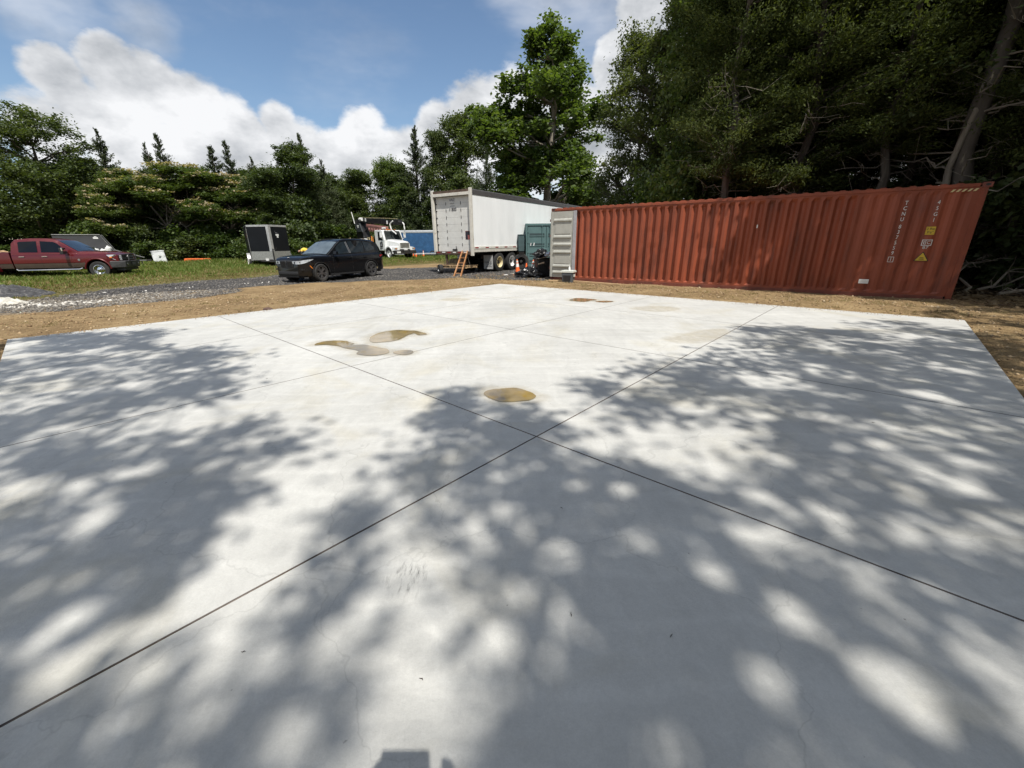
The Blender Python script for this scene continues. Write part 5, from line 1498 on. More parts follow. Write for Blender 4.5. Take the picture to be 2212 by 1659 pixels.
        wheel(root, (ax[1], s * .72, r), r, .235, .235, s, DARK_STEEL, 'dish')
    # nose
    mb = MB(); mb.box(3.05, 3.15, -.56, .56, .88, 1.17); g = mb.build('grille', BLACK_PLASTIC, root, bevel=.02)
    for z in (.93, 1.0, 1.08, 1.15):
        mb = MB(); mb.box(3.14, 3.175, -.54, .54, z - .018, z + .018); mb.build('grille_bar', CLAD, g, bevel=.006)
    mb = MB(); mb.lathe([(0, .02), (.06, .02), (.065, 0)], 16, 'x', (3.165, 0, 1.04)); mb.build('grille_badge', STEEL, g)
    # heavy front bumper with brush guard
    mb = MB(); mb.hexa([(2.78, -1.0, .50), (3.30, -.72, .50), (3.30, .72, .50), (2.78, 1.0, .50)], [(2.78, -1.0, .84), (3.36, -.74, .84), (3.36, .74, .84), (2.78, 1.0, .84)]); bu = mb.build('front_bumper', CLAD, root, bevel=.03)
    for s in (1, -1):
        mb = MB(); mb.lathe([(0, .02), (.06, .015), (.07, 0)], 14, 'x', (3.335, s * .55, .68)); mb.build('fog_lamp', STEEL, bu)
    for s in (1, -1):
        mb = MB(); mb.tube([(3.33, s * .36, .80), (3.38, s * .36, 1.12), (3.30, s * .36, 1.20)], .028, 7); mb.build('guard_upright', CLAD, bu)
    for z in (.92, 1.05, 1.18):
        mb = MB(); mb.tube([(3.385 if z < 1.1 else 3.32, -.38, z), (3.385 if z < 1.1 else 3.32, .38, z)], .02, 6); mb.build('guard_bar', CLAD, bu)
    mb = MB(); mb.box(3.36, 3.375, -.16, .16, .62, .76); mb.build('number_plate', M('plate_dark', (.1, .1, .1), .5), bu)
    mb = MB(); mb.box(2.6, 3.2, -.7, .7, .36, .50); mb.build('air_dam', BLACK_PLASTIC, root)
    mb = MB(); mb.box(-3.3, 2.7, -.5, .5, .46, .62); mb.build('chassis', DARK_STEEL, root)
    mb = MB(); mb.box(-3.52, -3.36, -.95, .95, .60, .78); mb.build('rear_bumper', CHROME, root, bevel=.02)
    for s in (1, -1):
        mb = MB(); mb.box(-3.365, -3.34, s * .90 - .06, s * .90 + .06, .95, 1.28); mb.build('tail_light', RED_LENS, root)
    for k in range(3):
        lm = MB(); lm.box(-.1, .1, -.06, .06, 0, .09); 
    return root


pk = pickup()
bpy.context.view_layer.update()
for k, (x, y, s) in enumerate(((-1.5, -.55, .16), (-1.95, -.60, .2), (-2.5, -.4, .22))):
    p = pk.matrix_world @ Vector((x, y, 1.30))
    lump('timber_offcut', WOOD, p, (s * 1.3, s * .6, s * .45), 50 + k, ['pale wood chunk in the pickup bed right behind the cab', 'second pale wood chunk in the pickup bed', 'rearmost pale wood chunk lying in the pickup bed'][k], 'wood chunk', 'wood in the pickup bed', rough=.4)


# ------------------------------------------------------------------ dark box trailer behind the pickup
def dark_trailer():
    G = M('trailer_charcoal', (0.05, 0.051, 0.055), 0.6, var=0.12, scale=2)
    GL_ = M('trailer_edge_grey', (0.22, 0.22, 0.21), 0.5, 0.4)
    x, y = -27.75, 29.45
    root = empty('box_trailer', (x, y, gzf(x, y)), R(40), label='charcoal enclosed trailer with sloping nose behind the red pickup', cat='trailer')
    side = [(-2.2, .55), (.45, .55), (.45, 1.25), (0.0, 2.25), (-2.2, 2.25)]
    mb = MB(); mb.prism(side, 'y', -1.0, 1.0); b = mb.build('body', G, root)
    for s in (-1.012, 1.012):
        mb = MB(); mb.tube([(-2.2, s, 2.25), (0, s, 2.25), (.45, s, 1.25), (.45, s, .55)], .03, 6); mb.build('edge_trim', GL_, b)
    mb = MB(); mb.box(-.36, -.12, -1.008, -1.002, 2.0, 2.1); mb.box(-.30, -.18, -1.008, -1.002, 2.12, 2.16); mb.build('maker_sticker', WHITE_INK, b)
    for xw in (-.9, -1.65):
        for s in (-1, 1):
            wheel(root, (xw, s * 1.02, .34), .34, .2, .19, s, STEEL, 'steel')
    mb = MB(); mb.box(-2.1, -.4, -1.2, -1.02, .72, .78); mb.box(-2.1, -.4, 1.02, 1.2, .72, .78); mb.build('fender', STEEL, root)
    for s in (-1, 1):
        mb = MB(); mb.tube([(.4, s * .75, .55), (2.0, 0, .55)], .045, 6); mb.build('drawbar', GL_, root)
    mb = MB(); mb.tube([(.4, 0, 1.3), (1.9, 0, .75)], .03, 6); mb.build('stay_bar', GL_, root)
    mb = MB(); mb.box(1.95, 2.25, -.05, .05, .50, .62); mb.build('coupling', DARK_STEEL, root)
    mb = MB(); mb.tube([(1.7, 0.1, .05), (1.7, 0.1, .95)], .035, 7); mb.build('jack_stand', DARK_STEEL, root)
    mb = MB(); mb.box(-1.0, .40, -1.42, -1.02, 1.10, 1.14); mb.build('side_shelf', DARK_STEEL, root)
    bpy.context.view_layer.update()
    for k, (dx, dy, w, h) in enumerate(((-.80, -1.22, .15, .40), (-.42, -1.22, .18, .26), (-.08, -1.22, .15, .22), (.22, -1.22, .16, .40))):
        p = root.matrix_world @ Vector((dx, dy, 1.14))
        e = empty('white_jug', p, .3 * k, label=['tall white jug at the rear end of the charcoal trailer shelf', 'squat wide white jug next to the smallest one', 'smallest white jug on the charcoal trailer shelf', 'tall white jug at the nose end of the charcoal trailer shelf'][k], cat='jug', group='white jugs on the charcoal trailer')
        mb = MB(); mb.lathe([(0, 0), (w * .9, 0), (w, .03), (w, h * .7), (w * .4, h * .92), (w * .3, h)], 14, 'z'); mb.build('body', WHITE_INK, e, smooth=True)
        mb = MB(); mb.lathe([(w * .34, h), (w * .34, h + .04), (0, h + .04)], 10, 'z'); mb.build('cap', WHITE_INK, e)
        mb = MB(); mb.tube([(w * .5, 0, h * .9), (w * 1.02, 0, h * .85), (w * 1.02, 0, h * .55)], .02, 6); mb.build('handle', WHITE_INK, e)


dark_trailer()


# ------------------------------------------------------------------ black V-nose cargo trailer
def cargo_trailer():
    BK = M('cargo_black_skin', (0.008, 0.009, 0.011), 0.45, var=0.15, scale=2, spec=0.2)
    AL = M('cargo_aluminium', (0.50, 0.50, 0.49), 0.45, 0.5, var=0.15, scale=6)
    TP = M('tread_plate', (0.36, 0.36, 0.34), 0.5, 0.5, var=0.25, scale=16, bump=0.5, bscale=60)
    d = Vector((math.sin(R(146)), math.cos(R(146))))
    nx, ny = -16.55, 29.8
    root = empty('cargo_trailer', (nx, ny, gzf(nx, ny)), math.atan2(d.y, d.x), label='black V-nosed cargo trailer with silver tread plate skirt and corner strips', cat='trailer')
    # local x forward, nose tip at x=0
    W = 1.22; zb, zt = .50, 2.78; zs = 1.08; vx = -1.0; L = -5.6
    def wall(name, a, b2, z0, z1, mat, off=0.0, par=root):
        mb = MB(); A = Vector((a[0], a[1], 0)); B = Vector((b2[0], b2[1], 0)); n = (B - A).cross(Vector((0, 0, 1))).normalized()
        if n.dot((A + B) / 2 - Vector((-2.5, 0, 0))) < 0: n = -n
        o = n * off; t = n * -.03
        mb.hexa([A + o + Vector((0, 0, z0)), B + o + Vector((0, 0, z0)), B + t + Vector((0, 0, z0)), A + t + Vector((0, 0, z0))],
                [A + o + Vector((0, 0, z1)), B + o + Vector((0, 0, z1)), B + t + Vector((0, 0, z1)), A + t + Vector((0, 0, z1))])
        return mb.build(name, mat, par)
    for s in (1, -1):
        wall('nose_panel', (0, 0), (vx, s * W), zb, zt, BK)
        wall('tread_plate', (-.01, s * .012), (vx, s * W), zb, zs, TP, .012)
        wall('side_panel', (vx, s * W), (L, s * W), zb, zt, BK)
        wall('top_trim', (0.0, 0), (vx, s * W), zt - .09, zt + .01, AL, .02)
        wall('corner_strip', (-.0, s * .0), (-.11, s * .134), zs, zt - .09, AL, .016)
        wall('side_trim', (vx, s * W), (L, s * W), zt - .07, zt + .005, BK, .015)
        wall('side_strip', (-1.55, s * W), (-1.62, s * W), zb, zt - .1, AL, .014)
        wall('bottom_trim', (vx, s * W), (L, s * W), zb - .05, zb + .05, AL, .014)
        mb = MB(); mb.lathe([(.50, -.10), (.53, -.10), (.53, .14), (.50, .14)], 24, 'y', (-3.2, s * (W + .12), .42)); fd = mb.build('fender', AL, root, smooth=True)
        for xw in (-2.95, -3.75):
            wheel(root, (xw, s * (W + .05), .34), .34, .2, .2, s, RIM_WHITE, 'steel')
    mb = MB(); mb.prism([(0, 0), (vx, W), (L, W), (L, -W), (vx, -W)], 'z', zt + .012, zt + .03); mb.build('roof', AL, root)
    mb = MB(); mb.prism([(-.05, 0), (vx, W - .04), (L, W - .04), (L, -W + .04), (vx, -W + .04)], 'z', zb - .06, zb - .001); mb.build('floor', DARK_STEEL, root)
    mb = MB(); mb.box(L - .04, L, -W, W, zb, zt); mb.build('rear_ramp', BK, root)
    # side door
    wall('side_door', (-1.9, -W), (-2.8, -W), zb + .12, zt - .25, BK, .02)
    for s in (1, -1):
        mb = MB(); mb.tube([(-1.1, s * .9, zb - .08), (.95, 0, zb - .08)], .05, 6); mb.build('drawbar', DARK_STEEL, root)
    mb = MB(); mb.box(.9, 1.2, -.06, .06, zb - .10, zb + .02); mb.build('coupling', DARK_STEEL, root)
    mb = MB(); mb.tube([(.45, .0, .02), (.45, 0, 1.25)], .04, 8); mb.box(.37, .53, -.08, .08, .0, .03); mb.tube([(.45, 0, 1.2), (.45, .22, 1.22), (.45, .22, 1.36)], .018, 6); mb.build('jack_stand', BLACK_PLASTIC, root)
    mb = MB(); mb.box(-.30, -.02, -.26, -.02, zb - .09, zb + .04); mb.build('tongue_box', BLACK_PLASTIC, root)
    wall('nose_lamp_plate', (-.20, -.30), (-.34, -.46), zb - .06, zb + .10, WHITE_INK, .02)
    # logo on the right-hand nose panel (+y)
    e = Vector((vx, W, 0)).normalized(); n = Vector((W, -vx, 0)).normalized()
    ang = math.atan2(-e.y, -e.x)
    lg = bpy.data.objects.new('maker_logo', None); COL.objects.link(lg); lg.parent = root
    def at_nose(t, z, off=.022): 
        p = e * t + n * off; return (p.x, p.y, z)
    mb = MB()
    for (t0, t1, z0, z1) in ((.52, .78, 2.10, 2.22), (.60, .74, 1.98, 2.09)):
        mb.hexa([at_nose(t0, z0), at_nose(t1, z0), at_nose(t1, z0, .018), at_nose(t0, z0, .018)], [at_nose(t0, z1), at_nose(t1, z1), at_nose(t1, z1, .018), at_nose(t0, z1, .018)])
    mb.build('logo_block', WHITE_INK, lg)
    mb = MB(); mb.add([at_nose(.42, 2.46), at_nose(.56, 2.28), at_nose(.72, 2.30), at_nose(.55, 2.33)], [(0, 1, 2, 3)]); mb.build('logo_swoosh', M('logo_grey', (.2, .2, .21), .5), lg)
    for t, z in ((-.5, 1.65),):
        mb = MB(); mb.box(-2.6, -1.95, -W - .026, -W - .021, 2.0, 2.3); mb.build('side_lettering', M('logo_dull_red', (.12, .05, .045), .6), root)
    return root


cargo_trailer()


# ------------------------------------------------------------------ blue box trailer far behind
def blue_trailer():
    B = M('blue_skin', (0.022, 0.085, 0.20), 0.55, var=0.15, scale=1.5, col2=(0.035, 0.12, 0.26), mixlo=.5, mixhi=.7)
    RF = M('blue_trailer_roof', (0.42, 0.44, 0.46), 0.5, var=.12)
    x, y = -14.6, 46.8
    root = empty('box_trailer', (x, y, gzf(x, y)), R(4), label='blue box trailer with pale grey roof edge beyond the crane truck', cat='trailer')
    mb = MB(); mb.box(0, 9.0, 0, 2.4, .45, 2.50); mb.build('body', B, root)
    mb = MB(); mb.box(-.03, 9.03, -.03, 2.43, 2.50, 2.80); mb.build('roof', RF, root, bevel=.08)
    mb = MB(); mb.box(-.02, 9.02, -.05, -.001, .32, .46); mb.build('bottom_rail', RF, root)
    for xx in (2.0, 4.4, 6.6):
        mb = MB(); mb.box(xx, xx + .06, -.03, -.001, .5, 2.45); mb.build('side_post', B, root)
    mb = MB(); mb.box(4.62, 5.5, -.04, -.005, .6, 2.3); mb.build('side_door', B, root)
    for xw in (6.0, 6.9):
        wheel(root, (xw, .1, .36), .36, .22, .2, -1, STEEL, 'steel'); wheel(root, (xw, 2.3, .36), .36, .22, .2, 1, STEEL, 'steel')
    mb = MB(); mb.box(.4, .5, .2, .3, 0, .45); mb.box(.4, .5, 2.1, 2.2, 0, .45); mb.build('prop_leg', DARK_STEEL, root)


blue_trailer()


# ------------------------------------------------------------------ white crane truck
def crane_truck():
    WH = M('truck_white_paint', (0.72, 0.73, 0.72), 0.35, var=0.05, scale=3, coat=0.5)
    BK = M('crane_black', (0.015, 0.015, 0.016), 0.45, var=0.2, scale=4)
    YE = M('rail_pale_yellow', (0.62, 0.52, 0.30), 0.6, var=0.15)
    OR = M('rail_orange', (0.66, 0.24, 0.05), 0.6, var=0.15)
    MR = M('auger_pink', (0.34, 0.16, 0.14), 0.6, var=0.2)
    h = Vector((math.sin(R(131)), math.cos(R(131)))); rt = Vector((h.y, -h.x))
    fx, fy = -11.35, 40.4          # front right wheel on the ground
    c = Vector((fx, fy)) - rt * 1.0
    root = empty('crane_truck', (c.x, c.y, gzf(fx, fy)), math.atan2(h.y, h.x), label='white bonneted digger truck with black crane boom over its cab', cat='truck')
    # local x forward; front axle at x=0
    r = .52
    st = []
    zt = I([-.75, .0, .75, .95], [1.84, 1.74, 1.64, 1.52]); hw = I([-.75, .4, .95], [.80, .66, .60])
    for x in np.linspace(-.75, .95, 14):
        z = zt(x); w = hw(x)
        hr = [(w, .95), (w * 1.0, z - .35), (w * .97, z - .10), (w * .85, z - .02), (w * .4, z + .02), (0, z + .03)]
        st.append([(x, y, q) for y, q in hr] + [(x, -y, q) for y, q in reversed(hr[:-1])])
    loft(st).build('bonnet', WH, root, auto=30)
    for s in (1, -1):
        outer = [(.62 * math.cos(t) * 1.02, .55 + .66 * math.sin(t)) for t in np.linspace(0, math.pi, 16)]
        inner = [(.56 * math.cos(t), .55 + .58 * math.sin(t)) for t in np.linspace(math.pi, 0, 16)]
        mb = MB(); mb.prism(outer + inner, 'y', s * .62, s * 1.18); mb.hexa([(.60, s * .6, .78), (.98, s * .6, .86), (.95, s * 1.12, .86), (.60, s * 1.18, .78)], [(.55, s * .6, 1.20), (.95, s * .6, 1.16), (.92, s * 1.08, 1.10), (.5, s * 1.14, 1.16)])
        mb.build('front_fender', WH, root, auto=35)
        mb = MB(); mb.box(.955, .975, s * .98 - .16, s * .98 + .14, .95, 1.08); hl = mb.build('headlight', M('truck_headlamp', (.35, .35, .33), .15, .3), root)
        mb = MB(); mb.box(.956, .99, s * 1.02 - .02, s * 1.02 + .11, .955, 1.03); mb.build('turn_lamp', AMBER, hl)
        wheel(root, (0, s * 1.0, r), r, .28, .29, s, RIM_WHITE, 'steel')
        for xa in (-4.6,):
            wheel(root, (xa, s * 1.05, r), r, .27, .29, s, RIM_WHITE, 'dish'); wheel(root, (xa, s * .72, r), r, .27, .29, s, DARK_STEEL, 'dish')
    mb = MB(); mb.box(.93, .975, -.50, .50, 1.08, 1.52); g = mb.build('grille', M('truck_grille', (.60, .60, .57), .4, .5), root)
    for k in range(6):
        mb = MB(); mb.box(.976, .985, -.47, .47, 1.115 + k * .066, 1.14 + k * .066); mb.build('grille_slot', DARK_STEEL, g)
    mb = MB(); mb.box(.80, 1.12, -1.18, 1.18, .52, .84); bu = mb.build('front_bumper', DARK_STEEL, root, bevel=.03)
    mb = MB(); mb.box(1.122, 1.135, -1.02, -.62, .60, .76); mb.build('bumper_sign', WHITE_INK, bu)
    for y in (-.35, .35):
        mb = MB(); mb.box(1.10, 1.18, y - .04, y + .04, .80, .92); mb.build('tow_hook', DARK_STEEL, bu)
    mb = MB(); mb.box(1.0, 1.1, -.15, .2, .86, .96); mb.build('number_plate', WHITE_INK, bu)
    # cab
    cab = [(-.70, .95), (-.70, 1.80), (-1.02, 2.62), (-1.10, 2.68), (-2.20, 2.68), (-2.30, 2.60), (-2.30, .80), (-.95, .80)]
    mb = MB(); mb.prism(cab, 'y', -1.05, 1.05); mb.build('cab', WH, root, bevel=.05)
    mb = MB(); mb.hexa([(-.685, -.92, 1.84), (-.70, -.92, 1.84), (-.70, .92, 1.84), (-.685, .92, 1.84)], [(-.985, -.86, 2.58), (-1.0, -.86, 2.58), (-1.0, .86, 2.58), (-.985, .86, 2.58)])
    mb.v = [(x + .035, y, z + .012) for x, y, z in mb.v]
    ws = mb.build('windscreen', M('truck_windscreen', (.03, .035, .035), .06, var=.3, scale=2, spec=.8), root)
    for s in (1, -1):
        mb = MB(); mb.prism([(-.92, 1.76), (-1.08, 2.50), (-1.72, 2.52), (-1.72, 1.76)], 'y', s * 1.052, s * 1.062); mb.build('window', GLASS_DARK, root)
        mb = MB(); mb.prism([(-.88, .92), (-.86, 1.72), (-1.08, 2.56), (-1.80, 2.58), (-1.80, .92)], 'y', s * 1.0505, s * 1.054); dr = mb.build('door', WH, root)
        mb = MB(); mb.box(-1.50, -1.05, min(s * 1.056, s * 1.062), max(s * 1.056, s * 1.062), 1.12, 1.58); lg = mb.build('door_logo', BLACK_INK, dr)
        mb = MB(); mb.prism([(-1.28 + .09 * math.cos(t), 1.36 + .15 * math.sin(t)) for t in np.linspace(0, 2 * math.pi, 14)[:-1]], 'y', s * 1.063, s * 1.066); mb.build('logo_emblem', WHITE_INK, lg)
        mb = MB(); mb.box(-1.55, -1.1, min(s * 1.056, s * 1.060), max(s * 1.056, s * 1.060), 1.0, 1.05); mb.build('door_lettering', BLACK_INK, dr)
        mb = MB(); mb.tube([(-.95, s * 1.06, 1.85), (-.80, s * 1.32, 1.95), (-.80, s * 1.32, 2.55), (-.98, s * 1.06, 2.55)], .02, 6); mb.box(-.85, -.75, s * 1.32 - .10, s * 1.32 + .10, 2.0, 2.45); mb.build('mirror', WH, root)
    mb = MB(); mb.box(-1.25, -1.05, -.5, .5, 2.70, 2.74)
    for y in (-.4, 0, .4): mb.box(-1.1, -1.0, y - .06, y + .06, 2.69, 2.76)
    mb.build('roof_lamp', AMBER, root)
    mb = MB(); mb.tube([(-1.4, -.7, 2.85), (-.9, -.7, 2.85)], .07, 8); mb.build('horn', WHITE_INK, root)
    # chassis, deck, rails, reels
    mb = MB(); mb.box(-7.2, .9, -.45, .45, .62, .90); mb.build('chassis', DARK_STEEL, root)
    mb = MB(); mb.box(-7.4, -2.5, -1.15, 1.15, .98, 1.12); mb.build('deck', M('deck_white', (.5, .5, .48), .6, var=.2), root)
    for s in (1, -1):
        mb = MB(); mb.box(-7.2, -2.6, s * 1.12 - .08, s * 1.12 + .08, .62, 1.45); bx = mb.build('tool_bin', M('deck_white', (.5, .5, .48), .6), root, bevel=.02)
        for k in range(4):
            mb = MB(); mb.box(-7.05 + k * 1.1, -6.1 + k * 1.1, s * 1.215 - .006, s * 1.215 + .006, .72, 1.38); mb.build('bin_door', WH, bx)
    for (x, mt) in ((-2.65, OR), (-3.3, YE), (-6.9, YE)):
        for s in (1, -1):
            mb = MB(); mb.tube([(x, s * 1.05, 1.12), (x, s * 1.05, 2.05), (x - .25, s * 1.05, 2.05), (x - .35, s * 1.05, 1.45)], .035, 6); mb.build('guard_rail', mt, root)
    mb = MB(); mb.tube([(-2.62, -1.2, .55), (-2.62, -1.2, 2.15)], .05, 6); mb.build('outrigger_leg', OR, root)
    for k in range(4):
        mb = MB(); mb.lathe([(0, -.14), (.30, -.14), (.34, -.10), (.34, .10), (.30, .14), (0, .14)], 18, 'y', (-4.35 - k * .34, -.86, 1.62)); mb.build('reel', WH if k % 2 == 0 else M('reel_brown', (.2, .15, .1), .7), root, auto=40)
    # turret and boom (pointing forward over the cab)
    mb = MB(); mb.lathe([(.55, 1.12), (.55, 1.45), (.42, 1.5), (.40, 2.1), (0, 2.1)], 20, 'z', (-5.9, 0, 0)); mb.build('turret_base', BK, root, auto=40)
    mb = MB(); mb.hexa([(-6.6, -.45, 2.0), (-5.3, -.42, 2.0), (-5.3, .42, 2.0), (-6.6, .45, 2.0)], [(-6.75, -.40, 3.75), (-6.0, -.35, 3.95), (-6.0, .35, 3.95), (-6.75, .40, 3.75)]); mb.build('turret', BK, root, bevel=.04)
    mb = MB(); mb.hexa([(-6.1, -.62, 2.62), (-5.2, -.62, 2.62), (-5.2, -.46, 2.62), (-6.1, -.46, 2.62)], [(-6.55, -.62, 3.42), (-5.65, -.62, 3.42), (-5.65, -.46, 3.42), (-6.55, -.46, 3.42)]); pl = mb.build('counter_plate', M('plate_charcoal', (.035, .04, .045), .45), root)
    mb = MB(); mb.box(-6.05, -5.75, -.632, -.622, 3.12, 3.26); mb.box(-6.0, -5.8, -.632, -.622, 3.0, 3.07); mb.build('plate_lettering', WHITE_INK, pl)
    mb = MB(); mb.hexa([(-6.3, -.22, 3.55), (-2.2, -.22, 3.63), (-2.2, .22, 3.63), (-6.3, .22, 3.55)], [(-6.3, -.22, 4.02), (-2.2, -.22, 4.14), (-2.2, .22, 4.14), (-6.3, .22, 4.02)]); bm_ = mb.build('boom', BK, root, bevel=.02)
    mb = MB(); mb.hexa([(-2.3, -.17, 3.68), (.2, -.17, 3.78), (.2, .17, 3.78), (-2.3, .17, 3.68)], [(-2.3, -.17, 4.06), (.2, -.17, 4.12), (.2, .17, 4.12), (-2.3, .17, 4.06)]); mb.build('inner_boom', BK, bm_, bevel=.02)
    mb = MB(); mb.box(-.2, .55, -.26, .26, 3.72, 4.22); mb.lathe([(0, -.2), (.2, -.2), (.2, .2), (0, .2)], 16, 'y', (.5, 0, 3.95)); mb.build('boom_head', BK, bm_, bevel=.02)
    mb = MB(); mb.tube([(-6.0, 0, 2.5), (-3.6, 0, 3.55)], .11, 10); mb.build('lift_ram', BK, root)
    for x in (-5.1, -1.3):
        mb = MB(); mb.box(x, x + .22, -.232, -.222, 3.72, 4.02); mb.build('boom_marking', WHITE_INK, bm_)
    mb = MB(); mb.box(-4.6, -1.0, -.42, -.24, 3.22, 3.50); ar = mb.build('auger_rack', MR, bm_)
    mb = MB(); mb.box(-4.6, -1.0, -.43, -.42, 3.30, 3.33); mb.build('rack_rail', BK, ar)
    for k in range(5):
        mb = MB(); mb.lathe([(.02, -.28), (.17, -.04), (.15, .10), (0, .14)], 12, 'z', (-4.1 + k * .48, -.34, 3.06)); mb.build('auger_flight', MR, bm_, smooth=True)
    for k, y in enumerate((-.3, .22)):     # white wrapped hose loops at the head
        mb = MB(); pts = [(-.15, y, 4.05), (-.55 + .2 * k, y - .05, 3.75), (-.35, y - .05, 3.25), (.35, y, 2.95)] if k == 0 else [(.35, y, 4.15), (.85, y, 3.85), (.95, y, 3.4), (.80, y, 2.9)]
        P = []
        for i in range(len(pts) - 1):
            for t in np.linspace(0, 1, 5)[:-1]: P.append(tuple(np.array(pts[i]) * (1 - t) + np.array(pts[i + 1]) * t))
        P.append(pts[-1]); mb.tube(P, .06, 8); hs = mb.build('hose_loop', WHITE_INK, bm_, smooth=True)
        mb = MB()
        for i in range(2, len(P) - 1, 3): mb.tube([P[i], tuple(np.array(P[i]) * .8 + np.array(P[i + 1]) * .2)], .064, 8)
        mb.build('hose_band', BK, hs)
    mb = MB(); mb.tube([(-6.5, -.5, 2.9), (-6.95, -.55, 4.55)], .04, 6); mb.build('whip_pole', WHITE_INK, root)
    mb = MB(); mb.tube([(-6.2, -.1, 4.0), (-2.0, -.1, 4.20), (.3, -.1, 4.26)], .015, 5); mb.build('winch_line', YE, bm_)
    mb = MB(); mb.tube([(-5.9, -.3, 3.85), (-5.5, -.3, 3.9)], .17, 10); mb.build('winch_drum', WHITE_INK, bm_)
    piv = Matrix.Translation((-6.3, 0, 3.8)); bm_.matrix_basis = piv @ Matrix.Rotation(R(5.6), 4, 'Y') @ piv.inverted()
    return root


crane_truck()


# ------------------------------------------------------------------ small things in the grass
def barrier():
    e0 = Vector((-23.0, 29.7)); e1 = Vector((-21.0, 29.6))
    O2 = M('barrier_orange', (0.80, 0.17, 0.045), 0.6, var=0.15, scale=4)
    root = empty('safety_barrier', (-26.0, 35.4, gzf(-26.0, 35.4)), R(-12), label='orange plastic barrier lying in the tall grass', cat='barrier')
    mb = MB(); mb.prism([(-1.02, .12), (-.92, .40), (.92, .40), (1.02, .12)], 'y', -.18, .18); b = mb.build('body', O2, root, bevel=.03)
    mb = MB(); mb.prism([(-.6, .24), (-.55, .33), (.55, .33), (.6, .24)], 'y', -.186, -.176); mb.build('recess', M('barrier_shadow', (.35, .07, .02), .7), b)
    for s in (-.8, .8):
        mb = MB(); mb.box(s - .12, s + .12, -.24, .24, 0.0, .13); mb.build('foot', O2, root)


barrier()
bpy.data.objects['safety_barrier'].scale = (1.2, 1.2, 1.2)


def white_panel():
    x, y = -28.4, 34.6
    W1 = M('panel_white', (.60, .62, .62), .6, var=.15, scale=3, col2=(.12, .13, .13), mixlo=.55, mixhi=.62, mscale=2.2)
    root = empty('appliance_panel', (x, y, gzf(x, y)), R(32), label='stained white appliance panel standing upright in the grass', cat='panel')
    mb = MB(); mb.box(-.34, .34, -.03, .03, 0, .95); mb.build('panel', W1, root, bevel=.05)
    mb = MB(); mb.box(-.36, .36, -.045, .05, .90, .99); mb.build('top_edge', W1, root, bevel=.03)
    mb = MB(); mb.box(-.28, .28, .03, .35, 0, .12); mb.build('foot', W1, root)
    root.rotation_euler = (R(-6), R(-5), R(32))


white_panel()
bpy.data.objects['appliance_panel'].scale = (1.25, 1.25, 1.15)


def worker():
    """person in a yellow shirt bent forward at the hips, arms hanging to the ground"""
    x, y = -14.65, 31.2
    SK = M('skin', (.38, .22, .15), .6, var=.08); YS = M('yellow_shirt', (.78, .52, .06), .8, var=.08); JN = M('dark_trousers', (.03, .035, .05), .85)
    root = empty('person', (x, y, gzf(x, y)), R(200), label='person in a yellow shirt bending down beyond the black suv bonnet', cat='person')

    def skin(name, pts, edges, rad, mat, sub=1, par=root):
        me = bpy.data.meshes.new(name); me.from_pydata(pts, edges, []); me.materials.append(mat)
        o = bpy.data.objects.new(name, me); COL.objects.link(o); o.parent = par
        md = o.modifiers.new('skin', 'SKIN')
        for i, rr in enumerate(rad): me.skin_vertices[0].data[i].radius = (rr, rr) if not isinstance(rr, tuple) else rr
        me.skin_vertices[0].data[0].use_root = True
        md.use_smooth_shade = True
        s = o.modifiers.new('sub', 'SUBSURF'); s.levels = sub; s.render_levels = sub
        return o
    # body: faces +x, torso bent forward about 80 degrees
    P = [(0, 0, .95), (.18, 0, 1.06), (.38, 0, 1.12), (.50, 0, 1.10),
         (0, .10, .90), (.02, .12, .48), (-.03, .12, .08), (.12, .13, .04), (0, -.10, .90), (.02, -.12, .48), (-.03, -.12, .08), (.12, -.13, .04),
         (.46, .19, 1.05), (.52, .22, .78), (.56, .18, .54), (.57, .17, .44), (.46, -.19, 1.05), (.52, -.22, .78), (.56, -.18, .54), (.57, -.17, .44),
         (.58, 0, 1.06), (.66, 0, 1.02), (.76, 0, .97)]
    E = [(0, 1), (1, 2), (2, 3), (0, 4), (4, 5), (5, 6), (6, 7), (0, 8), (8, 9), (9, 10), (10, 11), (3, 12), (12, 13), (13, 14), (14, 15), (3, 16), (16, 17), (17, 18), (18, 19), (3, 20), (20, 21), (21, 22)]
    Rr = [.15, .15, .16, .13, .10, .065, .045, .035, .10, .065, .045, .035, .06, .045, .035, .03, .06, .045, .035, .03, .055, .09, .085]
    skin('body', P, E, Rr, SK)
    sh = lambda i, k: k
    skin('shirt', [P[0], P[1], P[2], P[3], P[12], P[13], P[16], P[17], P[20]], [(0, 1), (1, 2), (2, 3), (3, 4), (4, 5), (3, 6), (6, 7), (3, 8)], [.165, .175, .19, .155, .085, .07, .085, .07, .07], YS)
    skin('trousers', [P[0], P[4], P[5], P[6], P[8], P[9], P[10]], [(0, 1), (1, 2), (2, 3), (0, 4), (4, 5), (5, 6)], [.168, .12, .085, .065, .12, .085, .065], JN)
    skin('hair', [P[21], (.74, 0, 1.02), (.79, 0, .98)], [(0, 1), (1, 2)], [.08, .085, .06], M('dark_hair', (.02, .015, .012), .8))
    for s in (1, -1):
        for k in range(4):
            skin('finger', [(.57 + k * .012 - .02, s * (.155 + .01 * k), .43), (.58 + k * .014 - .02, s * (.15 + .01 * k), .385), (.575 + k * .014 - .02, s * (.145 + .01 * k), .345)], [(0, 1), (1, 2)], [.009, .009, .007], SK, 0)
        skin('thumb', [(.59, s * .15, .45), (.62, s * .13, .42), (.62, s * .125, .39)], [(0, 1), (1, 2)], [.011, .010, .008], SK, 0)


worker()


# ------------------------------------------------------------------ vegetation
rng = np.random.default_rng(11)


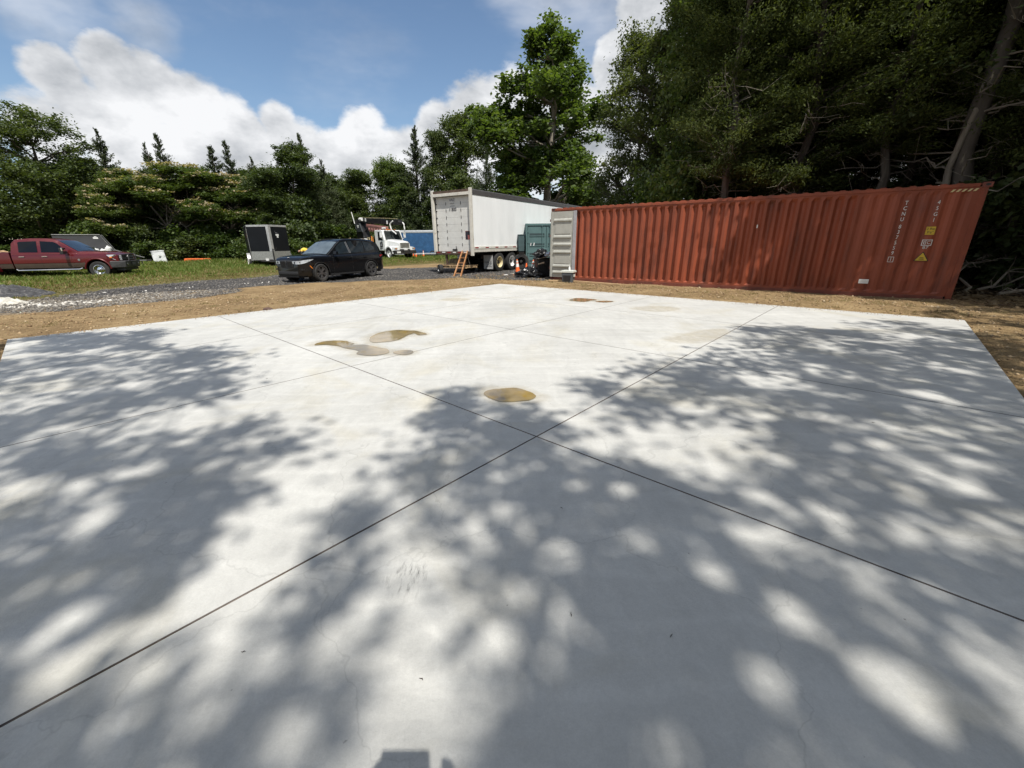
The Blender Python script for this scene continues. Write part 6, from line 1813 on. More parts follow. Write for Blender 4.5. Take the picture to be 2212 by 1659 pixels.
def leaf_material(name, cols, trans=0.35, rough=0.5, spec=0.35):
    m = bpy.data.materials.new(name); m.use_nodes = True
    nt = m.node_tree; N = nt.nodes.new; L = nt.links.new
    nt.nodes.remove(nt.nodes['Principled BSDF'])
    out = nt.nodes['Material Output']
    g = N('ShaderNodeNewGeometry')
    oi = N('ShaderNodeObjectInfo')
    r = N('ShaderNodeValToRGB'); e = r.color_ramp.elements
    while len(e) < len(cols): e.new(.5)
    for i, c in enumerate(cols): e[i].position = i / (len(cols) - 1); e[i].color = (*c, 1)
    n = N('ShaderNodeTexNoise'); n.inputs['Scale'].default_value = 0.55; n.inputs['Detail'].default_value = 2
    L(g.outputs['Position'], n.inputs['Vector'])
    a = N('ShaderNodeMath'); a.operation = 'MULTIPLY_ADD'; L(g.outputs['Random Per Island'], a.inputs[0]); a.inputs[1].default_value = 0.55
    b = N('ShaderNodeMath'); b.operation = 'MULTIPLY_ADD'; L(n.outputs['Fac'], b.inputs[0]); b.inputs[1].default_value = 0.9; b.inputs[2].default_value = -0.28
    L(b.outputs[0], a.inputs[2])
    c = N('ShaderNodeMath'); c.operation = 'MULTIPLY_ADD'; L(oi.outputs['Random'], c.inputs[0]); c.inputs[1].default_value = 0.25; L(a.outputs[0], c.inputs[2])
    L(c.outputs[0], r.inputs[0])
    p = N('ShaderNodeBsdfPrincipled'); p.inputs['Roughness'].default_value = rough; p.inputs['Specular IOR Level'].default_value = spec
    L(r.outputs[0], p.inputs['Base Color'])
    t = N('ShaderNodeBsdfTranslucent')
    tm = N('ShaderNodeMix'); tm.data_type = 'RGBA'; tm.blend_type = 'MULTIPLY'; tm.inputs[0].default_value = 1; L(r.outputs[0], tm.inputs[6]); tm.inputs[7].default_value = (1.5, 1.6, 0.5, 1)
    L(tm.outputs[2], t.inputs[0])
    mx = N('ShaderNodeMixShader'); mx.inputs[0].default_value = trans
    L(p.outputs[0], mx.inputs[1]); L(t.outputs[0], mx.inputs[2]); L(mx.outputs[0], out.inputs[0])
    return m


LF_OAK = leaf_material('leaf_oak', [(0.026, 0.0429, 0.0156), (0.0598, 0.0858, 0.0312), (0.1274, 0.1534, 0.065)])
LF_SYC = leaf_material('leaf_sycamore', [(0.0419, 0.0716, 0.0209), (0.0897, 0.1334, 0.0389), (0.1674, 0.2038, 0.0777)], 0.45)
LF_CEDAR = leaf_material('needle_cedar', [(0.0175, 0.03, 0.0125), (0.0425, 0.06, 0.025), (0.0875, 0.1025, 0.045)], 0.15, 0.7)
LF_MIM = leaf_material('leaf_mimosa', [(0.035, 0.0625, 0.015), (0.0725, 0.1063, 0.03), (0.1187, 0.1438, 0.05)], 0.35)
LF_WOODS = leaf_material('leaf_woods', [(0.0216, 0.034, 0.0103), (0.054, 0.0709, 0.0218), (0.1148, 0.1347, 0.041)], 0.3, 0.75, 0.12)
LF_FEATHER = leaf_material('leaf_feather', [(0.035, 0.050, 0.018), (0.078, 0.098, 0.038), (0.14, 0.155, 0.070)], 0.45, 0.6)
LF_SHRUB = leaf_material('leaf_shrub', [(0.0253, 0.046, 0.0138), (0.0575, 0.092, 0.0253), (0.115, 0.1552, 0.0403)], 0.35)
BLOSSOM = leaf_material('mimosa_blossom', [(0.2592, 0.1872, 0.1152), (0.36, 0.3024, 0.2016), (0.432, 0.36, 0.2592)], 0.3, 0.8)
BARK = M('bark_grey', (0.085, 0.07, 0.055), 0.95, var=0.35, scale=5, bump=0.8, bscale=18, stretch=(1, 1, 0.2), col2=(0.16, 0.145, 0.12), mixlo=.5, mixhi=.7)
BARK_DARK = M('bark_dark', (0.05, 0.038, 0.03), 0.95, var=0.35, scale=6, bump=0.8, bscale=20, stretch=(1, 1, 0.2))
BARK_PALE = M('bark_pale', (0.23, 0.20, 0.16), 0.95, var=0.3, scale=5, bump=0.6, bscale=18, stretch=(1, 1, 0.25))
BARK_SNAG = M('bark_snag', (0.10, 0.085, 0.07), 0.95, var=0.3, scale=3, bump=0.7, bscale=16, stretch=(1, 1, 0.15), col2=(0.42, 0.36, 0.26), mixlo=.56, mixhi=.62, mscale=1.6)


def leaf_mesh(name, C, mat, length, width, up=0.5, A=None, jitter=0.35, rs=None):
    """diamond leaves at centres C; up = how much leaf planes prefer lying flat; A optional long-axis directions"""
    rs = rs or rng
    n = len(C)
    nrm = rs.normal(size=(n, 3)); nrm[:, 2] = np.abs(nrm[:, 2]) + up * 2.0
    nrm /= np.linalg.norm(nrm, axis=1, keepdims=True)
    a = rs.normal(size=(n, 3)) if A is None else A + rs.normal(size=(n, 3)) * 0.35
    a -= nrm * (a * nrm).sum(1, keepdims=True); a /= np.linalg.norm(a, axis=1, keepdims=True) + 1e-9
    b = np.cross(nrm, a)
    ln = (length * (1 + jitter * rs.uniform(-1, 1, n)))[:, None] * 0.5; wd = (width * (1 + jitter * rs.uniform(-1, 1, n)))[:, None] * 0.5
    V = np.stack([C - a * ln, C + b * wd - a * ln * 0.15, C + a * ln, C - b * wd - a * ln * 0.15], 1).reshape(-1, 3)
    return fast_mesh(name, V, np.arange(4 * n).reshape(-1, 4), mat)


def clumps_in(lobes, n, rs, power=0.45):
    """clump centres spread through a union of ellipsoids, weighted to the outside"""
    vol = np.array([l[1][0] * l[1][1] * l[1][2] for l in lobes]) ** 0.8; vol /= vol.sum()
    k = rs.choice(len(lobes), n, p=vol)
    d = rs.normal(size=(n, 3)); d /= np.linalg.norm(d, axis=1, keepdims=True)
    r = rs.uniform(0.05, 1, n) ** power
    c = np.array([l[0] for l in lobes])[k]; e = np.array([l[1] for l in lobes])[k]
    return c + d * e * r[:, None]


def spread(clumps, per, rad, rs, flat=0.6):
    n = len(clumps); per = int(per)
    rr = rad * rs.uniform(0.6, 1.4, n)
    off = rs.normal(size=(n, per, 3)) * 0.55
    off[:, :, 2] *= flat
    return (clumps[:, None, :] + off * rr[:, None, None]).reshape(-1, 3)


def wiggle(a, b, n, amp, rs):
    a = np.array(a, float); b = np.array(b, float)
    t = np.linspace(0, 1, n)[:, None]
    p = a + (b - a) * t
    w = rs.normal(size=(n, 3)) * amp * np.sin(np.pi * np.clip(t, 0, 1)); 
    return p + w


def limbs(mb, trunk_pts, targets, r0, rs, sides=5, sag=0.15):
    """limbs from the trunk to targets"""
    tp = np.array(trunk_pts)
    for tg in targets:
        z = tg[2]
        # leave the trunk somewhat below the target
        k = np.argmin(np.abs(tp[:, 2] - (z - 0.35 * np.hypot(*(tg[:2] - tp[-1, :2])) - 0.3)))
        a = tp[k]
        L = np.linalg.norm(tg - a)
        p = wiggle(a, tg, 6, 0.05 * L, rs)
        rr = max(0.015, r0 * (1 - 0.75 * k / len(tp)) * 0.5)
        mb.tube([tuple(q) for q in p], [rr * (1 - 0.16 * i) + 0.004 for i in range(6)], sides, cap=False)


def trunk_path(h, lean, rs, n=9, amp=0.12):
    p = wiggle((0, 0, -0.3), (lean[0], lean[1], h), n, amp, rs)
    return p


def make_tree(kind, seed):
    """returns dict of meshes for one tree archetype of nominal size"""
    rs = np.random.default_rng(seed)
    mb = MB()
    parts = {}
    if kind == 'oak':          # broad round crown, 12 m
        tp = trunk_path(9.0, (.3, .2), rs); mb.tube([tuple(p) for p in tp], list(np.linspace(.34, .06, 9)), 9)
        lobes = [((0, 0, 8.0), (3.6, 3.6, 3.4)), ((2.4, .5, 6.2), (2.6, 2.6, 2.2)), ((-2.5, -.4, 6.0), (2.7, 2.6, 2.3)), ((.3, -2.4, 5.6), (2.6, 2.4, 2.2)), ((0, 2.3, 6.2), (2.6, 2.4, 2.4)), ((1.0, -.6, 10.2), (1.9, 1.9, 1.6)),
                 ((-1.6, .5, 9.4), (1.7, 1.7, 1.5)), ((3.2, -1.4, 4.2), (1.7, 1.7, 1.4)), ((-3.2, -1.2, 4.0), (1.8, 1.7, 1.4)), ((0, -3.0, 3.6), (1.9, 1.5, 1.3))]
        cl = clumps_in(lobes, 620, rs, .36)
        C = spread(cl, 92, .55, rs)
        parts['crown'] = leaf_mesh('crown', C, LF_OAK, .19, .11, .45, rs=rs)
        limbs(mb, tp, cl[rs.choice(len(cl), 70, replace=False)], .34, rs)
        parts['trunk'] = (mb, BARK)
    elif kind == 'sycamore':   # tall, airy, upswept clumps with sky between, 18 m
        tp = trunk_path(16.5, (.4, .1), rs, 12, .12); mb.tube([tuple(p) for p in tp], list(np.linspace(.30, .03, 12)), 9)
        lobes = []
        for z, r in ((2.6, 2.6), (4.2, 3.5), (6.2, 3.9), (8.2, 3.7), (10.2, 3.3), (12.2, 2.7), (14.0, 2.0), (15.6, 1.3), (16.9, .7)):
            nk = 13 if r > 2 else 7
            for k in range(nk):
                a = 2 * math.pi * (k + rs.uniform(-.4, .4)) / nk * 1.618; q = r * rs.uniform(.3, 1.1)
                s = rs.uniform(.45, .95) * (0.7 + r / 6)
                lobes.append(((q * math.cos(a), q * math.sin(a), z + rs.uniform(-.8, .8)), (s * .85, s * .85, s)))
        cl = clumps_in(lobes, 1250, rs, .5)
        C = spread(cl, 58, .37, rs, .85)
        parts['crown'] = leaf_mesh('crown', C, LF_SYC, .21, .17, .15, rs=rs)
        limbs(mb, tp, np.array([l[0] for l in lobes]), .26, rs)
        limbs(mb, tp, cl[rs.choice(len(cl), 60, replace=False)], .14, rs, 4)
        parts['trunk'] = (mb, BARK_PALE)
    elif kind == 'mimosa':     # wide layered umbrella with blossom on the upper side, 8 m
        tops = []
        for k in range(4):
            a = k * 1.6 + rs.uniform(-.3, .3)
            p = wiggle((0, 0, -.2), (2.4 * math.cos(a), 1.5 * math.sin(a), 4.6), 7, .12, rs); mb.tube([tuple(q) for q in p], list(np.linspace(.16, .05, 7)), 7); tops.append(p)
        lobes = []
        for k in range(46):
            a = rs.uniform(0, 2 * math.pi); q = 5.2 * math.sqrt(rs.uniform(0, 1)); x, y = q * math.cos(a), q * .75 * math.sin(a)
            z = 7.6 - 3.6 * (q / 5.2) ** 2 * rs.uniform(.5, 1.35) - rs.uniform(0, 1.4)
            lobes.append(((x, y, max(1.6, z)), (rs.uniform(1.0, 1.7), rs.uniform(1.0, 1.6), rs.uniform(.30, .48))))
        cl = clumps_in(lobes, 760, rs, .5)
        C = spread(cl, 48, .42, rs, .35)
        parts['crown'] = leaf_mesh('crown', C, LF_MIM, .26, .10, .9, rs=rs)
        top = clumps_in(lobes, 520, rs, .6); top[:, 2] = np.array([l[0][2] for l in lobes])[np.argmin(((top[:, None, :] - np.array([l[0] for l in lobes])[None]) ** 2).sum(2), 1)] + rs.uniform(.25, .5, len(top))
        F = spread(top, 9, .22, rs, .3)
        parts['blossom'] = leaf_mesh('blossom', F, BLOSSOM, .17, .15, .6, rs=rs)
        for l in lobes:
            p0 = tops[rs.integers(4)][4]; p = wiggle(p0, l[0], 6, .12, rs); mb.tube([tuple(q) for q in p], list(np.linspace(.06, .012, 6)), 5, cap=False)
        parts['trunk'] = (mb, BARK)
    elif kind == 'cedar':      # pointed juniper, 10 m
        tp = trunk_path(10, (.1, .05), rs, 9, .05); mb.tube([tuple(p) for p in tp], list(np.linspace(.16, .015, 9)), 7)
        C = []; A = []
        for k in range(230):
            z = 10.3 * (rs.uniform(0.04, 1) ** 1.15); r = 2.5 * (1 - z / 10.6) ** 1.0 * rs.uniform(.2, 1.2) + .02; a = rs.uniform(0, 2 * math.pi)
            tip = np.array([r * math.cos(a), r * math.sin(a), z + .45 * r + .15]); base = np.array([0, 0, z - .1])
            n = int(12 + 84 * r); t = rs.uniform(.25, 1, n)[:, None]
            C.append(base + (tip - base) * t + rs.normal(size=(n, 3)) * (.02 + .075 * r)); d = (tip - base); d /= np.linalg.norm(d); A.append(np.repeat([d + np.array([0, 0, .5])], n, 0))
            if k % 3 == 0: mb.tube([tuple(base), tuple(tip)], [.02, .006], 4, cap=False)
        parts['crown'] = leaf_mesh('crown', np.concatenate(C), LF_CEDAR, .17, .05, .0, np.concatenate(A), rs=rs)
        parts['trunk'] = (mb, BARK_DARK)
    elif kind in ('woods1', 'woods2', 'woods3'):   # tall woodland cedar: bare lower stem with dead twigs, dark drooping sprays above, 15 m
        H = 15.0
        tp = trunk_path(H, (rs.uniform(-.8, .8), rs.uniform(-.5, .5)), rs, 12, .16); mb.tube([tuple(p) for p in tp], list(np.linspace(.19, .02, 12)), 8)
        C = []; A = []
        low = {'woods1': 3.4, 'woods2': 2.6, 'woods3': 4.4}[kind]
        for k in range(190):
            z = low + (H - low) * rs.uniform(0, 1) ** .95; f = (z - low) / (H - low)
            r = (2.9 * math.sin(math.pi * (0.18 + .8 * f)) ** .8) * rs.uniform(.4, 1.1) + .15; a = rs.uniform(0, 2 * math.pi)
            ax = np.array([np.interp(z, tp[:, 2], tp[:, 0]), np.interp(z, tp[:, 2], tp[:, 1]), z])
            tip = ax + np.array([r * math.cos(a), r * math.sin(a), rs.uniform(-.2, .55) * r])
            n = int(90 + 165 * r); t = rs.uniform(.3, 1.05, n)[:, None]
            C.append(ax + (tip - ax) * t + rs.normal(size=(n, 3)) * (.06 + .075 * r) * np.array([1, 1, .42])); d = (tip - ax) / np.linalg.norm(tip - ax); A.append(np.repeat([d], n, 0))
            if k % 2 == 0: mb.tube([tuple(ax), tuple((ax + tip) / 2 + np.array([0, 0, .08 * r])), tuple(tip)], [.03, .018, .006], 4, cap=False)
        parts['crown'] = leaf_mesh('crown', np.concatenate(C), LF_WOODS, .125, .040, .1, np.concatenate(A), rs=rs)
        parts['trunk'] = (mb, BARK_DARK if kind == 'woods2' else BARK)
        tw = MB()
        for k in range(46):        # dead lower twigs
            z = rs.uniform(.9, low + 3.0); a = rs.uniform(0, 2 * math.pi); L = rs.uniform(.7, 2.3)
            ax = np.array([np.interp(z, tp[:, 2], tp[:, 0]), np.interp(z, tp[:, 2], tp[:, 1]), z])
            tip = ax + np.array([L * math.cos(a), L * math.sin(a), rs.uniform(-.35, .45) * L])
            p = wiggle(ax, tip, 6, .07 * L, rs); tw.tube([tuple(q) for q in p], list(np.linspace(.016, .004, 6)), 4, cap=False)
            for j in range(3):
                q = p[rs.integers(2, 5)]; e = q + rs.normal(size=3) * .3 * L * .5; tw.tube([tuple(q), tuple((q + e) / 2 + rs.normal(size=3) * .03), tuple(e)], [.007, .005, .003], 3, cap=False)
        parts['dead_twigs'] = (tw, BARK_PALE)
    elif kind == 'sparse':     # open twiggy broadleaf, 13 m
        tp = trunk_path(11, (.5, .2), rs, 10, .2); mb.tube([tuple(p) for p in tp], list(np.linspace(.20, .03, 10)), 7)
        lobes = []
        for z, r in ((4, 1.8), (5.5, 2.4), (7, 2.7), (8.5, 2.6), (10, 2.2), (11.4, 1.6), (12.4, .9)):
            for k in range(5):
                a = rs.uniform(0, 2 * math.pi); q = r * rs.uniform(.3, 1.05); s = rs.uniform(.5, 1.0)
                lobes.append(((q * math.cos(a), q * math.sin(a), z + rs.uniform(-.5, .5)), (s, s, s * .8)))
        cl = clumps_in(lobes, 470, rs, .6)
        C = spread(cl, 40, .36, rs, .7)
        parts['crown'] = leaf_mesh('crown', C, LF_FEATHER, .14, .09, .2, rs=rs)
        limbs(mb, tp, np.array([l[0] for l in lobes]), .2, rs); limbs(mb, tp, cl[rs.choice(len(cl), 120, replace=False)], .09, rs, 4)
        parts['trunk'] = (mb, BARK)
    elif kind in ('maple', 'tulip'):      # dense oval crown to the ground, 11 m
        tp = trunk_path(9.5, (.1, .1), rs, 9, .1); mb.tube([tuple(p) for p in tp], list(np.linspace(.24, .04, 9)), 8)
        lobes = []
        for z, r in ((1.8, 2.2), (3.4, 2.9), (5.2, 3.0), (7.0, 2.6), (8.6, 1.9), (10.0, 1.0)):
            for k in range(6):
                a = rs.uniform(0, 2 * math.pi); q = r * rs.uniform(.2, .85); s = rs.uniform(.8, 1.4)
                lobes.append(((q * math.cos(a), q * math.sin(a), z + rs.uniform(-.5, .5)), (s, s, s * .85)))
        cl = clumps_in(lobes, 560, rs, .42)
        C = spread(cl, 80, .45, rs, .65)
        parts['crown'] = leaf_mesh('crown', C, LF_OAK if kind == 'maple' else LF_SYC, .175, .12, .35, rs=rs)
        limbs(mb, tp, np.array([l[0] for l in lobes]), .2, rs)
        parts['trunk'] = (mb, BARK)
    elif kind in ('shrub', 'shrub2'):      # rounded thicket bush, 2.6 m
        lobes = []
        for k in range(12):
            a = rs.uniform(0, 2 * math.pi); q = 1.5 * rs.uniform(.1, 1); lobes.append(((q * math.cos(a), q * math.sin(a), rs.uniform(.5, 1.9)), (rs.uniform(.5, .9), rs.uniform(.5, .9), rs.uniform(.4, .8))))
        cl = clumps_in(lobes, 190, rs, .45); cl[:, 2] = np.maximum(cl[:, 2], .1)
        C = spread(cl, 40, .30, rs, .7); C[:, 2] = np.maximum(C[:, 2], .02)
        parts['crown'] = leaf_mesh('foliage', C, LF_SHRUB if kind == 'shrub' else LF_OAK, .17, .11, .4, rs=rs)
        for l in lobes:
            p = wiggle((0, 0, -.1), l[0], 5, .06, rs); mb.tube([tuple(q) for q in p], list(np.linspace(.03, .008, 5)), 4, cap=False)
        parts['trunk'] = (mb, BARK)
    return parts


ARCH = {}


def plant(kind, x, y, h_scale, rz, label, group, name, w_scale=None, seed=1, cat='tree', lean=(0, 0), z=None):
    key = (kind, seed)
    w = w_scale or h_scale
    if key not in ARCH:
        parts = make_tree(kind, seed)
        root = empty(name)
        sh = cat == 'shrub'
        link_mesh('foliage' if sh else 'crown', parts['crown'], root)
        m_, bk = parts['trunk']; m_.build('stems' if sh else 'trunk', bk, root, smooth=True)
        if 'blossom' in parts: link_mesh('blossom', parts['blossom'], root)
        if 'dead_twigs' in parts: t_, b_ = parts['dead_twigs']; t_.build('dead_twigs', b_, root)
        ARCH[key] = root
    else:
        root = copy_tree(ARCH[key])
        root.name = name
    root.location = (x, y, gzf(x, y) if z is None else z)
    root.scale = (w, w, h_scale); root.rotation_euler = (lean[0], lean[1], rz)
    for k in ('label', 'category', 'group'):
        if k in root: del root[k]
    tag(root, label, cat, group)
    return root


def polar(az, dist):
    return dist * math.sin(R(az)), dist * math.cos(R(az))


FIELD = 'trees along the far side of the field'


def tline(az, extra=0.0):
    """distance of the field edge along an azimuth"""
    return (39.5 + 14 * float(smooth01((az + 27) / 8.0))) / math.cos(R(az)) ** 0.9 + extra


def field(kind, az, extra, top_el, label, name, w, rz, seed, nominal, group=FIELD):
    d = tline(az, extra); x, y = polar(az, d)
    h = (1.5 + d * math.tan(R(top_el)) - gzf(x, y)) / nominal
    return plant(kind, x, y, h, rz, label, group, name, w, seed=seed)


# left field edge, from the broad oak round to the white trailer
field('oak', -46.2, 1.5, 11.3, 'broad rounded oak towering behind the red pickup', 'oak_tree', 1.2, .4, 21, 11.9)
field('oak', -53, 1, 9.4, 'oak with lower crown beyond the pickup bed', 'oak_tree', 1.15, 2.4, 21, 11.9)
field('oak', -59, 0, 10, 'oak standing out past the end of the pickup bed', 'oak_tree', 1.2, 1.1, 21, 11.9)
field('mimosa', -36.0, 1.0, 7.9, 'spreading tree dotted with cream blossom above the orange barrier', 'mimosa_tree', 1.12, .3, 31, 7.9)
field('mimosa', -40.3, 2.0, 7.0, 'smaller blossoming tree tucked beside the big oak', 'mimosa_tree', .85, 2.0, 31, 7.9)
field('mimosa', -31.3, 2.0, 7.3, 'blossoming tree whose crown ends beside the black trailer', 'mimosa_tree', .85, 4.1, 31, 7.9)
CED = 'pointed cedars rising over the field edge'
for (a, d, el, w, lb) in ((-37.1, 7, 9.5, .85, 'tallest dark cedar spire of a close pair over the blossom'), (-38.2, 6.5, 8.6, .8, 'shorter cedar spire leaning on the taller of a pair'), (-41.4, 6, 9.3, 1.0, 'squat cedar tip between oak and blossoming tree'),
                          (-31.5, 7, 9.5, .85, 'slim cedar spire with ragged sides over the black trailer'), (-32.9, 6, 8.9, 1.1, 'bushy cedar top just beside a slimmer spire'), (-29.4, 7, 8.2, .85, 'low forked cedar tip next to the rounded tree'),
                          (-24.3, 6, 10.8, .8, 'cedar spire poking out above the rounded tree'), (-22.4, 3, 8.4, .9, 'small cedar tip beside the rounded tree'), (-2.9, 0, 12.7, .7, 'thin cedar tip between dark maple and tall sycamore')):
    field('cedar', a, d - 3, el + .7, lb, 'cedar_tree', w * 1.35, a, 41 + (2 if int(a * 10) % 2 else 0), 10.3, CED)
for (a, ex, el, lb, w) in ((-43.2, 5, 8.0, 'leafy tree wedged between oak and blossoming tree', 1.0), (-39.2, 6, 7.4, 'leafy tree showing behind the smaller blossom crown', 1.0), (-34.4, 6, 8.0, 'leafy tree filling in behind the large blossom crown', 1.1),
                          (-30.4, 6, 8.1, 'leafy tree between the ragged cedars', 1.0), (-27.2, 5, 8.3, 'leafy tree shouldering the rounded tree', 1.0), (-23.3, 5, 8.2, 'leafy tree on the far shoulder of the rounded tree', 1.0), (-19.8, 4, 7.6, 'leafy tree over the crane turret', 1.0), (-13.6, 3, 9.6, 'leafy tree pressed against the tall conifer', 1.0)):
    field('maple', a, ex, el - .8, lb, 'leafy_tree', w * 1.15, a * 3, 52, 10.6)
field('maple', -25.8, 2.5, 10.0, 'rounded leafy tree behind the black cargo trailer', 'leafy_tree', 1.05, .7, 51, 10.6)
field('maple', -28.6, 1, 7.4, 'leafy tree hung low between blossom and cargo trailer', 'leafy_tree', .9, 5.0, 51, 10.6)
field('maple', -21.6, 3, 7.4, 'low leafy tree filling the gap behind the crane boom', 'leafy_tree', .95, 2.7, 51, 10.6)
field('maple', -18.2, 2, 7.8, 'leafy tree standing right behind the crane boom', 'leafy_tree', 1.15, 4.0, 51, 10.6)
field('tulip', -15.1, 2, 9.2, 'light green young tree behind the crane truck cab', 'leafy_tree', .95, .9, 61, 10.6)
field('cedar', -11.5, 2, 12.9, 'tall bluish conifer left of the dark maple', 'conifer_tree', 1.9, 2.0, 42, 10.3)
field('cedar', -12.7, 1.5, 8.0, 'bushy young conifer against the white trailer door', 'conifer_tree', 1.5, 1.0, 42, 10.3)
field('maple', -5.4, 0, 13.9, 'dense dark maple directly behind the white trailer', 'maple_tree', 1.4, 1.9, 51, 10.6)
field('maple', -8.2, 1, 12.0, 'dark maple at the edge of the trailer roof', 'maple_tree', 1.0, 3.3, 51, 10.6)
x, y = polar(4.7, 42); plant('sycamore', x, y, 1.09, .5, 'tall airy sycamore rising high over the white trailer', None, 'sycamore_tree', 1.66, seed=71)
x, y = polar(9.8, 44); plant('maple', x, y, .60, 1.0, 'low green tree beneath the sycamore by the container corner', FIELD, 'leafy_tree', .75, seed=51)
# thicket closing the field edge below the crowns
TH = 'thicket bushes along the field edge'
k = 0
for a in np.arange(-60, 2, 1.6):
    d = tline(a, -1.0 + 1.2 * math.sin(a * 1.3) + (2.5 if -17 < a < -5 else 0))
    x, y = polar(a + .5 * math.sin(a * 3), d); plant('shrub' if k % 3 else 'shrub2', x, y, 1.05 + .4 * math.sin(a * 2.1), a, 'round thicket bush in the shade under the field edge trees', TH, 'thicket_bush', 1.2, seed=81, cat='shrub'); k += 1
for a in np.arange(-59, 2, 2.3):
    d = tline(a, 3.0 + 1.5 * math.sin(a * 1.9))
    x, y = polar(a, d); plant('shrub2' if k % 2 else 'shrub', x, y, 2.0 + .4 * math.sin(a * 1.1), a * 2, 'tall thicket bush closing the gaps between the field trees', 'tall bushes between the field trees', 'thicket_bush', 1.9, seed=81, cat='shrub'); k += 1
x, y = polar(-26.4, 38.5); plant('shrub', x, y, .80, .3, 'bright green bush beside the black cargo trailer', None, 'leafy_bush', .8, seed=81, cat='shrub')

# the woods behind the rust-red container
WG = 'cedars of the woods behind the container'
WL = 'slender woodland cedar with bare twiggy lower stem behind the rust-red container'
wr_ = random.Random(4)
cdir = Vector((9.9, -7.5)).normalized(); cn = Vector((-cdir.y, cdir.x)) * 1.0          # along container, away from the slab
if cn.y < 0: cn = -cn
base = Vector((1.72, 18.35))
spots = []
for row, (off, step, s0, s1) in enumerate(((4.0, 2.7, 5.6, 20), (6.2, 2.6, 4.9, 21), (8.6, 2.7, 4.2, 22), (11.5, 3.0, 4.0, 24), (15, 3.4, 4.4, 26), (19.5, 4.0, 5.0, 28), (25, 5.0, 6.5, 32))):
    s = s0 + wr_.uniform(0, 1)
    while s < s1:
        p = base + cdir * s + cn * (off + wr_.uniform(-.8, .8))
        spots.append((p.x, p.y, row)); s += step * wr_.uniform(.8, 1.25)
for i, (x, y, row) in enumerate(spots):
    kd = ('woods1', 'woods2', 'woods3')[i % 3]
    plant(kd, x, y, wr_.uniform(.82, 1.08) * (0.78 if (x - 1.72) < 6 and row < 2 else 1), wr_.uniform(0, 6.2), WL, WG, 'woodland_cedar', wr_.uniform(.85, 1.1), seed={'woods1': 91, 'woods2': 92, 'woods3': 93}[kd], lean=(wr_.uniform(-.05, .05), wr_.uniform(-.05, .05)))
x, y = polar(15.2, 27); plant('sparse', x, y, .92, .3, 'thin open tree with sky showing through at the end of the woods', None, 'open_tree', .95, seed=95)
x, y = polar(19.0, 29); plant('sparse', x, y, 1.12, 2.3, 'taller open tree at the outer edge of the woods', None, 'open_tree', 1.0, seed=95)
x, y = polar(17.3, 24.5); plant('sparse', x, y, .80, 4.4, 'lower feathery tree just behind the container roof', None, 'open_tree', .95, seed=96)
x, y = polar(20.6, 25); plant('sparse', x, y, 1.05, 5.2, 'feathery tree merging into the woodland edge', None, 'open_tree', 1.05, seed=96)
x, y = polar(13.6, 31); plant('cedar', x, y, .62, 2.3, 'young cedar at the container corner before the open tree', None, 'cedar_tree', 1.3, seed=41)
x, y = polar(22.5, 22.0); plant('tulip', x, y, 1.25, 1.0, 'bright leafy tree topping the edge of the woods', None, 'leafy_tree', .85, seed=61)
x, y = polar(27.5, 24); plant('maple', x, y, 1.40, 2.0, 'tall broadleaf standing among the woodland cedars', None, 'leafy_tree', .9, seed=51)
UB = 'understorey bushes in the woods'
for i in range(34):
    s = wr_.uniform(4.5, 24); p = base + cdir * s + cn * wr_.uniform(4.5, 20)
    plant('shrub2', p.x, p.y, wr_.uniform(.7, 1.7), wr_.uniform(0, 6), 'dark understorey bush on the shaded floor of the woods', UB, 'understorey_bush', wr_.uniform(.8, 1.6), seed=81, cat='shrub')


# trees added out of frame beside and behind the slab to block sky light
for i, (x, y) in enumerate(((15.5, 8.6), (17.5, 5.0), (16.2, 1.2), (14.2, -2.6), (19.5, 9.5), (20.5, 2.5), (18.5, -2.0), (23.5, 7.0), (12.6, -6.6), (16.6, -6.5))):
    kd = ('woods1', 'woods2', 'woods3')[i % 3]
    plant(kd, x, y, wr_.uniform(.85, 1.05), wr_.uniform(0, 6.2), 'woodland cedar added out of view beside the slab to block sky light', 'added cedars beside the slab', 'woodland_cedar', wr_.uniform(.95, 1.2), seed={'woods1': 91, 'woods2': 92, 'woods3': 93}[kd])
for i, (x, y) in enumerate(((-13, -12), (-5.5, -15.5), (5.5, -16.5))):
    plant('oak', x, y, wr_.uniform(.85, 1.0), wr_.uniform(0, 6), 'oak added out of view behind the photographer to block sky light', 'added oaks behind the photographer', 'oak_tree', 1.1, seed=21)


# two leaning trunks behind the container's far end
def leaning_trunk(x, y, h, top, r, mat, label, seed, twigs=14):
    rs = np.random.default_rng(seed)
    root = empty('leaning_tree', (x, y, gzf(x, y)), label=label, cat='tree')
    mb = MB(); p = wiggle((0, 0, -.3), (top[0], top[1], h), 12, .10, rs); mb.tube([tuple(q) for q in p], list(np.linspace(r, r * .45, 12)), 12); mb.build('trunk', mat, root, smooth=True)
    mb = MB(); C = []
    for k in range(twigs):
        q = p[rs.integers(3, 11)]; a = rs.uniform(0, 6.28); L = rs.uniform(.8, 2.6)
        e = q + np.array([L * math.cos(a), L * math.sin(a), rs.uniform(-.2, .6) * L]); w = wiggle(q, e, 7, .08 * L, rs); mb.tube([tuple(v) for v in w], list(np.linspace(.035, .006, 7)), 5, cap=False)
        for j in range(3):
            s = w[rs.integers(2, 6)]; f = s + rs.normal(size=3) * .35; mb.tube([tuple(s), tuple(f)], [.009, .004], 3, cap=False)
    mb.build('dead_branches', BARK_PALE, root, kind='stuff')
    cl = p[-1] + rs.normal(size=(70, 3)) * np.array([1.5, 1.5, 1.2]); parts = leaf_mesh('crown', spread(cl, 40, .4, rs), LF_OAK, .16, .1, .4, rs=rs); link_mesh('crown', parts, root)


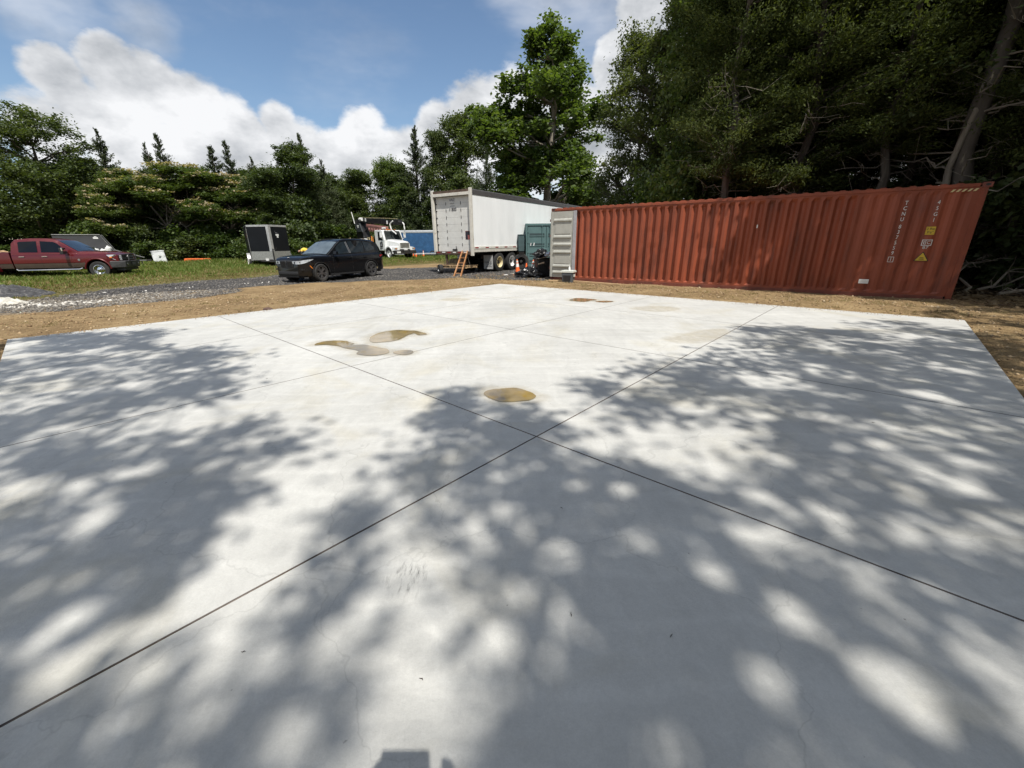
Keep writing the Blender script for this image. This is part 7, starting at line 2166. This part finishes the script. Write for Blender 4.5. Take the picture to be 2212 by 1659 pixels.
leaning_trunk(14.05, 13.9, 11.5, (-.1, .1), .30, BARK_SNAG, 'thick leaning trunk with stripped pale wood behind the container end', 5, 22)
leaning_trunk(13.15, 13.9, 7.0, (.9, .1), .12, BARK_PALE, 'thin pale trunk beside the thick leaning one', 6, 14)


# fallen dead boughs right of the container
def dead_bough(x, y, rz, label, seed, L=3.0):
    rs = np.random.default_rng(seed); mb = MB()
    p = wiggle((0, 0, .15), (L, .3, .9), 9, .14, rs); mb.tube([tuple(q) for q in p], list(np.linspace(.04, .008, 9)), 6)
    o = mb.build('fallen_bough', BARK_PALE, loc=(x, y, gzf(x, y)), rot=(0, 0, rz), smooth=True); tag(o, label, 'branch', 'fallen boughs')
    mb = MB()
    for k in range(12):
        q = p[rs.integers(1, 8)]; e = q + rs.normal(size=3) * np.array([.6, .6, .45]) * L * .35; e[2] = abs(e[2]); w = wiggle(q, e, 5, .05, rs); mb.tube([tuple(v) for v in w], list(np.linspace(.014, .004, 5)), 4, cap=False)
    mb.build('twigs', BARK_PALE, o)


dead_bough(12.9, 10.9, -.35, 'pale fallen bough arching beyond the container end', 3, 3.2)
dead_bough(13.4, 11.9, .1, 'bare fallen bough lying across the dark woods floor', 4, 2.6)
dead_bough(12.5, 11.4, .7, 'dark crooked bough propped against the container corner', 8, 2.0)


# ------------------------------------------------------------------ trees over the camera whose crowns shade the slab
def shade_trees():
    sh = np.array([-SUN_DIR.x, -SUN_DIR.y]) / SUN_DIR.z       # ground shift of a shadow per metre of height
    S1 = [(-8.6, 6.89), (-7.97, 7.76), (-5.9, 7.5), (-5.53, 6.99), (-5.79, 6.43), (-4.03, 5.99), (-3.3, 5.2), (-3.32, 4.42), (-3.07, 3.97), (-3.64, 3.67), (-4.1, 2.92), (-4.85, 2.68), (-9.72, 6.15)]
    S2 = [(-3.92, 2.77), (-3.49, 3.4), (-2.31, 3.32), (-1.85, 3.1), (-1.65, 2.62), (-1.72, 2.22), (-1.8, 1.87), (-1.66, 1.54), (-1.5, 1.38), (-1.5, 1.14), (-1.54, 0.96), (-1.63, 0.84), (-2.35, 0.76), (-4.57, 2.12)]
    S3 = [(-1.0, 3.4), (-0.72, 4.0), (-0.1, 4.2), (0.02, 3.63), (0.3, 3.07), (0.62, 2.67), (1.1, 2.38), (1.55, 2.11), (1.65, 1.64), (1.5, 1.29), (1.8, 0.97), (1.6, 0.2), (-0.9, 0.2), (-0.76, 0.91), (-0.82, 1.14), (-1.1, 1.14), (-1.25, 1.4),
          (-1.25, 1.68), (-1.16, 1.94), (-1.0, 2.31), (-0.72, 2.47), (-0.62, 2.96)]
    S4 = [(0.85, 4.6), (1.65, 4.8), (2.6, 5.5), (2.8, 6.1), (3.78, 6.25), (4.1, 7.1), (5.46, 7.3), (7.4, 7.6), (8.33, 7.0), (9.5, 6.0), (7.5, 2.5), (4.09, 1.2), (2.65, 0.9), (2.11, 1.26), (1.95, 1.7), (1.7, 2.06), (1.3, 2.43), (0.78, 3.1), (0.75, 3.86)]
    S6 = [(6.2, 16.2), (6.9, 14.9), (8.2, 13.2), (9.6, 12.0), (11.6, 9.6), (13.5, 9.6), (15.5, 12.5), (11.0, 16.3), (8.2, 16.3)]      # over the far end of the container
    S7 = [(8.6, 8.2), (9.8, 6.2), (13, 6.5), (13, 9.8), (10.4, 10.4)]
    S8 = [(-14, 2), (-9.8, 6.0), (-4.9, 2.5), (-4.6, .5), (-14, -3)]
    S9 = [(-4.6, .6), (-2.3, .6), (1.6, .2), (4.2, 1.1), (8, 2.4), (10, 1), (6, -4), (-5, -4)]
    S10 = [(-2.6, .95), (-1.63, .98), (-1.45, 1.16), (-1.1, 1.16), (-.8, 1.1), (-.76, .9), (-.9, .2), (-2.8, .1)]
    S11 = [(.1, 2.3), (.6, 2.6), (1.7, 2.0), (1.9, 1.0), (.2, 1.2)]
    # gaps in the canopy: sun flecks on the slab (centre, radius)
    flecks = np.array([(-0.33, 0.82, 0.30), (-0.30, 0.66, 0.25), (0.62, 1.75, 0.12), (0.95, 1.55, 0.11), (1.25, 1.8, 0.12), (-0.43, 1.7, 0.09), (0.42, 2.27, 0.09), (0.35, 1.34, 0.08), (1.16, 1.34, 0.11), (-0.35, 0.87, 0.14), (-0.25, 1.03, 0.1), (-0.05, 1.17, 0.14), (0.14, 1.13, 0.11), (0.9, 1.06, 0.1), (-0.72, 1.19, 0.1), (-0.65, 1.37, 0.1), (-1.46, 1.48, 0.13), (-1.56, 1.76, 0.12), (-1.56, 1.94, 0.13), (0.66, 2.85, 0.16), (0.99, 2.63, 0.13), (0.68, 2.22, 0.1), (1.4, 2.37, 0.14), (0.04, 2.46, 0.07), (-0.2, 3.41, 0.13), (1.82, 1.93, 0.16), (2.1, 1.81, 0.15), (2.75, 3.34, 0.18), (2.83, 2.8, 0.19), (3.6, 3.03, 0.19), (2.26, 3.35, 0.14), (2.88, 2.18, 0.17), (1.65, 3.58, 0.15), (-1.68, 2.55, 0.17), (-2.59, 2.57, 0.15), (-2.46, 2.0, 0.14), (-3.14, 2.35, 0.16), (-3.27, 3.02, 0.14), (1.13, 3.98, 0.12), (0.44, 0.82, 0.09), (1.35, 0.98, 0.13), (-0.73, 0.86, 0.09), (-1.92, 1.34, 0.12), (-1.35, 1.12, 0.09), (-1.69, 1.09, 0.11), (4.23, 3.88, 0.21), (3.62, 4.7, 0.16), (-4.3, 4.45, 0.16), (-4.13, 3.63, 0.16), (-4.17, 4.98, 0.15), (-5.9, 5.05, 0.16), (-5.18, 5.7, 0.17)])
    regions = [(S1, 9.0, 0), (S2, 10.5, 0), (S3, 11.5, 1), (S4, 10.5, 2), (S6, 21.0, 3), (S7, 7.0, 3), (S8, 3.5, 0), (S9, 9.0, 1), (S10, 12.0, 1), (S11, 5.0, 1)]
    trunks = [(-6.4, -6.2), (2.6, -7.4), (9.6, -3.4), (15.2, 3.8)]
    labels = ['tall shade oak over the puddled side of the slab', 'tall shade oak behind the photographer', 'tall shade oak over the slab side near the woods', 'tall shade oak opposite the far end of the container']
    rs = np.random.default_rng(77)
    cl = [[] for _ in trunks]
    for poly, dens, t in regions:
        P = np.array(poly); lo, hi = P.min(0), P.max(0)
        n = int(dens * (hi[0] - lo[0]) * (hi[1] - lo[1]))
        q = rs.uniform(lo, hi, size=(n, 2)); q = q[in_poly(q[:, 0], q[:, 1], poly)]
        # loose open streaks inside each shaded area
        if poly in (S1, S4, S8, S7):
            q = q[fbm(q[:, 0], q[:, 1], 1.15, 31 + t, 2) > -0.42]
        if poly is S6:
            q = q[(q[:, 0] > 10.2) | (fbm(q[:, 0], q[:, 1], 1.3, 37, 2) > -0.12)]
        h = rs.uniform(9.6, 13.2, len(q))
        cl[t].append(np.column_stack([q - sh * h[:, None], h]))
    for t, (tx, ty) in enumerate(trunks):
        c = np.concatenate(cl[t]); tz = gzf(tx, ty)
        c = c - np.array([tx, ty, tz])
        root = empty('shade_oak', (tx, ty, tz), label=labels[t], cat='tree', group='shade oaks around the slab')
        C = spread(c, 40, .30, rs, .8)
        gs = C[:, :2] + np.array([tx, ty]) + sh * (C[:, 2:3] + tz)
        d = np.sqrt(((gs[:, None, :] - flecks[None, :, :2]) ** 2).sum(2)) - flecks[None, :, 2] * (0.78 + .3 * vnoise(gs[:, 0], gs[:, 1], 5, 4)[:, None])
        C = C[d.min(1) > 0]
        link_mesh('crown', leaf_mesh('crown', C, LF_OAK, .145, .09, .5, rs=rs), root)
        mb = MB()
        tp = trunk_path(9.0, (c[:, 0].mean() * .15, c[:, 1].mean() * .15), rs, 10, .12); mb.tube([tuple(p) for p in tp], list(np.linspace(.36, .10, 10)), 10)
        # main limbs to far-spread targets, then twigs from the limbs to every clump
        tg = [c[rs.integers(len(c))]]
        for _ in range(15):
            d = np.min([((c - g_) ** 2).sum(1) for g_ in tg], 0); tg.append(c[np.argmax(d)])
        lp = []
        for g_ in tg:
            k = rs.integers(5, 9); L = np.linalg.norm(g_ - tp[k]); p = wiggle(tp[k], g_, 9, .035 * L, rs)
            p[:, 2] += 0.05 * L * np.sin(np.linspace(0, np.pi, 9)); mb.tube([tuple(v) for v in p], list(np.linspace(.05, .012, 9)), 6, cap=False); lp.append(p)
        LP = np.concatenate([p[3:] for p in lp])
        for q in c:
            d = ((LP - q) ** 2).sum(1); b = LP[np.argmin(d)]
            if np.sqrt(d.min()) > .25: mb.tube([tuple(b), tuple((b + q) / 2 + rs.normal(size=3) * .08), tuple(q)], [.016, .011, .005], 4, cap=False)
        mb.build('trunk', BARK, root, smooth=True)


shade_trees()


# ------------------------------------------------------------------ grass, gravel, litter
def grass():
    rs = np.random.default_rng(3)
    n = 380000
    # sample more densely close by
    d = 13 + 36 * rs.uniform(0, 1, n) ** 1.3; a = np.radians(rs.uniform(-62, 4, n))
    x, y = d * np.sin(a), d * np.cos(a)
    sd = poly_dist(x, y, GRASS_POLY)
    den = smooth01((sd + .2 + .8 * fbm(x, y, .6, 2, 3)) / 2.5) * (0.45 + .55 * smooth01((fbm(x, y, .5, 6, 3) + .35) / .5))
    tracks = smooth01((np.abs(sd - 3.6 + .5 * fbm(x, y, .3, 9, 2)) - .35) / .5)            # worn wheel tracks
    keep = (rs.uniform(0, 1, n) < den * (0.25 + .75 * tracks)) & (sd > -.5)
    x, y, sd = x[keep], y[keep], sd[keep]; n = len(x)
    h = (0.05 + 0.17 * smooth01((sd - 1) / 7) + .10 * smooth01((sd - 9) / 6)) * rs.uniform(.5, 1.45, n) * (1 + .5 * fbm(x, y, .7, 15, 2))
    z = gz(x, y) - .015
    b = rs.uniform(0, 2 * math.pi, n); w = (.010 + .012 * rs.uniform(0, 1, n)) * (1 + d[keep] / 30)
    l = rs.normal(size=(n, 2)) * (h * .38)[:, None]
    bx, by = np.cos(b) * w, np.sin(b) * w
    V = np.stack([np.stack([x - bx, y - by, z], 1), np.stack([x + bx, y + by, z], 1), np.stack([x + l[:, 0] * .45 + bx * .6, y + l[:, 1] * .45 + by * .6, z + h * .62], 1), np.stack([x + l[:, 0], y + l[:, 1], z + h], 1)], 1).reshape(-1, 3)
    q = np.arange(4 * n).reshape(-1, 4)
    dry = rs.uniform(0, 1, n) < np.clip(0.95 - sd / 7.5 + .35 * fbm(x, y, .35, 21, 2), .04, .95)
    V4 = V.reshape(-1, 4, 3)
    green = leaf_material('grass_blades', [(0.045, 0.085, 0.012), (0.10, 0.165, 0.025), (0.17, 0.21, 0.05), (0.26, 0.25, 0.09)], .35, .6)
    straw = leaf_material('straw_blades', [(0.075, 0.085, 0.02), (0.17, 0.145, 0.05), (0.26, 0.195, 0.09), (0.36, 0.28, 0.15)], .25, .7)
    for nm, sel, mt, lb in (('grass', ~dry, green, 'rough green grass across the field'), ('dry_grass', dry, straw, 'dry straw coloured grass on the trodden edge of the field')):
        vv = V4[sel].reshape(-1, 3)
        o = link_mesh(nm, fast_mesh(nm, vv, np.arange(len(vv)).reshape(-1, 4), mt), kind='stuff'); o['label'] = lb


grass()


def stones(name, count, sampler, size, mat, label, seed, level=None):
    rs = np.random.default_rng(seed)
    x, y = sampler(rs, count); n = len(x)
    base = np.array([(1, 0, 0), (-1, 0, 0), (0, 1, 0), (0, -1, 0), (0, 0, 1), (0, 0, -1)], float)
    tri = np.array([(0, 2, 4), (2, 1, 4), (1, 3, 4), (3, 0, 4), (2, 0, 5), (1, 2, 5), (3, 1, 5), (0, 3, 5)])
    s = size * rs.uniform(.35, 1.0, n) ** 1.6 * 1.6
    v = base[None] * (1 + .35 * rs.normal(size=(n, 6, 1))) * s[:, None, None] * np.array([1, 1, .55]) * rs.uniform(.6, 1.3, (n, 1, 3))
    t = rs.uniform(0, 6.28, n); c, q = np.cos(t)[:, None], np.sin(t)[:, None]
    zg = gz(x, y) if level is None else np.full(n, level)
    V = np.stack([v[:, :, 0] * c - v[:, :, 1] * q, v[:, :, 0] * q + v[:, :, 1] * c, v[:, :, 2]], 2) + np.stack([x, y, zg + s * .12], 1)[:, None, :]
    F = (tri[None] + (np.arange(n) * 6)[:, None, None]).reshape(-1, 3)
    o = link_mesh(name, fast_mesh(name, V.reshape(-1, 3), F, mat, 3), kind='stuff'); o['label'] = label


def weeds():
    rs = np.random.default_rng(19)
    u = rs.uniform(-SLAB_L - 2, 3.5, 260); v = rs.uniform(.25, 4.5, 260)
    ok = fbm(u, v, .6, 3, 2) > .0; u, v = u[ok], v[ok]
    u2 = rs.uniform(.3, 3.0, 120); v2 = rs.uniform(-SLAB_L - 1, 0, 120); u = np.concatenate([u, u2]); v = np.concatenate([v, v2])
    k = 24; uu = (u[:, None] + rs.normal(size=(len(u), k)) * .07).ravel(); vv = (v[:, None] + rs.normal(size=(len(v), k)) * .07).ravel()
    ok = (uu > .03) | (vv > .03); uu, vv = uu[ok], vv[ok]
    x = SLAB_C[0] + uu * SLAB_A[0] + vv * SLAB_B[0]; y = SLAB_C[1] + uu * SLAB_A[1] + vv * SLAB_B[1]; n = len(x)
    h = rs.uniform(.02, .09, n); z = gz(x, y) - .005; b = rs.uniform(0, 6.28, n); w = .006; l = rs.normal(size=(n, 2)) * (h * .7)[:, None]
    V = np.stack([np.stack([x - np.cos(b) * w, y - np.sin(b) * w, z], 1), np.stack([x + np.cos(b) * w, y + np.sin(b) * w, z], 1), np.stack([x + l[:, 0] * .6, y + l[:, 1] * .6, z + h * .6], 1), np.stack([x + l[:, 0], y + l[:, 1], z + h], 1)], 1).reshape(-1, 3)
    o = link_mesh('dry_weeds', fast_mesh('dry_weeds', V, np.arange(4 * n).reshape(-1, 4), leaf_material('dry_weed_blades', [(.09, .085, .03), (.20, .165, .07), (.33, .26, .14)], .2, .8)), kind='stuff')
    o['label'] = 'sparse dry weeds and straw in the bare earth by the slab'


weeds()


def sample_poly(poly):
    P = np.array(poly)
    def f(rs, n):
        q = rs.uniform(P.min(0), P.max(0), size=(n, 2)); k = in_poly(q[:, 0] , q[:, 1], poly); return q[k, 0], q[k, 1]
    return f


def sample_rim(rs, n):
    """bare earth around the slab"""
    u = rs.uniform(-SLAB_L - 4, 4.5, n); v = rs.uniform(-SLAB_L - 4, 5.0, n)
    out = (u > .04) | (u < -SLAB_L - .04) | (v > .04) | (v < -SLAB_L - .04)
    u, v = u[out], v[out]
    return SLAB_C[0] + u * SLAB_A[0] + v * SLAB_B[0], SLAB_C[1] + u * SLAB_A[1] + v * SLAB_B[1]


def island_material(name, cols, rough=.95):
    m = leaf_material(name, cols, 0.0, rough); return m


ST_GREY = island_material('gravel_grey', [(.04, .038, .036), (.12, .11, .10), (.24, .22, .19), (.48, .45, .40)])
ST_BLACK = island_material('gravel_black', [(.03, .03, .031), (.06, .058, .058), (.10, .095, .09), (.20, .185, .165)])
ST_TAN = island_material('earth_clods', [(.10, .062, .034), (.22, .145, .078), (.34, .235, .13), (.5, .4, .27)])
stones('gravel', 26000, sample_poly(MIX_POLY), .034, ST_GREY, 'loose grey and white gravel on the earth', 1)
stones('millings', 30000, sample_poly(MILL_POLY), .035, ST_BLACK, 'loose black asphalt millings under the vehicles', 2)
stones('earth_clods', 22000, sample_rim, .027, ST_TAN, 'loose tan earth clods and pebbles around the slab', 3)
stones('pale_rubble', 500, sample_poly(PALE_POLY), .055, island_material('rubble_pale', [(.3, .28, .24), (.5, .47, .42), (.62, .6, .55)]), 'pale broken rubble beside the white heap', 4)


def sample_spill(rs, n):
    """soil and grit kicked onto the rim of the slab"""
    t = rs.uniform(0, SLAB_L, n); e = np.abs(rs.normal(size=n)) * .14; k = rs.choice([0, 2], n)
    u = np.select([k == 0, k == 1, k == 2], [-e, -SLAB_L + e, -t], -t); v = np.select([k == 0, k == 1, k == 2], [-t, -t, -e], -SLAB_L + e)
    ok = fbm(u, v, .9, 44, 3) > -.05
    u, v = u[ok], v[ok]
    return SLAB_C[0] + u * SLAB_A[0] + v * SLAB_B[0], SLAB_C[1] + u * SLAB_A[1] + v * SLAB_B[1]


def white_streaks(rs, n):
    t = rs.uniform(0, 1, n); a = np.array([(-15.0, 14.0), (-13.6, 15.6), (-11.6, 17.4), (-9.8, 18.6)])
    x = np.interp(t, [0, .35, .7, 1], a[:, 0]) + rs.normal(size=n) * .14; y = np.interp(t, [0, .35, .7, 1], a[:, 1]) + rs.normal(size=n) * .12
    return x, y


stones('white_chips', 55, white_streaks, .035, island_material('chips_white', [(.45, .43, .40), (.62, .6, .57), (.7, .69, .66)]), 'line of white stone chips along the millings', 6)


stones('soil_spill', 2200, sample_spill, .009, ST_TAN, 'crumbs of earth kicked onto the rim of the slab', 7, level=0.001)


def leaf_litter():
    rs = np.random.default_rng(8)
    n = 26000
    s = rs.uniform(2, 26, n); o = rs.uniform(-1.5, 16, n)
    x = base.x + cdir.x * s + cn.x * o; y = base.y + cdir.y * s + cn.y * o
    # outside the container footprint and the slab
    u, v = slab_uv(x, y); ok = ~((s < 12.6) & (o < 2.6)) & ~((u < .3) & (v > -SLAB_L - .3))
    x, y = x[ok], y[ok]
    C = np.stack([x, y, gz(x, y) + rs.uniform(.005, .05, len(x))], 1)
    m = island_material('dead_leaves', [(.035, .022, .012), (.10, .065, .035), (.22, .16, .09), (.36, .30, .2)])
    ob = link_mesh('leaf_litter', leaf_mesh('leaf_litter', C, m, .12, .07, 1.2, rs=rs), kind='stuff'); ob['label'] = 'brown leaf litter on the shaded woods floor'


leaf_litter()

# scattered bits on the slab
rs_ = np.random.default_rng(12)
TW = 'windblown bits on the slab'
for k in range(9):
    x, y = [(-1.05, 1.16), (.24, 1.30), (.28, 2.05), (-.35, 1.05), (.62, 1.20), (-2.9, 4.6), (-3.4, 5.2), (4.2, 5.0), (3.1, 3.2)][k]
    mb = MB(); p = wiggle((0, 0, .002), (0.014 + .01 * rs_.uniform(), .006, .002), 5, .002, rs_); mb.tube([tuple(q) for q in p], [.0006, .0016, .002, .0014, .0006], 5)
    tag(mb.build('dry_twig', BARK_DARK, loc=(x, y, 0.003), rot=(0, 0, rs_.uniform(0, 6))), 'tiny dry twig fragment lying on the pale concrete', 'twig', TW)


# power line beyond the trees
def power_line():
    for k, dz in enumerate((0, .5)):
        mb = MB(); mb.tube([(x_, 62 - .12 * x_, 6.2 + dz - .004 * (x_ - 10) ** 2 * .1 + .0) for x_ in np.linspace(-30, 60, 30)], .018, 5)
        tag(mb.build('power_line', BLACK_PLASTIC), ['lower sagging power line wire behind the container', 'upper sagging power line wire behind the container'][k], 'wire', 'power line wires')


power_line()


# ------------------------------------------------------------------ the photographer, out of frame behind the lens
def photographer():
    SK = M('skin', (.38, .22, .15), .6); SHT = M('shirt_navy', (.03, .04, .07), .85, var=.1); JN = M('jeans_blue', (.05, .07, .12), .85, var=.1)
    root = empty('person', (0.05, -.62, 0), 0, label='person in navy shirt raising a phone with both hands at the slab corner', cat='person')

    def skin(name, pts, edges, rad, mat, sub=1):
        me = bpy.data.meshes.new(name); me.from_pydata(pts, edges, []); me.materials.append(mat)
        o = bpy.data.objects.new(name, me); COL.objects.link(o); o.parent = root
        o.modifiers.new('skin', 'SKIN').use_smooth_shade = True
        for i, rr in enumerate(rad): me.skin_vertices[0].data[i].radius = (rr, rr)
        me.skin_vertices[0].data[0].use_root = True
        s = o.modifiers.new('sub', 'SUBSURF'); s.levels = sub; s.render_levels = sub
        return o
    P = [(0, 0, .95), (0, 0, 1.15), (0, 0, 1.33), (0, 0, 1.42), (.10, 0, .90), (.11, .02, .50), (.11, -.02, .08), (.12, .14, .03), (-.10, 0, .90), (-.11, .02, .50), (-.11, -.02, .08), (-.12, .14, .03),
         (.20, 0, 1.38), (.24, .16, 1.18), (.11, .46, 1.41), (.095, .53, 1.445), (-.20, 0, 1.38), (-.24, .16, 1.18), (-.17, .46, 1.41), (-.155, .53, 1.445), (0, .02, 1.50), (0, .04, 1.60), (0, .05, 1.70)]
    E = [(0, 1), (1, 2), (2, 3), (0, 4), (4, 5), (5, 6), (6, 7), (0, 8), (8, 9), (9, 10), (10, 11), (3, 12), (12, 13), (13, 14), (14, 15), (3, 16), (16, 17), (17, 18), (18, 19), (3, 20), (20, 21), (21, 22)]
    Rr = [.14, .13, .15, .11, .09, .06, .045, .035, .09, .06, .045, .035, .06, .045, .032, .03, .06, .045, .032, .03, .055, .095, .085]
    skin('body', P, E, Rr, SK)
    skin('shirt', [P[0], P[1], P[2], P[3], P[12], P[13], P[16], P[17]], [(0, 1), (1, 2), (2, 3), (3, 4), (4, 5), (3, 6), (6, 7)], [.16, .155, .175, .13, .085, .068, .085, .068], SHT)
    skin('jeans', [P[0], P[4], P[5], P[6], P[8], P[9], P[10]], [(0, 1), (1, 2), (2, 3), (0, 4), (4, 5), (5, 6)], [.165, .115, .082, .066, .115, .082, .066], JN)
    skin('hair', [(0, .0, 1.66), (0, .0, 1.74), (0, .04, 1.79)], [(0, 1), (1, 2)], [.09, .10, .07], M('dark_hair', (.02, .015, .012), .8))
    # fingers folded round the ends of the phone
    for s, px in ((1, .095), (-1, -.155)):
        for k in range(4):
            z = 1.475 - k * .018
            skin('finger', [(px, .545, z), (px - s * .02, .575, z + .004), (px - s * .042, .583, z + .004)], [(0, 1), (1, 2)], [.0095, .009, .008], SK, 0)
        skin('thumb', [(px, .53, 1.47), (px - s * .02, .545, 1.49), (px - s * .04, .552, 1.495)], [(0, 1), (1, 2)], [.012, .011, .009], SK, 0)
    ph = empty('phone', (0.02, -.038, 1.478), label='black phone held level in two hands', cat='phone', rot=(R(-19), 0, 0))
    mb = MB(); mb.box(-.105, .045, -.006, .006, -.036, .036); mb.build('body', BLACK_PLASTIC, ph, bevel=.006)
    mb = MB(); mb.box(-.10, .04, -.0075, -.0062, -.032, .032); mb.build('screen', GLASS_DARK, ph)
    mb = MB(); mb.box(-.045, .0, .0062, .009, -.002, .030); mb.build('camera_plate', BLACK_PLASTIC, ph, bevel=.002)


photographer()
